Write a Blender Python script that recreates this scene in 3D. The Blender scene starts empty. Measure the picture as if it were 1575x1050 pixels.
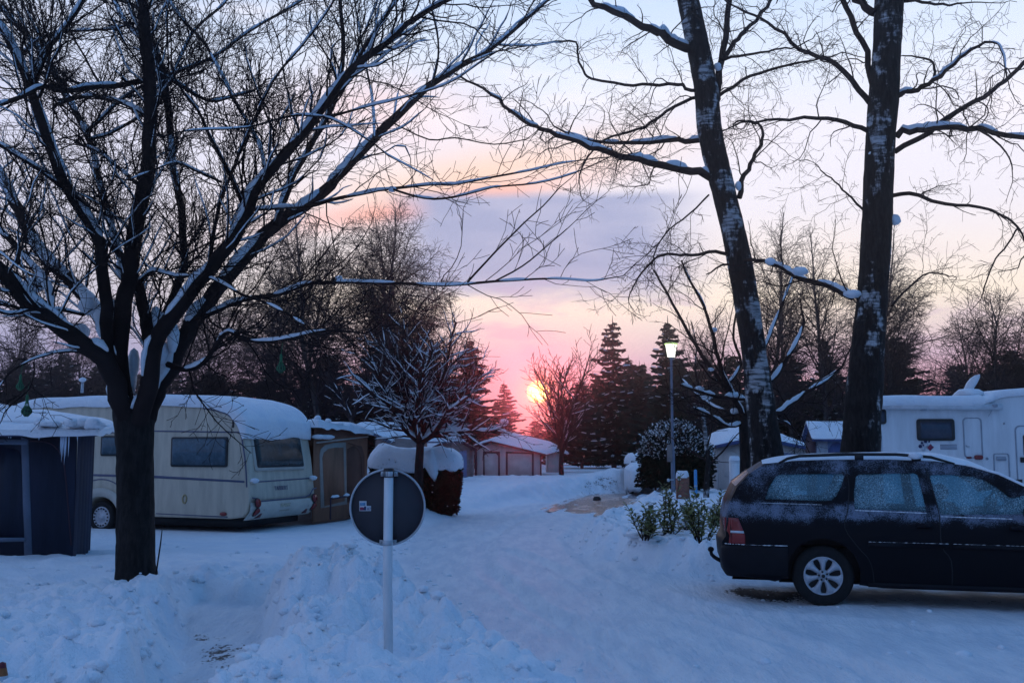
import bpy, bmesh, math, random
import numpy as np
from mathutils import Vector, geometry
R_ = math.radians
scene = bpy.context.scene
col = scene.collection

# ------------------------------------------------------------------ camera
F = 1575.0; CX, CY = 787.5, 525.0; H0 = 1.65
PITCH = math.atan(165/1575)
cp, sp = math.cos(PITCH), math.sin(PITCH)
cam_d = bpy.data.cameras.new('camera'); cam = bpy.data.objects.new('camera', cam_d)
col.objects.link(cam)
cam.location = (0, 0, H0); cam.rotation_euler = (math.pi/2 + PITCH, 0, 0)
cam_d.sensor_width = 36; cam_d.lens = 36; cam_d.clip_end = 2000; cam_d.clip_start = 0.1
scene.camera = cam
scene.view_settings.view_transform = 'Standard'
scene.view_settings.look = 'None'
scene.view_settings.exposure = 0.0
scene.view_settings.gamma = 1.0
scene.cycles.max_bounces = 6
scene.cycles.diffuse_bounces = 2
scene.cycles.glossy_bounces = 3
scene.cycles.transparent_max_bounces = 12
scene.cycles.volume_bounces = 0
scene.cycles.sample_clamp_indirect = 4.0

# ------------------------------------------------------------------ node helpers
class NX:
    """tiny expression wrapper round Math nodes"""
    def __init__(s, nt, sock): s.nt, s.k = nt, sock
    def _m(s, op, *o):
        n = s.nt.nodes.new('ShaderNodeMath'); n.operation = op
        for i, v in enumerate((s,)+o):
            if isinstance(v, NX): s.nt.links.new(v.k, n.inputs[i])
            else: n.inputs[i].default_value = v
        return NX(s.nt, n.outputs[0])
    def __add__(s, o): return s._m('ADD', o)
    def __radd__(s, o): return s._m('ADD', o)
    def __sub__(s, o): return s._m('SUBTRACT', o)
    def __mul__(s, o): return s._m('MULTIPLY', o)
    def __rmul__(s, o): return s._m('MULTIPLY', o)
    def __truediv__(s, o): return s._m('DIVIDE', o)
    def rsub(s, a):
        n = s.nt.nodes.new('ShaderNodeMath'); n.operation = 'SUBTRACT'
        n.inputs[0].default_value = a; s.nt.links.new(s.k, n.inputs[1]); return NX(s.nt, n.outputs[0])
    def clamp(s):
        n = s.nt.nodes.new('ShaderNodeClamp'); s.nt.links.new(s.k, n.inputs[0]); return NX(s.nt, n.outputs[0])
    def ss(s, a, b):            # smoothstep a..b
        n = s.nt.nodes.new('ShaderNodeMapRange'); n.interpolation_type = 'SMOOTHSTEP'
        s.nt.links.new(s.k, n.inputs[0]); n.inputs[1].default_value = a; n.inputs[2].default_value = b
        return NX(s.nt, n.outputs[0])
    def rng(s, a, b, c=0., d=1.):
        n = s.nt.nodes.new('ShaderNodeMapRange')
        s.nt.links.new(s.k, n.inputs[0])
        for i, v in enumerate((a, b, c, d)): n.inputs[i+1].default_value = v
        return NX(s.nt, n.outputs[0])
def srgb(r, g, b):
    f = lambda c: ((c/255+0.055)/1.055)**2.4 if c/255 > 0.04045 else c/255/12.92
    return (f(r), f(g), f(b), 1)
def ramp(nt, fac, stops, interp='LINEAR'):
    n = nt.nodes.new('ShaderNodeValToRGB'); cr = n.color_ramp; cr.interpolation = interp
    while len(cr.elements) > 1: cr.elements.remove(cr.elements[-1])
    cr.elements[0].position = stops[0][0]; cr.elements[0].color = stops[0][1]
    for p, c in stops[1:]:
        e = cr.elements.new(p); e.color = c
    nt.links.new(fac.k if isinstance(fac, NX) else fac, n.inputs[0]); return n.outputs[0]
def mixc(nt, fac, a, b, mode='MIX'):
    n = nt.nodes.new('ShaderNodeMix'); n.data_type = 'RGBA'; n.blend_type = mode
    n.clamp_factor = True
    for i, v in ((0, fac), (6, a), (7, b)):
        if isinstance(v, NX): nt.links.new(v.k, n.inputs[i])
        elif hasattr(v, 'is_linked'): nt.links.new(v, n.inputs[i])
        else: n.inputs[i].default_value = v
    return n.outputs[2]
def noise(nt, vec, scale, detail=3, rough=0.5, dist=0.0):
    n = nt.nodes.new('ShaderNodeTexNoise')
    n.inputs['Scale'].default_value = scale; n.inputs['Detail'].default_value = detail
    n.inputs['Roughness'].default_value = rough; n.inputs['Distortion'].default_value = dist
    if vec is not None: nt.links.new(vec, n.inputs['Vector'])
    return NX(nt, n.outputs['Fac'])
def mapping(nt, vec, sc=(1,1,1), loc=(0,0,0), rot=(0,0,0)):
    n = nt.nodes.new('ShaderNodeMapping'); n.inputs['Scale'].default_value = sc
    n.inputs['Location'].default_value = loc; n.inputs['Rotation'].default_value = rot
    nt.links.new(vec, n.inputs['Vector']); return n.outputs[0]

# ------------------------------------------------------------------ sky
SUN_AZ, SUN_EL = 1.47, 3.16          # degrees; azimuth to the right of +Y
def build_world():
    w = bpy.data.worlds.new('World'); scene.world = w; w.use_nodes = True
    nt = w.node_tree; nt.nodes.clear()
    out = nt.nodes.new('ShaderNodeOutputWorld')
    tc = nt.nodes.new('ShaderNodeTexCoord'); sep = nt.nodes.new('ShaderNodeSeparateXYZ')
    nt.links.new(tc.outputs['Generated'], sep.inputs[0])
    X, Y, Z = (NX(nt, sep.outputs[i]) for i in range(3))
    az = X._m('ARCTAN2', Y)*(180/math.pi)
    el = Z._m('ARCSINE')*(180/math.pi)
    cb = nt.nodes.new('ShaderNodeCombineXYZ')
    nt.links.new(az.k, cb.inputs[0]); nt.links.new(el.k, cb.inputs[1])
    uv = cb.outputs[0]
    n1 = noise(nt, mapping(nt, uv, (0.09, 0.30, 1), (3.1, 1.7, 0)), 1.0, 5, 0.55)      # long wisps
    n2 = noise(nt, mapping(nt, uv, (0.16, 0.5, 1), (9.3, 4.2, 0)), 1.0, 5, 0.6)
    wob = (n1-0.5)*3.2
    elw = el + wob*0.5
    # sunset side, by elevation 0..32 degrees
    S = lambda e: e/32
    front = ramp(nt, elw/32, [
        (S(0), srgb(200,124,144)), (S(3.0), srgb(208,148,172)), (S(5.0), srgb(214,186,208)), (S(6.6), srgb(240,222,218)),
        (S(8.2), srgb(255,240,222)), (S(10), srgb(248,236,232)), (S(13), srgb(238,234,244)),
        (S(17), srgb(238,236,250)), (S(20.5), srgb(224,234,253)), (S(25), srgb(196,218,250)), (S(31), srgb(122,156,225))])
    back = ramp(nt, (el/90).clamp(), [
        (0.0, (0.085,0.165,0.36,1)), (0.12, (0.07,0.19,0.42,1)), (0.4, (0.072,0.235,0.56,1)), (1.0, (0.078,0.252,0.60,1))])
    side = ((az-4)._m('ABSOLUTE')).ss(24, 62)
    high = el.ss(25, 44)
    away = (side + high - side*high).clamp()
    c = mixc(nt, away, front, back)
    # left side of the picture is darker and bluer near the horizon
    lf = (az*-1.0).ss(4, 24) * el.ss(14, 3)
    c = mixc(nt, lf*0.72, c, srgb(120,126,178))
    lf2 = (az*-1.0).ss(6, 26) * 0.38
    c = mixc(nt, lf2, c, srgb(178,188,226))
    # glowing streak over the cloud bank
    axis = el - (az*0.17 + 15.4) - wob*0.45
    st = (axis*axis*-0.42)._m('EXPONENT') * ((az+2.0)*(az+2.0)*-0.010)._m('EXPONENT')
    c = mixc(nt, (st*0.85).clamp(), c, srgb(255,214,188))
    st2 = ((axis+1.2)*(axis+1.2)*-2.2)._m('EXPONENT') * ((az+4.5)*(az+4.5)*-0.02)._m('EXPONENT')
    c = mixc(nt, (st2*0.8).clamp(), c, srgb(255,158,132))
    st3 = ((el-18.6-wob*0.7)*(el-18.6-wob*0.7)*-0.3)._m('EXPONENT') * ((az+7.5)*(az+7.5)*-0.03)._m('EXPONENT')
    c = mixc(nt, (st3*0.5).clamp(), c, srgb(255,206,200))
    # violet cloud bank
    top = (el*-1.0 + 14.5 + wob*0.12).ss(0.0, 0.7)
    low = (el + (n2-0.5)*4.5).ss(7.4, 9.8)
    left = (az+wob*0.9).ss(-8.0, -4.2); right = (az+wob*1.4).ss(12.5, 7.0)
    bank = top*low*left*right
    bcol = mixc(nt, n2.ss(0.35, 0.7), srgb(156,167,204), srgb(178,183,214))
    c = mixc(nt, (bank*1.0).clamp(), c, bcol)
    # scattered lavender wisps low down
    ws = n2.ss(0.52, 0.66) * el.ss(12, 6) * el.ss(2, 4) * (side*-1.0+1.0)
    c = mixc(nt, (ws*0.5).clamp(), c, srgb(196,170,204))
    ws2 = n1.ss(0.50, 0.68) * el.ss(13, 17) * (away*-1.0+1.0)
    c = mixc(nt, (ws2*0.45).clamp(), c, srgb(255,246,250))
    # veiled sun and its aureole
    sa, se = R_(SUN_AZ), R_(SUN_EL)
    sv = Vector((math.sin(sa)*math.cos(se), math.cos(sa)*math.cos(se), math.sin(se)))
    dt = nt.nodes.new('ShaderNodeVectorMath'); dt.operation = 'DOT_PRODUCT'
    nt.links.new(tc.outputs['Generated'], dt.inputs[0]); dt.inputs[1].default_value = sv
    ang = NX(nt, dt.outputs['Value'])._m('MINIMUM', 1.0)._m('ARCCOSINE')*(180/math.pi)
    g1 = (ang*ang*-0.085)._m('EXPONENT')
    c = mixc(nt, (g1*0.32).clamp(), c, srgb(250,96,122))
    g2 = (ang*ang*-0.95)._m('EXPONENT')
    c = mixc(nt, (g2*0.95).clamp(), c, (1.25,0.40,0.14,1))
    core = ang.ss(0.72, 0.30)
    c = mixc(nt, core, c, (5.5,4.0,1.0,1))
    # below the horizon
    c = mixc(nt, el.ss(0.0, -1.5), c, (0.10,0.13,0.24,1))
    bg = nt.nodes.new('ShaderNodeBackground'); nt.links.new(c, bg.inputs[0]); bg.inputs[1].default_value = 1.13
    sky = nt.nodes.new('ShaderNodeTexSky'); sky.sky_type = 'NISHITA'; sky.sun_disc = False
    sky.sun_elevation = R_(SUN_EL); sky.sun_rotation = R_(SUN_AZ)
    bg2 = nt.nodes.new('ShaderNodeBackground'); nt.links.new(sky.outputs[0], bg2.inputs[0]); bg2.inputs[1].default_value = 0.004
    ad = nt.nodes.new('ShaderNodeAddShader')
    nt.links.new(bg.outputs[0], ad.inputs[0]); nt.links.new(bg2.outputs[0], ad.inputs[1])
    nt.links.new(ad.outputs[0], out.inputs[0])
build_world()
# ------------------------------------------------------------------ sun (veiled, red, at the horizon)
sd = bpy.data.lights.new('sun', 'SUN'); sd.energy = 0.10; sd.angle = R_(1.2); sd.color = (1.0, 0.13, 0.17)
so = bpy.data.objects.new('sun', sd); col.objects.link(so)
so.rotation_euler = (R_(90-SUN_EL), 0, R_(180-SUN_AZ))   # light travels from the sun towards the camera
so.location = (3, 60, 30)

# ------------------------------------------------------------------ pixels to places
def ray(px, py):
    u = (px-CX)/F; v = (CY-py)/F
    return (u, cp-v*sp, sp+v*cp)
def at(px, py, d):
    r = ray(px, py); t = d/r[1]; return (r[0]*t, d, H0+r[2]*t)
def gp(px, py, z=0.0):
    r = ray(px, py); t = (z-H0)/r[2]; return (r[0]*t, r[1]*t)
class Pl:
    """upright plane: s along S, z up, n out towards the viewer"""
    def __init__(self, O, S):
        l = math.hypot(*S); self.O = O; self.S = (S[0]/l, S[1]/l)
        N = (self.S[1], -self.S[0])
        if N[0]*O[0]+N[1]*O[1] > 0: N = (-N[0], -N[1])
        self.N = N
    def q(self, px, py):
        r = ray(px, py); O, S = self.O, self.S
        det = -S[0]*r[1]+r[0]*S[1]
        s = (O[0]*r[1]-r[0]*O[1])/det
        y = O[1]+s*S[1]; return (s, H0+r[2]*y/r[1])
    def qs(self, L): return [self.q(*p) for p in L]
    def p(self, s, z, n=0.0):
        return (self.O[0]+self.S[0]*s+self.N[0]*n, self.O[1]+self.S[1]*s+self.N[1]*n, z)

# ------------------------------------------------------------------ numpy noise
_rs = np.random.RandomState(7); _perm = _rs.rand(256, 256)
def vnoise(x, y):
    xi = np.floor(x).astype(int); yi = np.floor(y).astype(int); fx = x-xi; fy = y-yi
    fx = fx*fx*(3-2*fx); fy = fy*fy*(3-2*fy)
    g = lambda a, b: _perm[a % 256, b % 256]
    return (g(xi, yi)*(1-fx)+g(xi+1, yi)*fx)*(1-fy)+(g(xi, yi+1)*(1-fx)+g(xi+1, yi+1)*fx)*fy
def fbm(x, y, o=4, r=0.5):
    a = 0; s = 0; k = 1.0
    for i in range(o):
        a = a+k*(vnoise(x*2**i+17.3*i, y*2**i+9.1*i)*2-1); s += k; k *= r
    return a/s
def worley(x, y):
    xi = np.floor(x).astype(int); yi = np.floor(y).astype(int); best = np.full(x.shape, 9.0)
    for a in (-1, 0, 1):
        for b in (-1, 0, 1):
            cx = xi+a; cy = yi+b
            px = cx+_perm[cx % 256, (cy*3+11) % 256]; py = cy+_perm[(cx*5+31) % 256, cy % 256]
            best = np.minimum(best, np.hypot(px-x, py-y))
    return best
def sstep(a, b, x):
    t = np.clip((x-a)/(b-a), 0, 1); return t*t*(3-2*t)

# ------------------------------------------------------------------ mesh helpers
class Geo:
    def __init__(s): s.v = []; s.f = []; s.n = 0
    def add(s, v, f):
        v = np.asarray(v, float).reshape(-1, 3)
        for a in (f if isinstance(f, list) and len(f) and isinstance(f[0], np.ndarray) and f[0].ndim == 2 else [f]):
            if isinstance(a, np.ndarray): s.f.append(a+s.n)
            else:
                by = {}
                for q in a: by.setdefault(len(q), []).append(q)
                for q in by.values(): s.f.append(np.array(q)+s.n)
        s.v.append(v); s.n += len(v); return s
    def box(s, c, d, rz=0.0):
        x, y, z = d[0]/2, d[1]/2, d[2]/2
        v = np.array([(a*x, b*y, e*z) for e in (-1, 1) for a, b in ((-1,-1),(1,-1),(1,1),(-1,1))])
        cs, sn = math.cos(rz), math.sin(rz)
        w = v.copy(); w[:, 0] = v[:, 0]*cs-v[:, 1]*sn; w[:, 1] = v[:, 0]*sn+v[:, 1]*cs
        return s.add(w+np.array(c), np.array([(3,2,1,0),(4,5,6,7),(0,1,5,4),(1,2,6,5),(2,3,7,6),(3,0,4,7)]))
    def tube(s, pts, rad, k=8, cap=True):
        P = np.array(pts, float); n = len(P)
        if np.isscalar(rad): rad = [rad]*n
        V, Fq = tubes_np(P[None], np.array(rad, float)[None], k)
        s.add(V, Fq)
        if cap:
            s.f.append(np.array([[s.n-n*k+i for i in range(k)][::-1]])); s.f.append(np.array([[s.n-k+i for i in range(k)]]))
        return s
    def lathe(s, prof, c=(0,0,0), k=20):
        m = len(prof); a = np.arange(k)*2*math.pi/k
        v = np.array([(r*math.cos(t)+c[0], r*math.sin(t)+c[1], z+c[2]) for r, z in prof for t in a])
        f = [(i*k+j, i*k+(j+1) % k, (i+1)*k+(j+1) % k, (i+1)*k+j) for i in range(m-1) for j in range(k)]
        return s.add(v, np.array(f))
    def build(s, name, mat, parent=None, smooth=True):
        me = bpy.data.meshes.new(name)
        V = np.concatenate(s.v) if s.v else np.zeros((0, 3))
        me.vertices.add(len(V)); me.vertices.foreach_set('co', V.ravel().astype(np.float32))
        loops = np.concatenate([a.ravel() for a in s.f]); tot = np.concatenate([np.full(len(a), a.shape[1]) for a in s.f])
        st = np.concatenate([[0], np.cumsum(tot)[:-1]])
        me.loops.add(len(loops)); me.loops.foreach_set('vertex_index', loops.astype(np.int32))
        me.polygons.add(len(tot)); me.polygons.foreach_set('loop_start', st.astype(np.int32))
        me.polygons.foreach_set('loop_total', tot.astype(np.int32))
        if smooth: me.polygons.foreach_set('use_smooth', np.ones(len(tot), bool))
        me.update(calc_edges=True); me.validate()
        if isinstance(mat, (list, tuple)):
            for m_ in mat: me.materials.append(m_)
        else: me.materials.append(mat)
        o = bpy.data.objects.new(name, me); col.objects.link(o)
        if parent is not None: o.parent = parent; o.location = -Vector(world_loc(parent))
        return o
def world_loc(o):
    v = Vector(o.location); p = o.parent
    while p is not None: v = v+Vector(p.location); p = p.parent
    return v
def tubes_np(P, Rd, k):
    """P (T,n,3), Rd (T,n) -> verts, quads"""
    T, n, _ = P.shape
    d = np.empty_like(P); d[:, 1:-1] = P[:, 2:]-P[:, :-2]; d[:, 0] = P[:, 1]-P[:, 0]; d[:, -1] = P[:, -1]-P[:, -2]
    d /= np.linalg.norm(d, axis=2, keepdims=True)+1e-9
    m = P[:, -1]-P[:, 0]; ref = np.where((np.abs(m[:, 2:3]) > 0.8*np.linalg.norm(m, axis=1, keepdims=True)), np.array([[1., 0, 0]]), np.array([[0, 0, 1.]]))
    a = np.cross(d, ref[:, None, :]); a /= np.linalg.norm(a, axis=2, keepdims=True)+1e-9
    b = np.cross(d, a)
    th = np.arange(k)*2*math.pi/k
    V = P[:, :, None, :]+Rd[:, :, None, None]*(a[:, :, None, :]*np.cos(th)[None, None, :, None]+b[:, :, None, :]*np.sin(th)[None, None, :, None])
    base = np.arange(T)[:, None, None]*n*k; i = np.arange(n-1)[None, :, None]*k; j = np.arange(k)[None, None, :]; j2 = (j+1) % k
    q = np.stack([base+i+j, base+i+j2, base+i+k+j2, base+i+k+j], axis=-1).reshape(-1, 4)
    return V.reshape(-1, 3), q
class Tubes:
    def __init__(s): s.g = {}
    def add(s, pts, rad, k=3): s.g.setdefault((len(pts), k), []).append((pts, rad))
    def geo(s, G=None):
        G = G or Geo()
        for (n, k), L in s.g.items():
            V, q = tubes_np(np.array([p for p, r in L], float), np.array([r for p, r in L], float), k); G.add(V, q)
        return G

def thing(name, label, cat, loc=(0, 0, 0), group=None):
    o = bpy.data.objects.new(name, None); col.objects.link(o); o.location = loc; o.empty_display_size = 0.3
    o['label'] = label; o['category'] = cat
    if group: o['group'] = group
    return o
def tag(o, label, cat, group=None):
    o['label'] = label; o['category'] = cat
    if group: o['group'] = group
    return o
def dup(root, loc, label, group=None, scale=None, rz=None):
    r = root.copy(); col.objects.link(r); r.location = loc; r['label'] = label
    if group: r['group'] = group
    if scale: r.scale = scale if hasattr(scale, '__len__') else (scale,)*3
    if rz is not None: r.rotation_euler = (0, 0, rz)
    for ch in list(root.children):
        c = ch.copy(); col.objects.link(c); c.parent = r
        for g in list(ch.children):
            e = g.copy(); col.objects.link(e); e.parent = c
    return r

def rr(x0, y0, x1, y1, r=0.03, n=4):
    if x0 > x1: x0, x1 = x1, x0
    if y0 > y1: y0, y1 = y1, y0
    P = []
    for cx, cy, a0 in ((x1-r, y1-r, 0), (x0+r, y1-r, 90), (x0+r, y0+r, 180), (x1-r, y0+r, 270)):
        for i in range(n+1):
            a = R_(a0+90*i/n); P.append((cx+r*math.cos(a), cy+r*math.sin(a)))
    return P
def circ(cx, cy, r, n=24, ry=None):
    return [(cx+r*math.cos(2*math.pi*i/n), cy+(ry or r)*math.sin(2*math.pi*i/n)) for i in range(n)]
def band(path, w):
    """ribbon polygon of width w round an open 2-D path"""
    L = []; Rr = []
    for i, p in enumerate(path):
        a = path[max(0, i-1)]; b = path[min(len(path)-1, i+1)]
        dx, dy = b[0]-a[0], b[1]-a[1]; l = math.hypot(dx, dy) or 1
        L.append((p[0]-dy/l*w/2, p[1]+dx/l*w/2)); Rr.append((p[0]+dy/l*w/2, p[1]-dx/l*w/2))
    return L+Rr[::-1]
def cdt(outer, holes=(), grid=None, extra=()):
    pts = [Vector(p) for p in outer]; edges = [(i, (i+1) % len(outer)) for i in range(len(outer))]
    for h in holes:
        b = len(pts); pts += [Vector(p) for p in h]; edges += [(b+i, b+(i+1) % len(h)) for i in range(len(h))]
    def inside(p, poly):
        c = False; j = len(poly)-1
        for i in range(len(poly)):
            if (poly[i][1] > p[1]) != (poly[j][1] > p[1]) and p[0] < (poly[j][0]-poly[i][0])*(p[1]-poly[i][1])/(poly[j][1]-poly[i][1])+poly[i][0]: c = not c
            j = i
        return c
    if grid:
        xs = [p[0] for p in outer]; ys = [p[1] for p in outer]
        x = min(xs)+grid/2
        while x < max(xs):
            y = min(ys)+grid/2
            while y < max(ys):
                if inside((x, y), outer) and not any(inside((x, y), h) for h in holes): pts.append(Vector((x, y)))
                y += grid
            x += grid
    r = geometry.delaunay_2d_cdt(pts, edges, [], 0, 1e-6)
    V = [(v.x, v.y) for v in r[0]]; Fc = []
    for f in r[2]:
        c = (sum(V[i][0] for i in f)/len(f), sum(V[i][1] for i in f)/len(f))
        if inside(c, outer) and not any(inside(c, h) for h in holes): Fc.append(tuple(f))
    return V, Fc
def panel(G, pl, outer, a, b, holes=(), grid=None, fn=None):
    """solid plate on plane pl between offsets a (back) and b (front); fn(s,z)-> extra offset"""
    V, Fc = cdt(outer, holes, grid)
    fn = fn or (lambda s, z: 0.0)
    fr = [pl.p(s, z, b+fn(s, z)) for s, z in V]; bk = [pl.p(s, z, a+fn(s, z)) for s, z in V]
    n = len(V); faces = [f for f in Fc]+[tuple(i+n for i in f[::-1]) for f in Fc]
    cnt = {}
    for f in Fc:
        for i in range(len(f)): cnt[(f[i], f[(i+1) % len(f)])] = 1
    for (i, j) in list(cnt):
        if (j, i) not in cnt: faces.append((j, i, i+n, j+n))
    G.add(fr+bk, faces); return G
def textobj(body, size, M, mat, name, parent, extr=0.002):
    """M: function (x,y,z local)->world"""
    c = bpy.data.curves.new(name, 'FONT'); c.body = body; c.size = size; c.extrude = extr; c.align_x = 'CENTER'
    o = bpy.data.objects.new(name, c); col.objects.link(o)
    dg = bpy.context.evaluated_depsgraph_get(); me = bpy.data.meshes.new_from_object(o.evaluated_get(dg))
    col.objects.unlink(o); bpy.data.objects.remove(o)
    for v in me.vertices: v.co = Vector(M(v.co.x, v.co.y, v.co.z))
    me.materials.clear(); me.materials.append(mat)
    q = bpy.data.objects.new(name, me); col.objects.link(q); q.parent = parent; q.location = -Vector(world_loc(parent)); return q

def mantle(G, foot, zb, thick, drop=0.1, ov=0.03, amp=0.03, seed=0, fs=2.0, under=0.0):
    """a soft snow cushion over a convex footprint (world xy list) with a hanging lip"""
    Fp = np.array(foot, float); c = Fp.mean(0); N = len(Fp)
    rings = [0.0001, 0.15, 0.3, 0.45, 0.6, 0.72, 0.82, 0.9, 0.96, 1.0]
    per = np.concatenate([[0], np.cumsum(np.hypot(*(np.roll(Fp, -1, 0)-Fp).T))])[:-1]
    rows = []
    zbf = zb if callable(zb) else (lambda x, y: x*0+zb)
    dr = drop*(0.35+0.9*vnoise(per*fs+seed*3.1, per*0+seed*7.7)+0.5*vnoise(per*fs*3.3+5+seed, per*0+2.2))
    dr = np.maximum(dr, drop*0.25)
    for f in rings:
        q = c+(Fp-c)*f
        t = thick*(1-max(0, (f-0.70)/0.30)**2.2*0.55)
        z = zbf(q[:, 0], q[:, 1])+t+amp*fbm(q[:, 0]*fs+seed, q[:, 1]*fs, 3)
        rows.append(np.c_[q, z])
    ob = ov*(1+0.8*(vnoise(per*fs*2+seed, per*0+4.4)-0.5))
    dirs = (Fp-c)/(np.linalg.norm(Fp-c, axis=1)[:, None]+1e-9)
    zo = zbf(Fp[:, 0], Fp[:, 1])
    for k, e in ((0.12, 0.75), (-0.0, 1.0), (None, 1.0), (None, 0.4)):
        q = Fp+dirs*(ob*e)[:, None]
        if k is not None: z = zo+thick*k
        elif e == 1.0: z = zo-dr*0.8
        else: z = zo-dr
        rows.append(np.c_[q, z])
    q = Fp-dirs*under if under else c+(Fp-c)*0.97
    rows.append(np.c_[q, zo-dr*0.8]); rows.append(np.c_[q, zo+0.0*dr])
    V = np.concatenate(rows); m = len(rows)
    f = [(i*N+j, (i+1)*N+j, (i+1)*N+(j+1) % N, i*N+(j+1) % N) for i in range(m-1) for j in range(N)]
    G.add(V, np.array(f)); return G
def resample(poly, step):
    out = []
    for i in range(len(poly)):
        a = poly[i]; b = poly[(i+1) % len(poly)]; n = max(1, int(math.dist(a, b)/step))
        for k in range(n): out.append(tuple(a[j]+(b[j]-a[j])*k/n for j in range(len(a))))
    return out
# ------------------------------------------------------------------ materials
def mat(name, c, rough=0.6, metal=0.0, vary=0.12, vs=6.0, bump=0.0, bs=30.0, spec=0.4, emit=None, es=0.0, stretch=(1,1,1), coat=0.0):
    m = bpy.data.materials.new(name); m.use_nodes = True; nt = m.node_tree; b = nt.nodes['Principled BSDF']
    b.inputs['Roughness'].default_value = rough; b.inputs['Metallic'].default_value = metal
    b.inputs['Specular IOR Level'].default_value = spec; b.inputs['Coat Weight'].default_value = coat
    tc = nt.nodes.new('ShaderNodeTexCoord'); ob = mapping(nt, tc.outputs['Object'], stretch)
    c4 = (*c[:3], 1)
    if vary:
        n = noise(nt, ob, vs, 4, 0.6)
        lo = tuple(x*(1-vary) for x in c[:3])+(1,); hi = tuple(min(1, x*(1+vary)) for x in c[:3])+(1,)
        nt.links.new(mixc(nt, n.ss(0.3, 0.7), lo, hi), b.inputs['Base Color'])
    else: b.inputs['Base Color'].default_value = c4
    if bump:
        bn = nt.nodes.new('ShaderNodeBump'); bn.inputs['Strength'].default_value = bump; bn.inputs['Distance'].default_value = 0.02
        nt.links.new(noise(nt, ob, bs, 4, 0.6).k, bn.inputs['Height']); nt.links.new(bn.outputs[0], b.inputs['Normal'])
    if emit:
        b.inputs['Emission Color'].default_value = (*emit, 1); b.inputs['Emission Strength'].default_value = es
    return m
def snow_mat(name, ground=False):
    m = bpy.data.materials.new(name); m.use_nodes = True; nt = m.node_tree; b = nt.nodes['Principled BSDF']
    tc = nt.nodes.new('ShaderNodeTexCoord'); ob = tc.outputs['Object']
    b.inputs['Roughness'].default_value = 0.62; b.inputs['Specular IOR Level'].default_value = 0.25
    base = mixc(nt, noise(nt, ob, 3.0, 4, 0.6).ss(0.3, 0.7), (0.80,0.84,0.90,1), (0.90,0.91,0.93,1))
    h = noise(nt, ob, 9.0, 5, 0.65)*1.0 + noise(nt, ob, 60.0, 3, 0.6)*0.22
    if ground:
        at_ = nt.nodes.new('ShaderNodeAttribute'); at_.attribute_name = 'packed'; pk = NX(nt, at_.outputs['Fac'])
        at2 = nt.nodes.new('ShaderNodeAttribute'); at2.attribute_name = 'dirt'; dr = NX(nt, at2.outputs['Fac'])
        trk = noise(nt, mapping(nt, ob, (2.2, 0.45, 1), (0,0,0), (0,0,R_(-12))), 2.2, 5, 0.7)
        road = mixc(nt, trk.ss(0.35, 0.65), (0.66,0.70,0.76,1), (0.84,0.84,0.86,1))
        base = mixc(nt, pk*0.9, base, road)
        spk = noise(nt, mapping(nt, ob, (1,0.6,1)), 26.0, 4, 0.7)
        spk2 = noise(nt, ob, 3.2, 3, 0.6)
        cov = (spk*0.55+spk2*0.45)
        base = mixc(nt, (cov + (dr-1.0)*0.30).ss(0.53, 0.58)*dr.ss(0.05, 0.3), base, (0.045,0.035,0.03,1))
        # faint general litter
        base = mixc(nt, noise(nt, ob, 14.0, 2, 0.5).ss(0.76, 0.80)*0.5, base, (0.16,0.15,0.16,1))
        h = h + trk*pk*1.3 + noise(nt, mapping(nt, ob, (7.0, 1.3, 1), (0,0,0), (0,0,R_(-10))), 3.0, 4, 0.7)*pk*0.8
    nt.links.new(base, b.inputs['Base Color'])
    bn = nt.nodes.new('ShaderNodeBump'); bn.inputs['Strength'].default_value = 0.7; bn.inputs['Distance'].default_value = 0.07
    nt.links.new(h.k, bn.inputs['Height']); nt.links.new(bn.outputs[0], b.inputs['Normal'])
    return m
def bark_mat(name, dark, light, birch=0.0, snow=0.0):
    m = bpy.data.materials.new(name); m.use_nodes = True; nt = m.node_tree; b = nt.nodes['Principled BSDF']
    tc = nt.nodes.new('ShaderNodeTexCoord'); ob = tc.outputs['Object']
    b.inputs['Roughness'].default_value = 0.85; b.inputs['Specular IOR Level'].default_value = 0.2
    v = mapping(nt, ob, (1,1,0.3)); f = noise(nt, v, 22.0, 5, 0.7)
    c = mixc(nt, f.ss(0.35, 0.7), dark, light)
    if birch:
        p = noise(nt, mapping(nt, ob, (1,1,0.55), (4.3,1.1,0.7)), 3.0, 5, 0.62)
        q = noise(nt, mapping(nt, ob, (0.7,0.7,4)), 5.5, 3, 0.6)
        w = (p*0.72+q*0.10+f*0.18).ss(birch-0.01, birch+0.07)
        c = mixc(nt, w, c, mixc(nt, q.ss(0.35,0.62), (0.10,0.095,0.095,1), (0.50,0.50,0.51,1)))
    if snow:
        s = noise(nt, mapping(nt, ob, (1,1,0.6), (2,7,1)), 13.0, 5, 0.7)
        c = mixc(nt, s.ss(snow, snow+0.05), c, (0.75,0.78,0.82,1))
    nt.links.new(c, b.inputs['Base Color'])
    bn = nt.nodes.new('ShaderNodeBump'); bn.inputs['Strength'].default_value = 0.9; bn.inputs['Distance'].default_value = 0.03
    nt.links.new(f.k, bn.inputs['Height']); nt.links.new(bn.outputs[0], b.inputs['Normal'])
    return m
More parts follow.
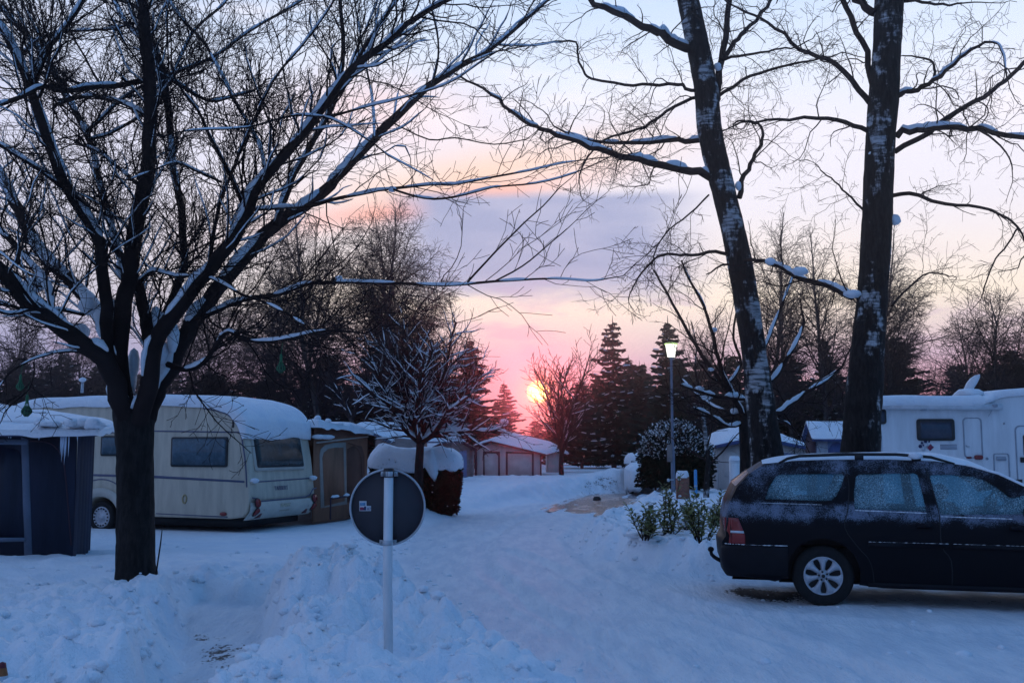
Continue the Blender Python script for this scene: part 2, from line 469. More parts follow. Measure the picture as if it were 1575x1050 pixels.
def glass_mat(name, c, rough=0.08, frost=None, fs=40.0, cover=(0.45,0.6), trans=0.0, tint=(0.5,0.6,0.6,1)):
    m = bpy.data.materials.new(name); m.use_nodes = True; nt = m.node_tree; b = nt.nodes['Principled BSDF']
    b.inputs['Base Color'].default_value = (*c, 1); b.inputs['Roughness'].default_value = rough; b.inputs['Specular IOR Level'].default_value = 0.6
    tc = nt.nodes.new('ShaderNodeTexCoord'); ob = tc.outputs['Object']; out = nt.nodes['Material Output']
    bn = nt.nodes.new('ShaderNodeBump'); bn.inputs['Strength'].default_value = 0.15; bn.inputs['Distance'].default_value = 0.02
    nt.links.new(noise(nt, ob, 4.0, 2).k, bn.inputs['Height']); nt.links.new(bn.outputs[0], b.inputs['Normal'])
    if trans:
        tr = nt.nodes.new('ShaderNodeBsdfTransparent'); tr.inputs[0].default_value = tint
        mx = nt.nodes.new('ShaderNodeMixShader'); mx.inputs[0].default_value = trans
        nt.links.new(b.outputs[0], mx.inputs[1]); nt.links.new(tr.outputs[0], mx.inputs[2]); last = mx.outputs[0]
    else: last = b.outputs[0]
    if frost:
        d = nt.nodes.new('ShaderNodeBsdfDiffuse'); d.inputs[0].default_value = (*frost, 1)
        tl = nt.nodes.new('ShaderNodeBsdfTranslucent'); tl.inputs[0].default_value = (*frost, 1)
        ms = nt.nodes.new('ShaderNodeMixShader'); ms.inputs[0].default_value = 0.25
        nt.links.new(d.outputs[0], ms.inputs[1]); nt.links.new(tl.outputs[0], ms.inputs[2])
        n = (noise(nt, ob, fs, 5, 0.75)*0.7+noise(nt, ob, 3.0, 2)*0.3).ss(*cover)*0.75+0.12
        m2 = nt.nodes.new('ShaderNodeMixShader'); nt.links.new(n.k, m2.inputs[0]); nt.links.new(last, m2.inputs[1]); nt.links.new(ms.outputs[0], m2.inputs[2]); last = m2.outputs[0]
    nt.links.new(last, out.inputs[0]); return m
SNOW = snow_mat('snow'); SNOWG = snow_mat('snow_ground', True)
BARK = bark_mat('bark_dark', (0.009,0.008,0.008,1), (0.032,0.026,0.025,1), snow=0.70)
TWIG = mat('twig', (0.022,0.016,0.016), 0.9, spec=0.08, vary=0.3, vs=2.0)
BIRCH = bark_mat('bark_birch', (0.007,0.006,0.006,1), (0.032,0.028,0.028,1), birch=0.515)
BIRCH2 = bark_mat('bark_birch_dark', (0.006,0.005,0.005,1), (0.028,0.024,0.024,1), birch=0.545)
BIRCHTW = mat('birch_twig', (0.028,0.018,0.018), 0.9, spec=0.08, vary=0.3, vs=2.0)
FARTW = mat('far_twig', (0.034,0.029,0.034), 0.95, spec=0.05, vary=0.3, vs=0.5)
FARBARK = bark_mat('far_bark', (0.03,0.025,0.026,1), (0.11,0.10,0.10,1), birch=0.62)
NEEDLE = mat('needles', (0.022,0.034,0.026), 1.0, spec=0.0, vary=0.5, vs=0.8)
NEEDLE2 = mat('needles_pine', (0.028,0.036,0.030), 1.0, spec=0.0, vary=0.5, vs=0.6)
HEDGE = mat('hedge_leaf', (0.016,0.022,0.014), 1.0, spec=0.0, vary=0.5, vs=4.0)
LAUREL = mat('laurel_leaf', (0.20,0.20,0.07), 0.5, vary=0.5, vs=9.0, spec=0.4)
BLACK = mat('black', (0.010,0.010,0.012), 0.5, vary=0.2)
RUBBER = mat('rubber', (0.010,0.010,0.011), 0.85, vary=0.3, vs=30, bump=0.3, bs=80)
CREAM = mat('cream_panel', (0.52,0.45,0.35), 0.38, vary=0.13, vs=2.2, stretch=(3.5,3.5,0.55), bump=0.12, bs=55.0)
CREAMT = mat('cream_trim', (0.52,0.48,0.41), 0.4, vary=0.10, vs=3.0)
STRIPE = mat('stripe_blue', (0.09,0.10,0.17), 0.5)
SEAL = mat('window_seal', (0.03,0.032,0.035), 0.6)
ACRYL = glass_mat('acrylic_window', (0.015,0.05,0.075), 0.10, frost=(0.16,0.25,0.32), fs=7.0, cover=(0.40,0.72))
ACRYR = glass_mat('rear_window', (0.012,0.022,0.022), 0.12, frost=(0.13,0.17,0.18), fs=5.0, cover=(0.45,0.75))
RED = mat('lamp_red', (0.22,0.012,0.012), 0.2, spec=0.6)
REDD = mat('reflector_red', (0.14,0.012,0.02), 0.4)
AMBER = mat('oval_badge', (0.40,0.30,0.14), 0.4)
PLATE = mat('plate_worn', (0.42,0.36,0.26), 0.5, vary=0.35, vs=30)
CHROME = mat('steel', (0.55,0.56,0.58), 0.35, metal=0.9)
RIMM = mat('rim_silver', (0.42,0.44,0.48), 0.42, metal=0.35, vary=0.15, vs=20, spec=0.5)
GALV = mat('galvanised', (0.42,0.44,0.47), 0.5, metal=0.35, vary=0.2, vs=9)
POLEG = mat('pole_grey', (0.62,0.64,0.66), 0.5, metal=0.1, vary=0.12, vs=7, stretch=(1,1,0.3))
SIGNB = mat('sign_back', (0.030,0.031,0.040), 0.6, vary=0.12, vs=3)
NAVY = mat('awning_navy', (0.022,0.026,0.048), 0.9, vary=0.25, vs=1.4, bump=0.5, bs=3.0, stretch=(2.5,2.5,0.5))
NAVYD = mat('awning_window_dark', (0.012,0.015,0.032), 0.5, vary=0.4, vs=1.5, bump=0.6, bs=2.0, stretch=(3,3,0.5))
GREYB = mat('awning_border', (0.13,0.16,0.22), 0.8, vary=0.15, vs=3)
BROWN = mat('awning_brown', (0.27,0.125,0.075), 0.9, vary=0.22, vs=1.6, bump=0.5, bs=3.0, stretch=(2.5,2.5,0.5))
BROWND = mat('awning_brown_dark', (0.13,0.058,0.04), 0.9, vary=0.2, vs=2)
BEIGEB = mat('awning_beige', (0.36,0.31,0.27), 0.8, vary=0.1)
TENTG = mat('tent_grey', (0.52,0.47,0.45), 0.9, vary=0.12, vs=1.5, bump=0.4, bs=2.0, stretch=(3,3,0.4))
TENTD = mat('tent_dark', (0.045,0.025,0.038), 0.9)
TENTW = mat('tent_window', (0.60,0.53,0.50), 0.7, vary=0.12, vs=2)
TENTBR = mat('tent_brown', (0.24,0.20,0.19), 0.9, vary=0.2)
BLUEF = mat('fascia_blue', (0.05,0.08,0.20), 0.7)
BLUEW = mat('shed_wall_blue', (0.16,0.23,0.38), 0.8, vary=0.12)
WHITEC = mat('corrugated_white', (0.50,0.54,0.58), 0.6)
WHITE = mat('motorhome_white', (0.68,0.70,0.72), 0.35, vary=0.09, vs=1.6, stretch=(3,3,.5))
WHITET = mat('motorhome_trim', (0.60,0.62,0.65), 0.4)
LINEG = mat('panel_gap', (0.30,0.33,0.38), 0.6)
DARKW = glass_mat('dark_window', (0.02,0.03,0.05), 0.12, frost=(0.10,0.12,0.17), fs=5, cover=(0.3,0.8))
BRICK = None
def brick_mat():
    m = bpy.data.materials.new('brick'); m.use_nodes = True; nt = m.node_tree; b = nt.nodes['Principled BSDF']
    tc = nt.nodes.new('ShaderNodeTexCoord'); n = nt.nodes.new('ShaderNodeTexBrick')
    nt.links.new(mapping(nt, tc.outputs['Object'], (1,1,1), (0,0,0), (R_(90),0,0)), n.inputs[0])
    n.inputs['Color1'].default_value = (0.36,0.11,0.05,1); n.inputs['Color2'].default_value = (0.20,0.06,0.035,1); n.inputs['Mortar'].default_value = (0.16,0.14,0.13,1)
    n.inputs['Scale'].default_value = 7.0; n.inputs['Mortar Size'].default_value = 0.03
    nt.links.new(n.outputs[0], b.inputs['Base Color']); b.inputs['Roughness'].default_value = 0.9; return m
BRICK = brick_mat()
SKYBLUE = mat('bollard_blue', (0.08,0.32,0.62), 0.5)
LAMPM = mat('lantern_glass', (0.9,0.95,0.8), 0.4, vary=0, emit=(1.0,1.0,0.80), es=1.9)
LAMPC = mat('lantern_cap', (0.55,0.65,0.25), 0.5, emit=(0.62,0.85,0.22), es=0.55)
LAMPP = mat('lamp_pole', (0.16,0.18,0.23), 0.6, vary=0.2, vs=2)
NET = mat('feeder_net', (0.05,0.20,0.10), 0.8, vary=0.2)
SEED = mat('feeder_seed', (0.03,0.055,0.035), 0.95, vary=0.5, vs=60, bump=0.8, bs=120)
def paint_mat():
    m = bpy.data.materials.new('car_paint_frosted'); m.use_nodes = True; nt = m.node_tree; b = nt.nodes['Principled BSDF']
    tc = nt.nodes.new('ShaderNodeTexCoord'); ob = tc.outputs['Object']; s = nt.nodes.new('ShaderNodeSeparateXYZ'); nt.links.new(ob, s.inputs[0]); z = NX(nt, s.outputs[2])
    f = noise(nt, mapping(nt, ob, (1,1,1.3)), 85.0, 4, 0.8)*0.62+noise(nt, ob, 5.0, 3, 0.6)*0.38
    shoulder = (z.ss(0.84, 0.95)*z.ss(1.12, 1.02))*0.13
    top = z.ss(1.10, 1.5)*0.07
    low = z.ss(0.86, 0.78)*-0.16
    k = (f+shoulder+top+low).ss(0.54, 0.67)*0.36
    nt.links.new(mixc(nt, k, (0.003,0.003,0.006,1), (0.50,0.60,0.80,1)), b.inputs['Base Color'])
    r = (k*0.5+0.5).clamp(); nt.links.new(r.k, b.inputs['Roughness'])
    b.inputs['Specular IOR Level'].default_value = 0.14
    bn = nt.nodes.new('ShaderNodeBump'); bn.inputs['Strength'].default_value = 0.3; bn.inputs['Distance'].default_value = 0.006
    nt.links.new(k.k, bn.inputs['Height']); nt.links.new(bn.outputs[0], b.inputs['Normal']); return m
PAINT = paint_mat()
CARGL = glass_mat('car_glass_frosted', (0.02,0.04,0.045), 0.2, frost=(0.62,0.84,0.92), fs=75, cover=(0.47,0.70), trans=0.86, tint=(0.62,0.86,0.92,1))
BUMPER = mat('bumper_plastic', (0.006,0.006,0.010), 0.6, vary=0.2, vs=8, spec=0.2)
ICE = mat('icicle', (0.55,0.65,0.78), 0.12, vary=0.05, spec=0.7)
WATER = None
def water_mat():
    m = bpy.data.materials.new('wet_ice'); m.use_nodes = True; nt = m.node_tree; b = nt.nodes['Principled BSDF']
    tc = nt.nodes.new('ShaderNodeTexCoord'); ob = tc.outputs['Object']
    n = noise(nt, mapping(nt, ob, (1,0.35,1)), 2.2, 4, 0.6)
    nt.links.new(mixc(nt, n.ss(0.45, 0.62), (0.06,0.05,0.055,1), (0.30,0.27,0.29,1)), b.inputs['Base Color'])
    nt.links.new((n.ss(0.45,0.7)*0.12+0.22).k, b.inputs['Roughness']); b.inputs['Specular IOR Level'].default_value = 0.9
    b.inputs['IOR'].default_value = 1.5
    bn = nt.nodes.new('ShaderNodeBump'); bn.inputs['Strength'].default_value = 0.75; bn.inputs['Distance'].default_value = 0.05
    nt.links.new(noise(nt, mapping(nt, ob, (1,0.4,1)), 6.0, 3).k, bn.inputs['Height']); nt.links.new(bn.outputs[0], b.inputs['Normal']); return m
WATER = water_mat()
# ------------------------------------------------------------------ ground: one sheet of snow
def sdist(px, py, poly):
    """signed distance to polygon (negative inside)"""
    P = np.array(poly, float); n = len(P); best = np.full(px.shape, 1e9); ins = np.zeros(px.shape, bool)
    for i in range(n):
        a = P[i]; b = P[(i+1) % n]; e = b-a; wx = px-a[0]; wy = py-a[1]
        t = np.clip((wx*e[0]+wy*e[1])/(e@e+1e-12), 0, 1)
        best = np.minimum(best, (wx-e[0]*t)**2+(wy-e[1]*t)**2)
        c = (a[1] > py) != (b[1] > py)
        with np.errstate(divide='ignore', invalid='ignore'):
            xx = e[0]*(py-a[1])/(e[1] if e[1] else 1e-9)+a[0]
        ins ^= c & (px < xx)
    d = np.sqrt(best); return np.where(ins, -d, d)
RUT = [(3.2,4),(2.0,7.5),(1.0,11),(0.35,15),(0.3,19),(0.9,24),(2.0,29),(3.0,34),(4.0,39)]
RUT2 = [(9,9.2),(6,9.3),(4,9.6),(2.2,10.6),(0.9,13),(0.0,17)]
def pdist(px, py, L):
    best = np.full(px.shape, 1e9)
    for a, b in zip(L[:-1], L[1:]):
        ex, ey = b[0]-a[0], b[1]-a[1]; t = np.clip(((px-a[0])*ex+(py-a[1])*ey)/(ex*ex+ey*ey), 0, 1); best = np.minimum(best, (px-a[0]-ex*t)**2+(py-a[1]-ey*t)**2)
    return np.sqrt(best)
ROAD = [(2.2,-8),(1.1,5),(0.52,7.47),(-0.15,8.8),(-0.75,10.4),(-1.35,13),(-1.75,15.5),(-2.0,18.5),(-1.9,21.5),(-1.2,26),(0.0,30),(1.2,32.2),(2.2,35.5),(2.9,38),(4.6,40.0),(5.6,39.5),
        (5.2,36.5),(4.2,33),(3.3,29.5),(2.75,26.5),(2.0,22.5),(1.5,20.2),(1.2,18.0),(1.22,16.4),(1.6,14.6),(2.3,13.7),(3.4,13.6),(9,12.4),(14,12),(24,10),(24,-8)]
TRENCH = [(-1.6,1),(-1.82,6),(-1.80,7.47),(-2.15,9.1),(-2.45,10.2),(-2.65,11.1),(-3.35,11.3),(-3.25,10.4),(-2.9,9.3),(-2.42,7.9),(-2.3,7.0),(-2.2,6),(-2.0,1)]
YARD = [(-9.5,23.5),(-9.5,15.5),(-6.3,14.6),(-3.0,14.9),(-2.6,18),(-3.2,22.5)]
PUDDLE = [gp(*p) for p in [(846,779),(870,771),(888,764),(905,758),(932,755),(955,757),(972,762),(990,766),(984,774),(972,783),(930,789),(885,787),(862,782)]]
def ground_h(x, y, detail=True):
    x = np.asarray(x, float); y = np.asarray(y, float)
    wx = x+0.16*fbm(x*1.7+3, y*1.7, 3); wy = y+0.16*fbm(x*1.7+33, y*1.7+9, 3)
    dr = sdist(wx, wy, ROAD); dt = sdist(wx, wy, TRENCH); dy = sdist(wx, wy, YARD)
    near = sstep(15, 8, y)*sstep(0.8, -1.0, x)
    base = 0.24+0.12*near
    base = base+0.14*np.exp(-((x+3.9)/0.8)**2-((y-10.2)/1.2)**2)-0.17*np.exp(-((x+4.2)/1.3)**2-((y-11.2)/0.9)**2)-0.14*np.exp(-((x+4.0)/0.9)**2-((y-10.0)/0.9)**2)           # heap at the tree foot
    base = base+0.16*np.exp(-((x+1.7)/0.8)**2-((y-10.2)/1.8)**2)
    base = base+0.26*sstep(29.5, 33.5, y)*sstep(50, 42, y)*sstep(7.0, 5.5, np.abs(x+0.5))*sstep(0.3, 1.2, dr)
    base = base+0.32*np.exp(-((x-4.3)/1.3)**2-((y-41.0)/1.0)**2)               # ploughed heap in front of the buried car
    isl = np.exp(-((x-3.4)/2.6)**2-((y-21)/6.0)**2)
    base = base+0.12*isl+0.18*np.exp(-((x-7)/2.5)**2-((y-27)/3.0)**2)
    base = base+0.10*sstep(0,2.5,x-1.5)*sstep(14.5,15.6,y)*sstep(17.5,16.5,y)
    w = np.where(x > 1.0, 0.42, 0.75)+0.15*sstep(14, 26, y)
    k = sstep(-0.05, 1.0, dr/w)
    ky = sstep(-0.3, 0.9, dy); base = base*(0.45+0.55*ky)
    lump = 0.5*fbm(x*1.5, y*1.5, 4, 0.55)+0.5*(0.55-worley(x*2.0+0.3*fbm(x*3, y*3, 2), y*2.0))
    lump2 = 0.5-worley(x*4.6+7+0.4*fbm(x*6,y*6,2), y*4.6)
    rim = np.exp(-((dr-0.65)/0.7)**2)*0.55+np.exp(-((dt-0.5)/0.6)**2)*0.35
    calm = (0.12+0.88*sstep(0.0, 0.8, dy))
    nearl = 0.17*near+0.06
    amp = (nearl+0.30*rim+0.16*sstep(26,30,y)*sstep(56,46,y)*sstep(9,6,np.abs(x)))*k*calm
    fade = sstep(80, 50, y)*1.0+0.0
    h = base*k+amp*(lump+0.16*fbm(x*8,y*8,4,0.6)+0.55*lump2*sstep(30, 14, y)*(0.5+rim))*fade
    # walked-on path dug through the heap
    kt = sstep(0.0, 0.28, dt)
    h = np.where(True, h*kt+(1-kt)*(0.02+0.015*fbm(x*5, y*5, 3)), h)
    # road surface: ruts and crumbs
    h = h+(1-k)*(0.022*fbm(x*2.6, y*0.8, 3)+0.007*fbm(x*8, y*5, 3))
    for off in (-.78, .78):
        dd = pdist(x+0.05*fbm(x, y*.7, 2)-off, y, RUT); h = h-(1-k)*0.045*np.exp(-(dd/.13)**2)+(1-k)*0.022*np.exp(-((dd-.24)/.08)**2)
    dd = pdist(x+0.05*fbm(x+4, y*.7, 2), y, RUT2); h = h-(1-k)*0.03*np.exp(-(dd/.14)**2)+(1-k)*0.02*np.exp(-((dd-.23)/.08)**2)
    cr = np.exp(-((dr-0.30)/0.24)**2)*sstep(0.9,1.2,x)*sstep(4.2,2.6,x)*sstep(12.5,13.6,y)*sstep(26,19,y)
    h = h+cr*(0.15+0.13*(0.5-worley(x*4.2+3, y*3.2)))
    # tyre-rolled edge before the island
    h = h-0.15*np.exp(-((y-(15.2-0.02*x))/0.38)**4)*sstep(2.0, 2.4, x)*sstep(7, 5, x)
    # puddle bowl
    dp = sdist(wx, wy, PUDDLE); h = np.where(dp < 0.9, h-0.026*sstep(0.9, 0.0, dp)-0.03*sstep(0.1, -0.9, dp)+0.016*fbm(x*2.2,y*1.1,4)*sstep(0.9,0.0,dp), h)
    far = sstep(60, 160, np.hypot(x, y)); h = h*(1-far)+0.3*far
    return h
def gz(x, y): return float(ground_h(np.array([x]), np.array([y]))[0])
def build_ground():
    nr, front, backn = 760, 800, 60
    r = 1.0*np.exp(np.linspace(0, math.log(160), nr)); 
    a = np.concatenate([np.linspace(-38, 38, front), np.linspace(38, 322, backn+2)[1:-1]])*math.pi/180
    A, Rr = np.meshgrid(a, r); x = (Rr*np.sin(A)); y = (Rr*np.cos(A))
    z = ground_h(x.ravel(), y.ravel()).reshape(x.shape)
    V = np.stack([x, y, z], -1).reshape(-1, 3); na = len(a)
    i = np.arange(nr-1)[:, None]*na; j = np.arange(na)[None, :]; j2 = (j+1) % na
    q = np.stack([i+j, i+na+j, i+na+j2, i+j2], -1).reshape(-1, 4)[:, ::-1]
    G = Geo(); G.add(V, q); c = len(V); G.add([(0, 0, 0.02)], [(c-c,)] if False else np.zeros((0, 3), int))
    G.f.append(np.array([[c, (k+1) % na, k] for k in range(na)]))
    o = G.build('snow_ground', SNOWG); o['kind'] = 'structure'
    xs, ys = V[:, 0], V[:, 1]
    dr = sdist(xs, ys, ROAD); dt = sdist(xs, ys, TRENCH)
    pk = np.clip(1-sstep(-0.3, 0.25, dr), 0, 1); pk = np.maximum(pk, 1-sstep(-0.1, 0.1, dt))
    dirt = sstep(0.15, -0.12, dt)*sstep(10.6, 9.0, ys)*0.95
    dirt = np.maximum(dirt, np.exp(-((xs-2.95)/0.60)**2-((ys-11.95)/0.62)**2)*1.9)
    dirt = np.maximum(dirt, np.exp(-((xs-5.0)/2.6)**2-((ys-12.3+0.2*xs)/0.8)**2)*0.95)
    dirt = np.maximum(dirt, np.exp(-((xs-3.2)/1.2)**2-((ys-11.4+0.10*xs)/0.06)**2)*1.2)
    dp = sdist(xs, ys, PUDDLE); dirt = np.maximum(dirt, sstep(0.5, 0.05, dp)*0.98)
    for nm, arr in (('packed', pk), ('dirt', dirt)):
        at_ = o.data.attributes.new(nm, 'FLOAT', 'POINT'); at_.data.foreach_set('value', np.append(arr, 0).astype(np.float32))
build_ground()
G = Geo(); P2 = [gp(*p) for p in [(830,782),(870,768),(905,752),(960,751),(1000,760),(990,778),(940,793),(870,790)]]
G.add([(x, y, -0.022) for x, y in P2], [tuple(range(len(P2)))[::-1]]); o = G.build('meltwater_puddle', WATER); o['kind'] = 'structure'
G = Geo(); c = at(918,762,33.9); G.lathe([(0.001,0.11),(0.09,0.10),(0.13,0.04),(0.14,-0.05)], (c[0], 33.9, 0.0), 9)  # black lump by the puddle, taken for a manhole, not ice
tag(G.build('dark_lump', BLACK), 'small dark lump lying at the back edge of the meltwater puddle', 'lump')

def clods():
    R = np.random.RandomState(4); rr_ = random.Random(4); G = Geo(); n = 0
    while n < 1500:
        x = R.uniform(-7, 4.5, 4000); y = 5.6+16*R.rand(4000)**1.6
        dr = sdist(x, y, ROAD); dt = sdist(x, y, TRENCH); dy = sdist(x, y, YARD)
        w = np.exp(-((dr-0.35)/0.45)**2)+0.8*np.exp(-((dt-0.3)/0.3)**2)+0.10*(dr > 0)*(dt > 0)*(dy > 0.2)+0.02
        ok = (R.rand(4000) < w*0.5) & (dt > 0.02)
        x, y = x[ok], y[ok]; z = ground_h(x, y)
        for a, b, c in zip(x, y, z):
            s = 0.012+0.045*rr_.random()**2.5; k = 6; rows = []; ph = rr_.random()*6; sx = s*rr_.uniform(.8, 1.5); sy = s*rr_.uniform(.8, 1.3)
            for e, q in ((-.5,.7),(0,1.0),(.5,.75),(.75,.2)):
                for j in range(k):
                    m = rr_.uniform(.8, 1.15); rows.append((a+sx*q*m*math.cos(ph+j*1.047), b+sy*q*m*math.sin(ph+j*1.047), c+s*.9*e))
            G.add(rows, np.array([(i*k+j, i*k+(j+1) % k, (i+1)*k+(j+1) % k, (i+1)*k+j) for i in range(3) for j in range(k)])); G.f.append(np.array([[G.n-k+j for j in range(k)]])); n += 1
    o = G.build('snow_clods', SNOW, None, True); o['kind'] = 'stuff'; o['label'] = 'crumbled lumps of ploughed snow scattered along the banks'; o['category'] = 'snow clods'
clods()
# ------------------------------------------------------------------ trees
rnd = random.Random(11)
def nrm(v):
    l = math.sqrt(v[0]**2+v[1]**2+v[2]**2) or 1e-9; return (v[0]/l, v[1]/l, v[2]/l)
def rot_about(d, ang, az, R):
    """direction at angle ang from d, azimuth az"""
    h = (0,0,1) if abs(d[2]) < 0.9 else (1,0,0)
    a = nrm((d[1]*h[2]-d[2]*h[1], d[2]*h[0]-d[0]*h[2], d[0]*h[1]-d[1]*h[0]))
    b = (d[1]*a[2]-d[2]*a[1], d[2]*a[0]-d[0]*a[2], d[0]*a[1]-d[1]*a[0])
    ca, sa = math.cos(ang), math.sin(ang); cz, sz = math.cos(az), math.sin(az)
    return nrm(tuple(d[i]*ca+sa*(a[i]*cz+b[i]*sz) for i in range(3)))
class GP:
    def __init__(s, **k):
        s.wob = 0.18; s.up = [0.02]*5; s.dens = [5, 7, 8, 0]; s.ratio = (0.3, 0.6); s.ang = (30, 65); s.maxlev = 3; s.rmin = 0.0025; s.seg = 0.16; s.taper = 0.35; s.flat = 0.0; s.rk = 0.55; s.lmin = 0.08; s.rcap = (9,9,9,9,9)
        for a, b in k.items(): setattr(s, a, b)
def grow(T, p, d, L, r, lev, P, R, snow=None):
    n = max(3, min(9, int(L/P.seg)+2)); step = L/(n-1); pts = [p]; rad = [r]; up = P.up[min(lev, len(P.up)-1)]
    dirs = [d]
    for i in range(1, n):
        d = nrm((d[0]+R.gauss(0, P.wob), d[1]+R.gauss(0, P.wob), d[2]*(1-P.flat)+R.gauss(0, P.wob)+up*step*10))
        p = (p[0]+d[0]*step, p[1]+d[1]*step, p[2]+d[2]*step); pts.append(p); dirs.append(d)
        rad.append(max(P.rmin, r*(1-(1-P.taper)*i/(n-1))))
    T.add(pts, rad, 5 if r > 0.02 else 3)
    if snow is not None and r > P.snowr: snow.append((pts, rad))
    if lev < P.maxlev: children(T, pts, rad, dirs, L, lev, P, R, snow)
def children(T, pts, rad, dirs, L, lev, P, R, snow, t0=0.12):
    n = len(pts); m = P.dens[lev]*L; k = int(m)+(1 if R.random() < m-int(m) else 0); az = R.random()*6.28
    for c in range(k):
        t = t0+(1-t0)*(c+R.random()*0.9)/k; f = t*(n-1); i = min(n-2, int(f)); g = f-i
        p = tuple(pts[i][q]*(1-g)+pts[i+1][q]*g for q in range(3)); r0 = rad[i]*(1-g)+rad[i+1]*g
        az += 2.4+R.uniform(-.5, .5)
        d = rot_about(dirs[i], R_(R.uniform(*P.ang)), az, R)
        l = L*R.uniform(*P.ratio)*(1-0.45*t)
        if lev == 0 and hasattr(P, 'l0'): l = R.uniform(*P.l0)*(1-0.3*t)
        if l < P.lmin: continue
        grow(T, p, d, l, max(P.rmin, min(r0*0.8, r0*P.rk, P.rcap[lev+1])), lev+1, P, R, snow)
def smooth_path(pts, rad, n=3):
    """Catmull-Rom through traced points"""
    P = [np.array(p, float) for p in pts]; out = []; rr_ = []
    for i in range(len(P)-1):
        a = P[max(0, i-1)]; b = P[i]; c = P[i+1]; d = P[min(len(P)-1, i+2)]
        for k in range(n):
            t = k/n; out.append(tuple(0.5*((2*b)+(-a+c)*t+(2*a-5*b+4*c-d)*t*t+(-a+3*b-3*c+d)*t**3))); rr_.append(rad[i]*(1-t)+rad[i+1]*t)
    out.append(tuple(P[-1])); rr_.append(rad[-1]); return out, rr_
def limb(px, w, d0, d1, R, jit=0.0):
    """traced limb: pixel polyline, widths in px, depth d0 -> d1"""
    ls = [0]
    for i in range(1, len(px)): ls.append(ls[-1]+math.dist(px[i], px[i-1]))
    pts = []; rad = []
    for i, p in enumerate(px):
        t = ls[i]/ls[-1]; d = d0+(d1-d0)*t; pts.append(at(p[0], p[1], d))
        ww = (w[0]*(1-t)+w[1]*t) if len(w) == 2 else w[i]; rad.append(max(0.0022, ww/2/F*d))
    pts, rad = smooth_path(pts, rad)
    if jit:
        pts = [pts[0]]+[tuple(c+R.gauss(0, jit*rad[i]) for c in pts[i]) for i in range(1, len(pts))]
    return pts, rad
def dirs_of(pts):
    D = [nrm(tuple(pts[min(i+1, len(pts)-1)][q]-pts[max(0, i-1)][q] for q in range(3))) for i in range(len(pts))]; return D
def plen(pts): return sum(math.dist(pts[i], pts[i-1]) for i in range(1, len(pts)))
def snow_on(limbs, R, cover=0.6, thick=1.0, maxslope=0.86, minr=0.0, G=None, k=7, plaster=0.0):
    """lumpy snow ridges along the upper side of branches"""
    G = G or Geo()
    for pts, rad in limbs:
        n = len(pts)
        if n < 3: continue
        # resample
        L = plen(pts); m = max(4, int(L/0.07)); cum = [0]
        for i in range(1, n): cum.append(cum[-1]+math.dist(pts[i], pts[i-1]))
        sp_ = []; j = 0
        for a in range(m+1):
            s = L*a/m
            while j < n-2 and cum[j+1] < s: j += 1
            g = (s-cum[j])/max(1e-6, cum[j+1]-cum[j]); g = min(1, max(0, g))
            sp_.append((tuple(pts[j][q]*(1-g)+pts[j+1][q]*g for q in range(3)), rad[j]*(1-g)+rad[j+1]*g))
        a = 0
        while a < m-2:
            if R.random() > cover: a += R.randint(2, 6); continue
            ln = R.randint(4, 16); b = min(m, a+ln); seg = sp_[a:b+1]; a = b+R.randint(1, 3)
            if len(seg) < 4: continue
            dd = nrm(tuple(seg[-1][0][q]-seg[0][0][q] for q in range(3)))
            if abs(dd[2]) > maxslope or seg[0][1] < minr: continue
            u = nrm((-dd[0]*dd[2], -dd[1]*dd[2], 1-dd[2]**2)); pv = plaster*R.uniform(.3,1.3); u = (u[0]-pv*.35, u[1]-pv, u[2]); dq = sum(u[c]*dd[c] for c in range(3)); u = nrm(tuple(u[c]-dq*dd[c] for c in range(3)))
            sd_ = nrm((dd[1]*u[2]-dd[2]*u[1], dd[2]*u[0]-dd[0]*u[2], dd[0]*u[1]-dd[1]*u[0]))
            q = len(seg); rows = []
            for i, (p, r) in enumerate(seg):
                e = math.sin(math.pi*min(1, max(0, (i+0.001)/(q-1))))**0.45 if 0 < i < q-1 else 0.02
                wv = (r*R.uniform(0.9, 1.2)+0.003)*e; hv = (r*R.uniform(0.5, 0.95)*thick+0.008)*e*(1.0-0.4*abs(dd[2]))
                for a_ in range(k):
                    th = 2*math.pi*a_/k; cx_ = math.cos(th)*wv; cy_ = math.sin(th)*hv*(1.0 if math.sin(th) > 0 else 0.45)
                    rows.append(tuple(p[c]+u[c]*(r*0.72+cy_)+sd_[c]*cx_ for c in range(3)))
            G.add(rows, np.array([(i*k+j_, i*k+(j_+1) % k, (i+1)*k+(j_+1) % k, (i+1)*k+j_) for i in range(q-1) for j_ in range(k)]))
    return G
def blob(G, c, r, R, k=8):
    """small lump of snow"""
    rows = []; sx, sy, sz = (r[0], r[1], r[2]) if hasattr(r, '__len__') else (r, r, r*0.7)
    ph = R.random()*9
    for i in range(6):
        el = -math.pi/2+math.pi*i/5
        for j in range(k):
            a = 2*math.pi*j/k; m = 1+0.18*math.sin(3*a+ph+i)+R.uniform(-.06, .06)
            rows.append((c[0]+sx*m*math.cos(a)*math.cos(el), c[1]+sy*m*math.sin(a)*math.cos(el), c[2]+sz*math.sin(el)))
    G.add(rows, np.array([(i*k+j, i*k+(j+1) % k, (i+1)*k+(j+1) % k, (i+1)*k+j) for i in range(5) for j in range(k)]))
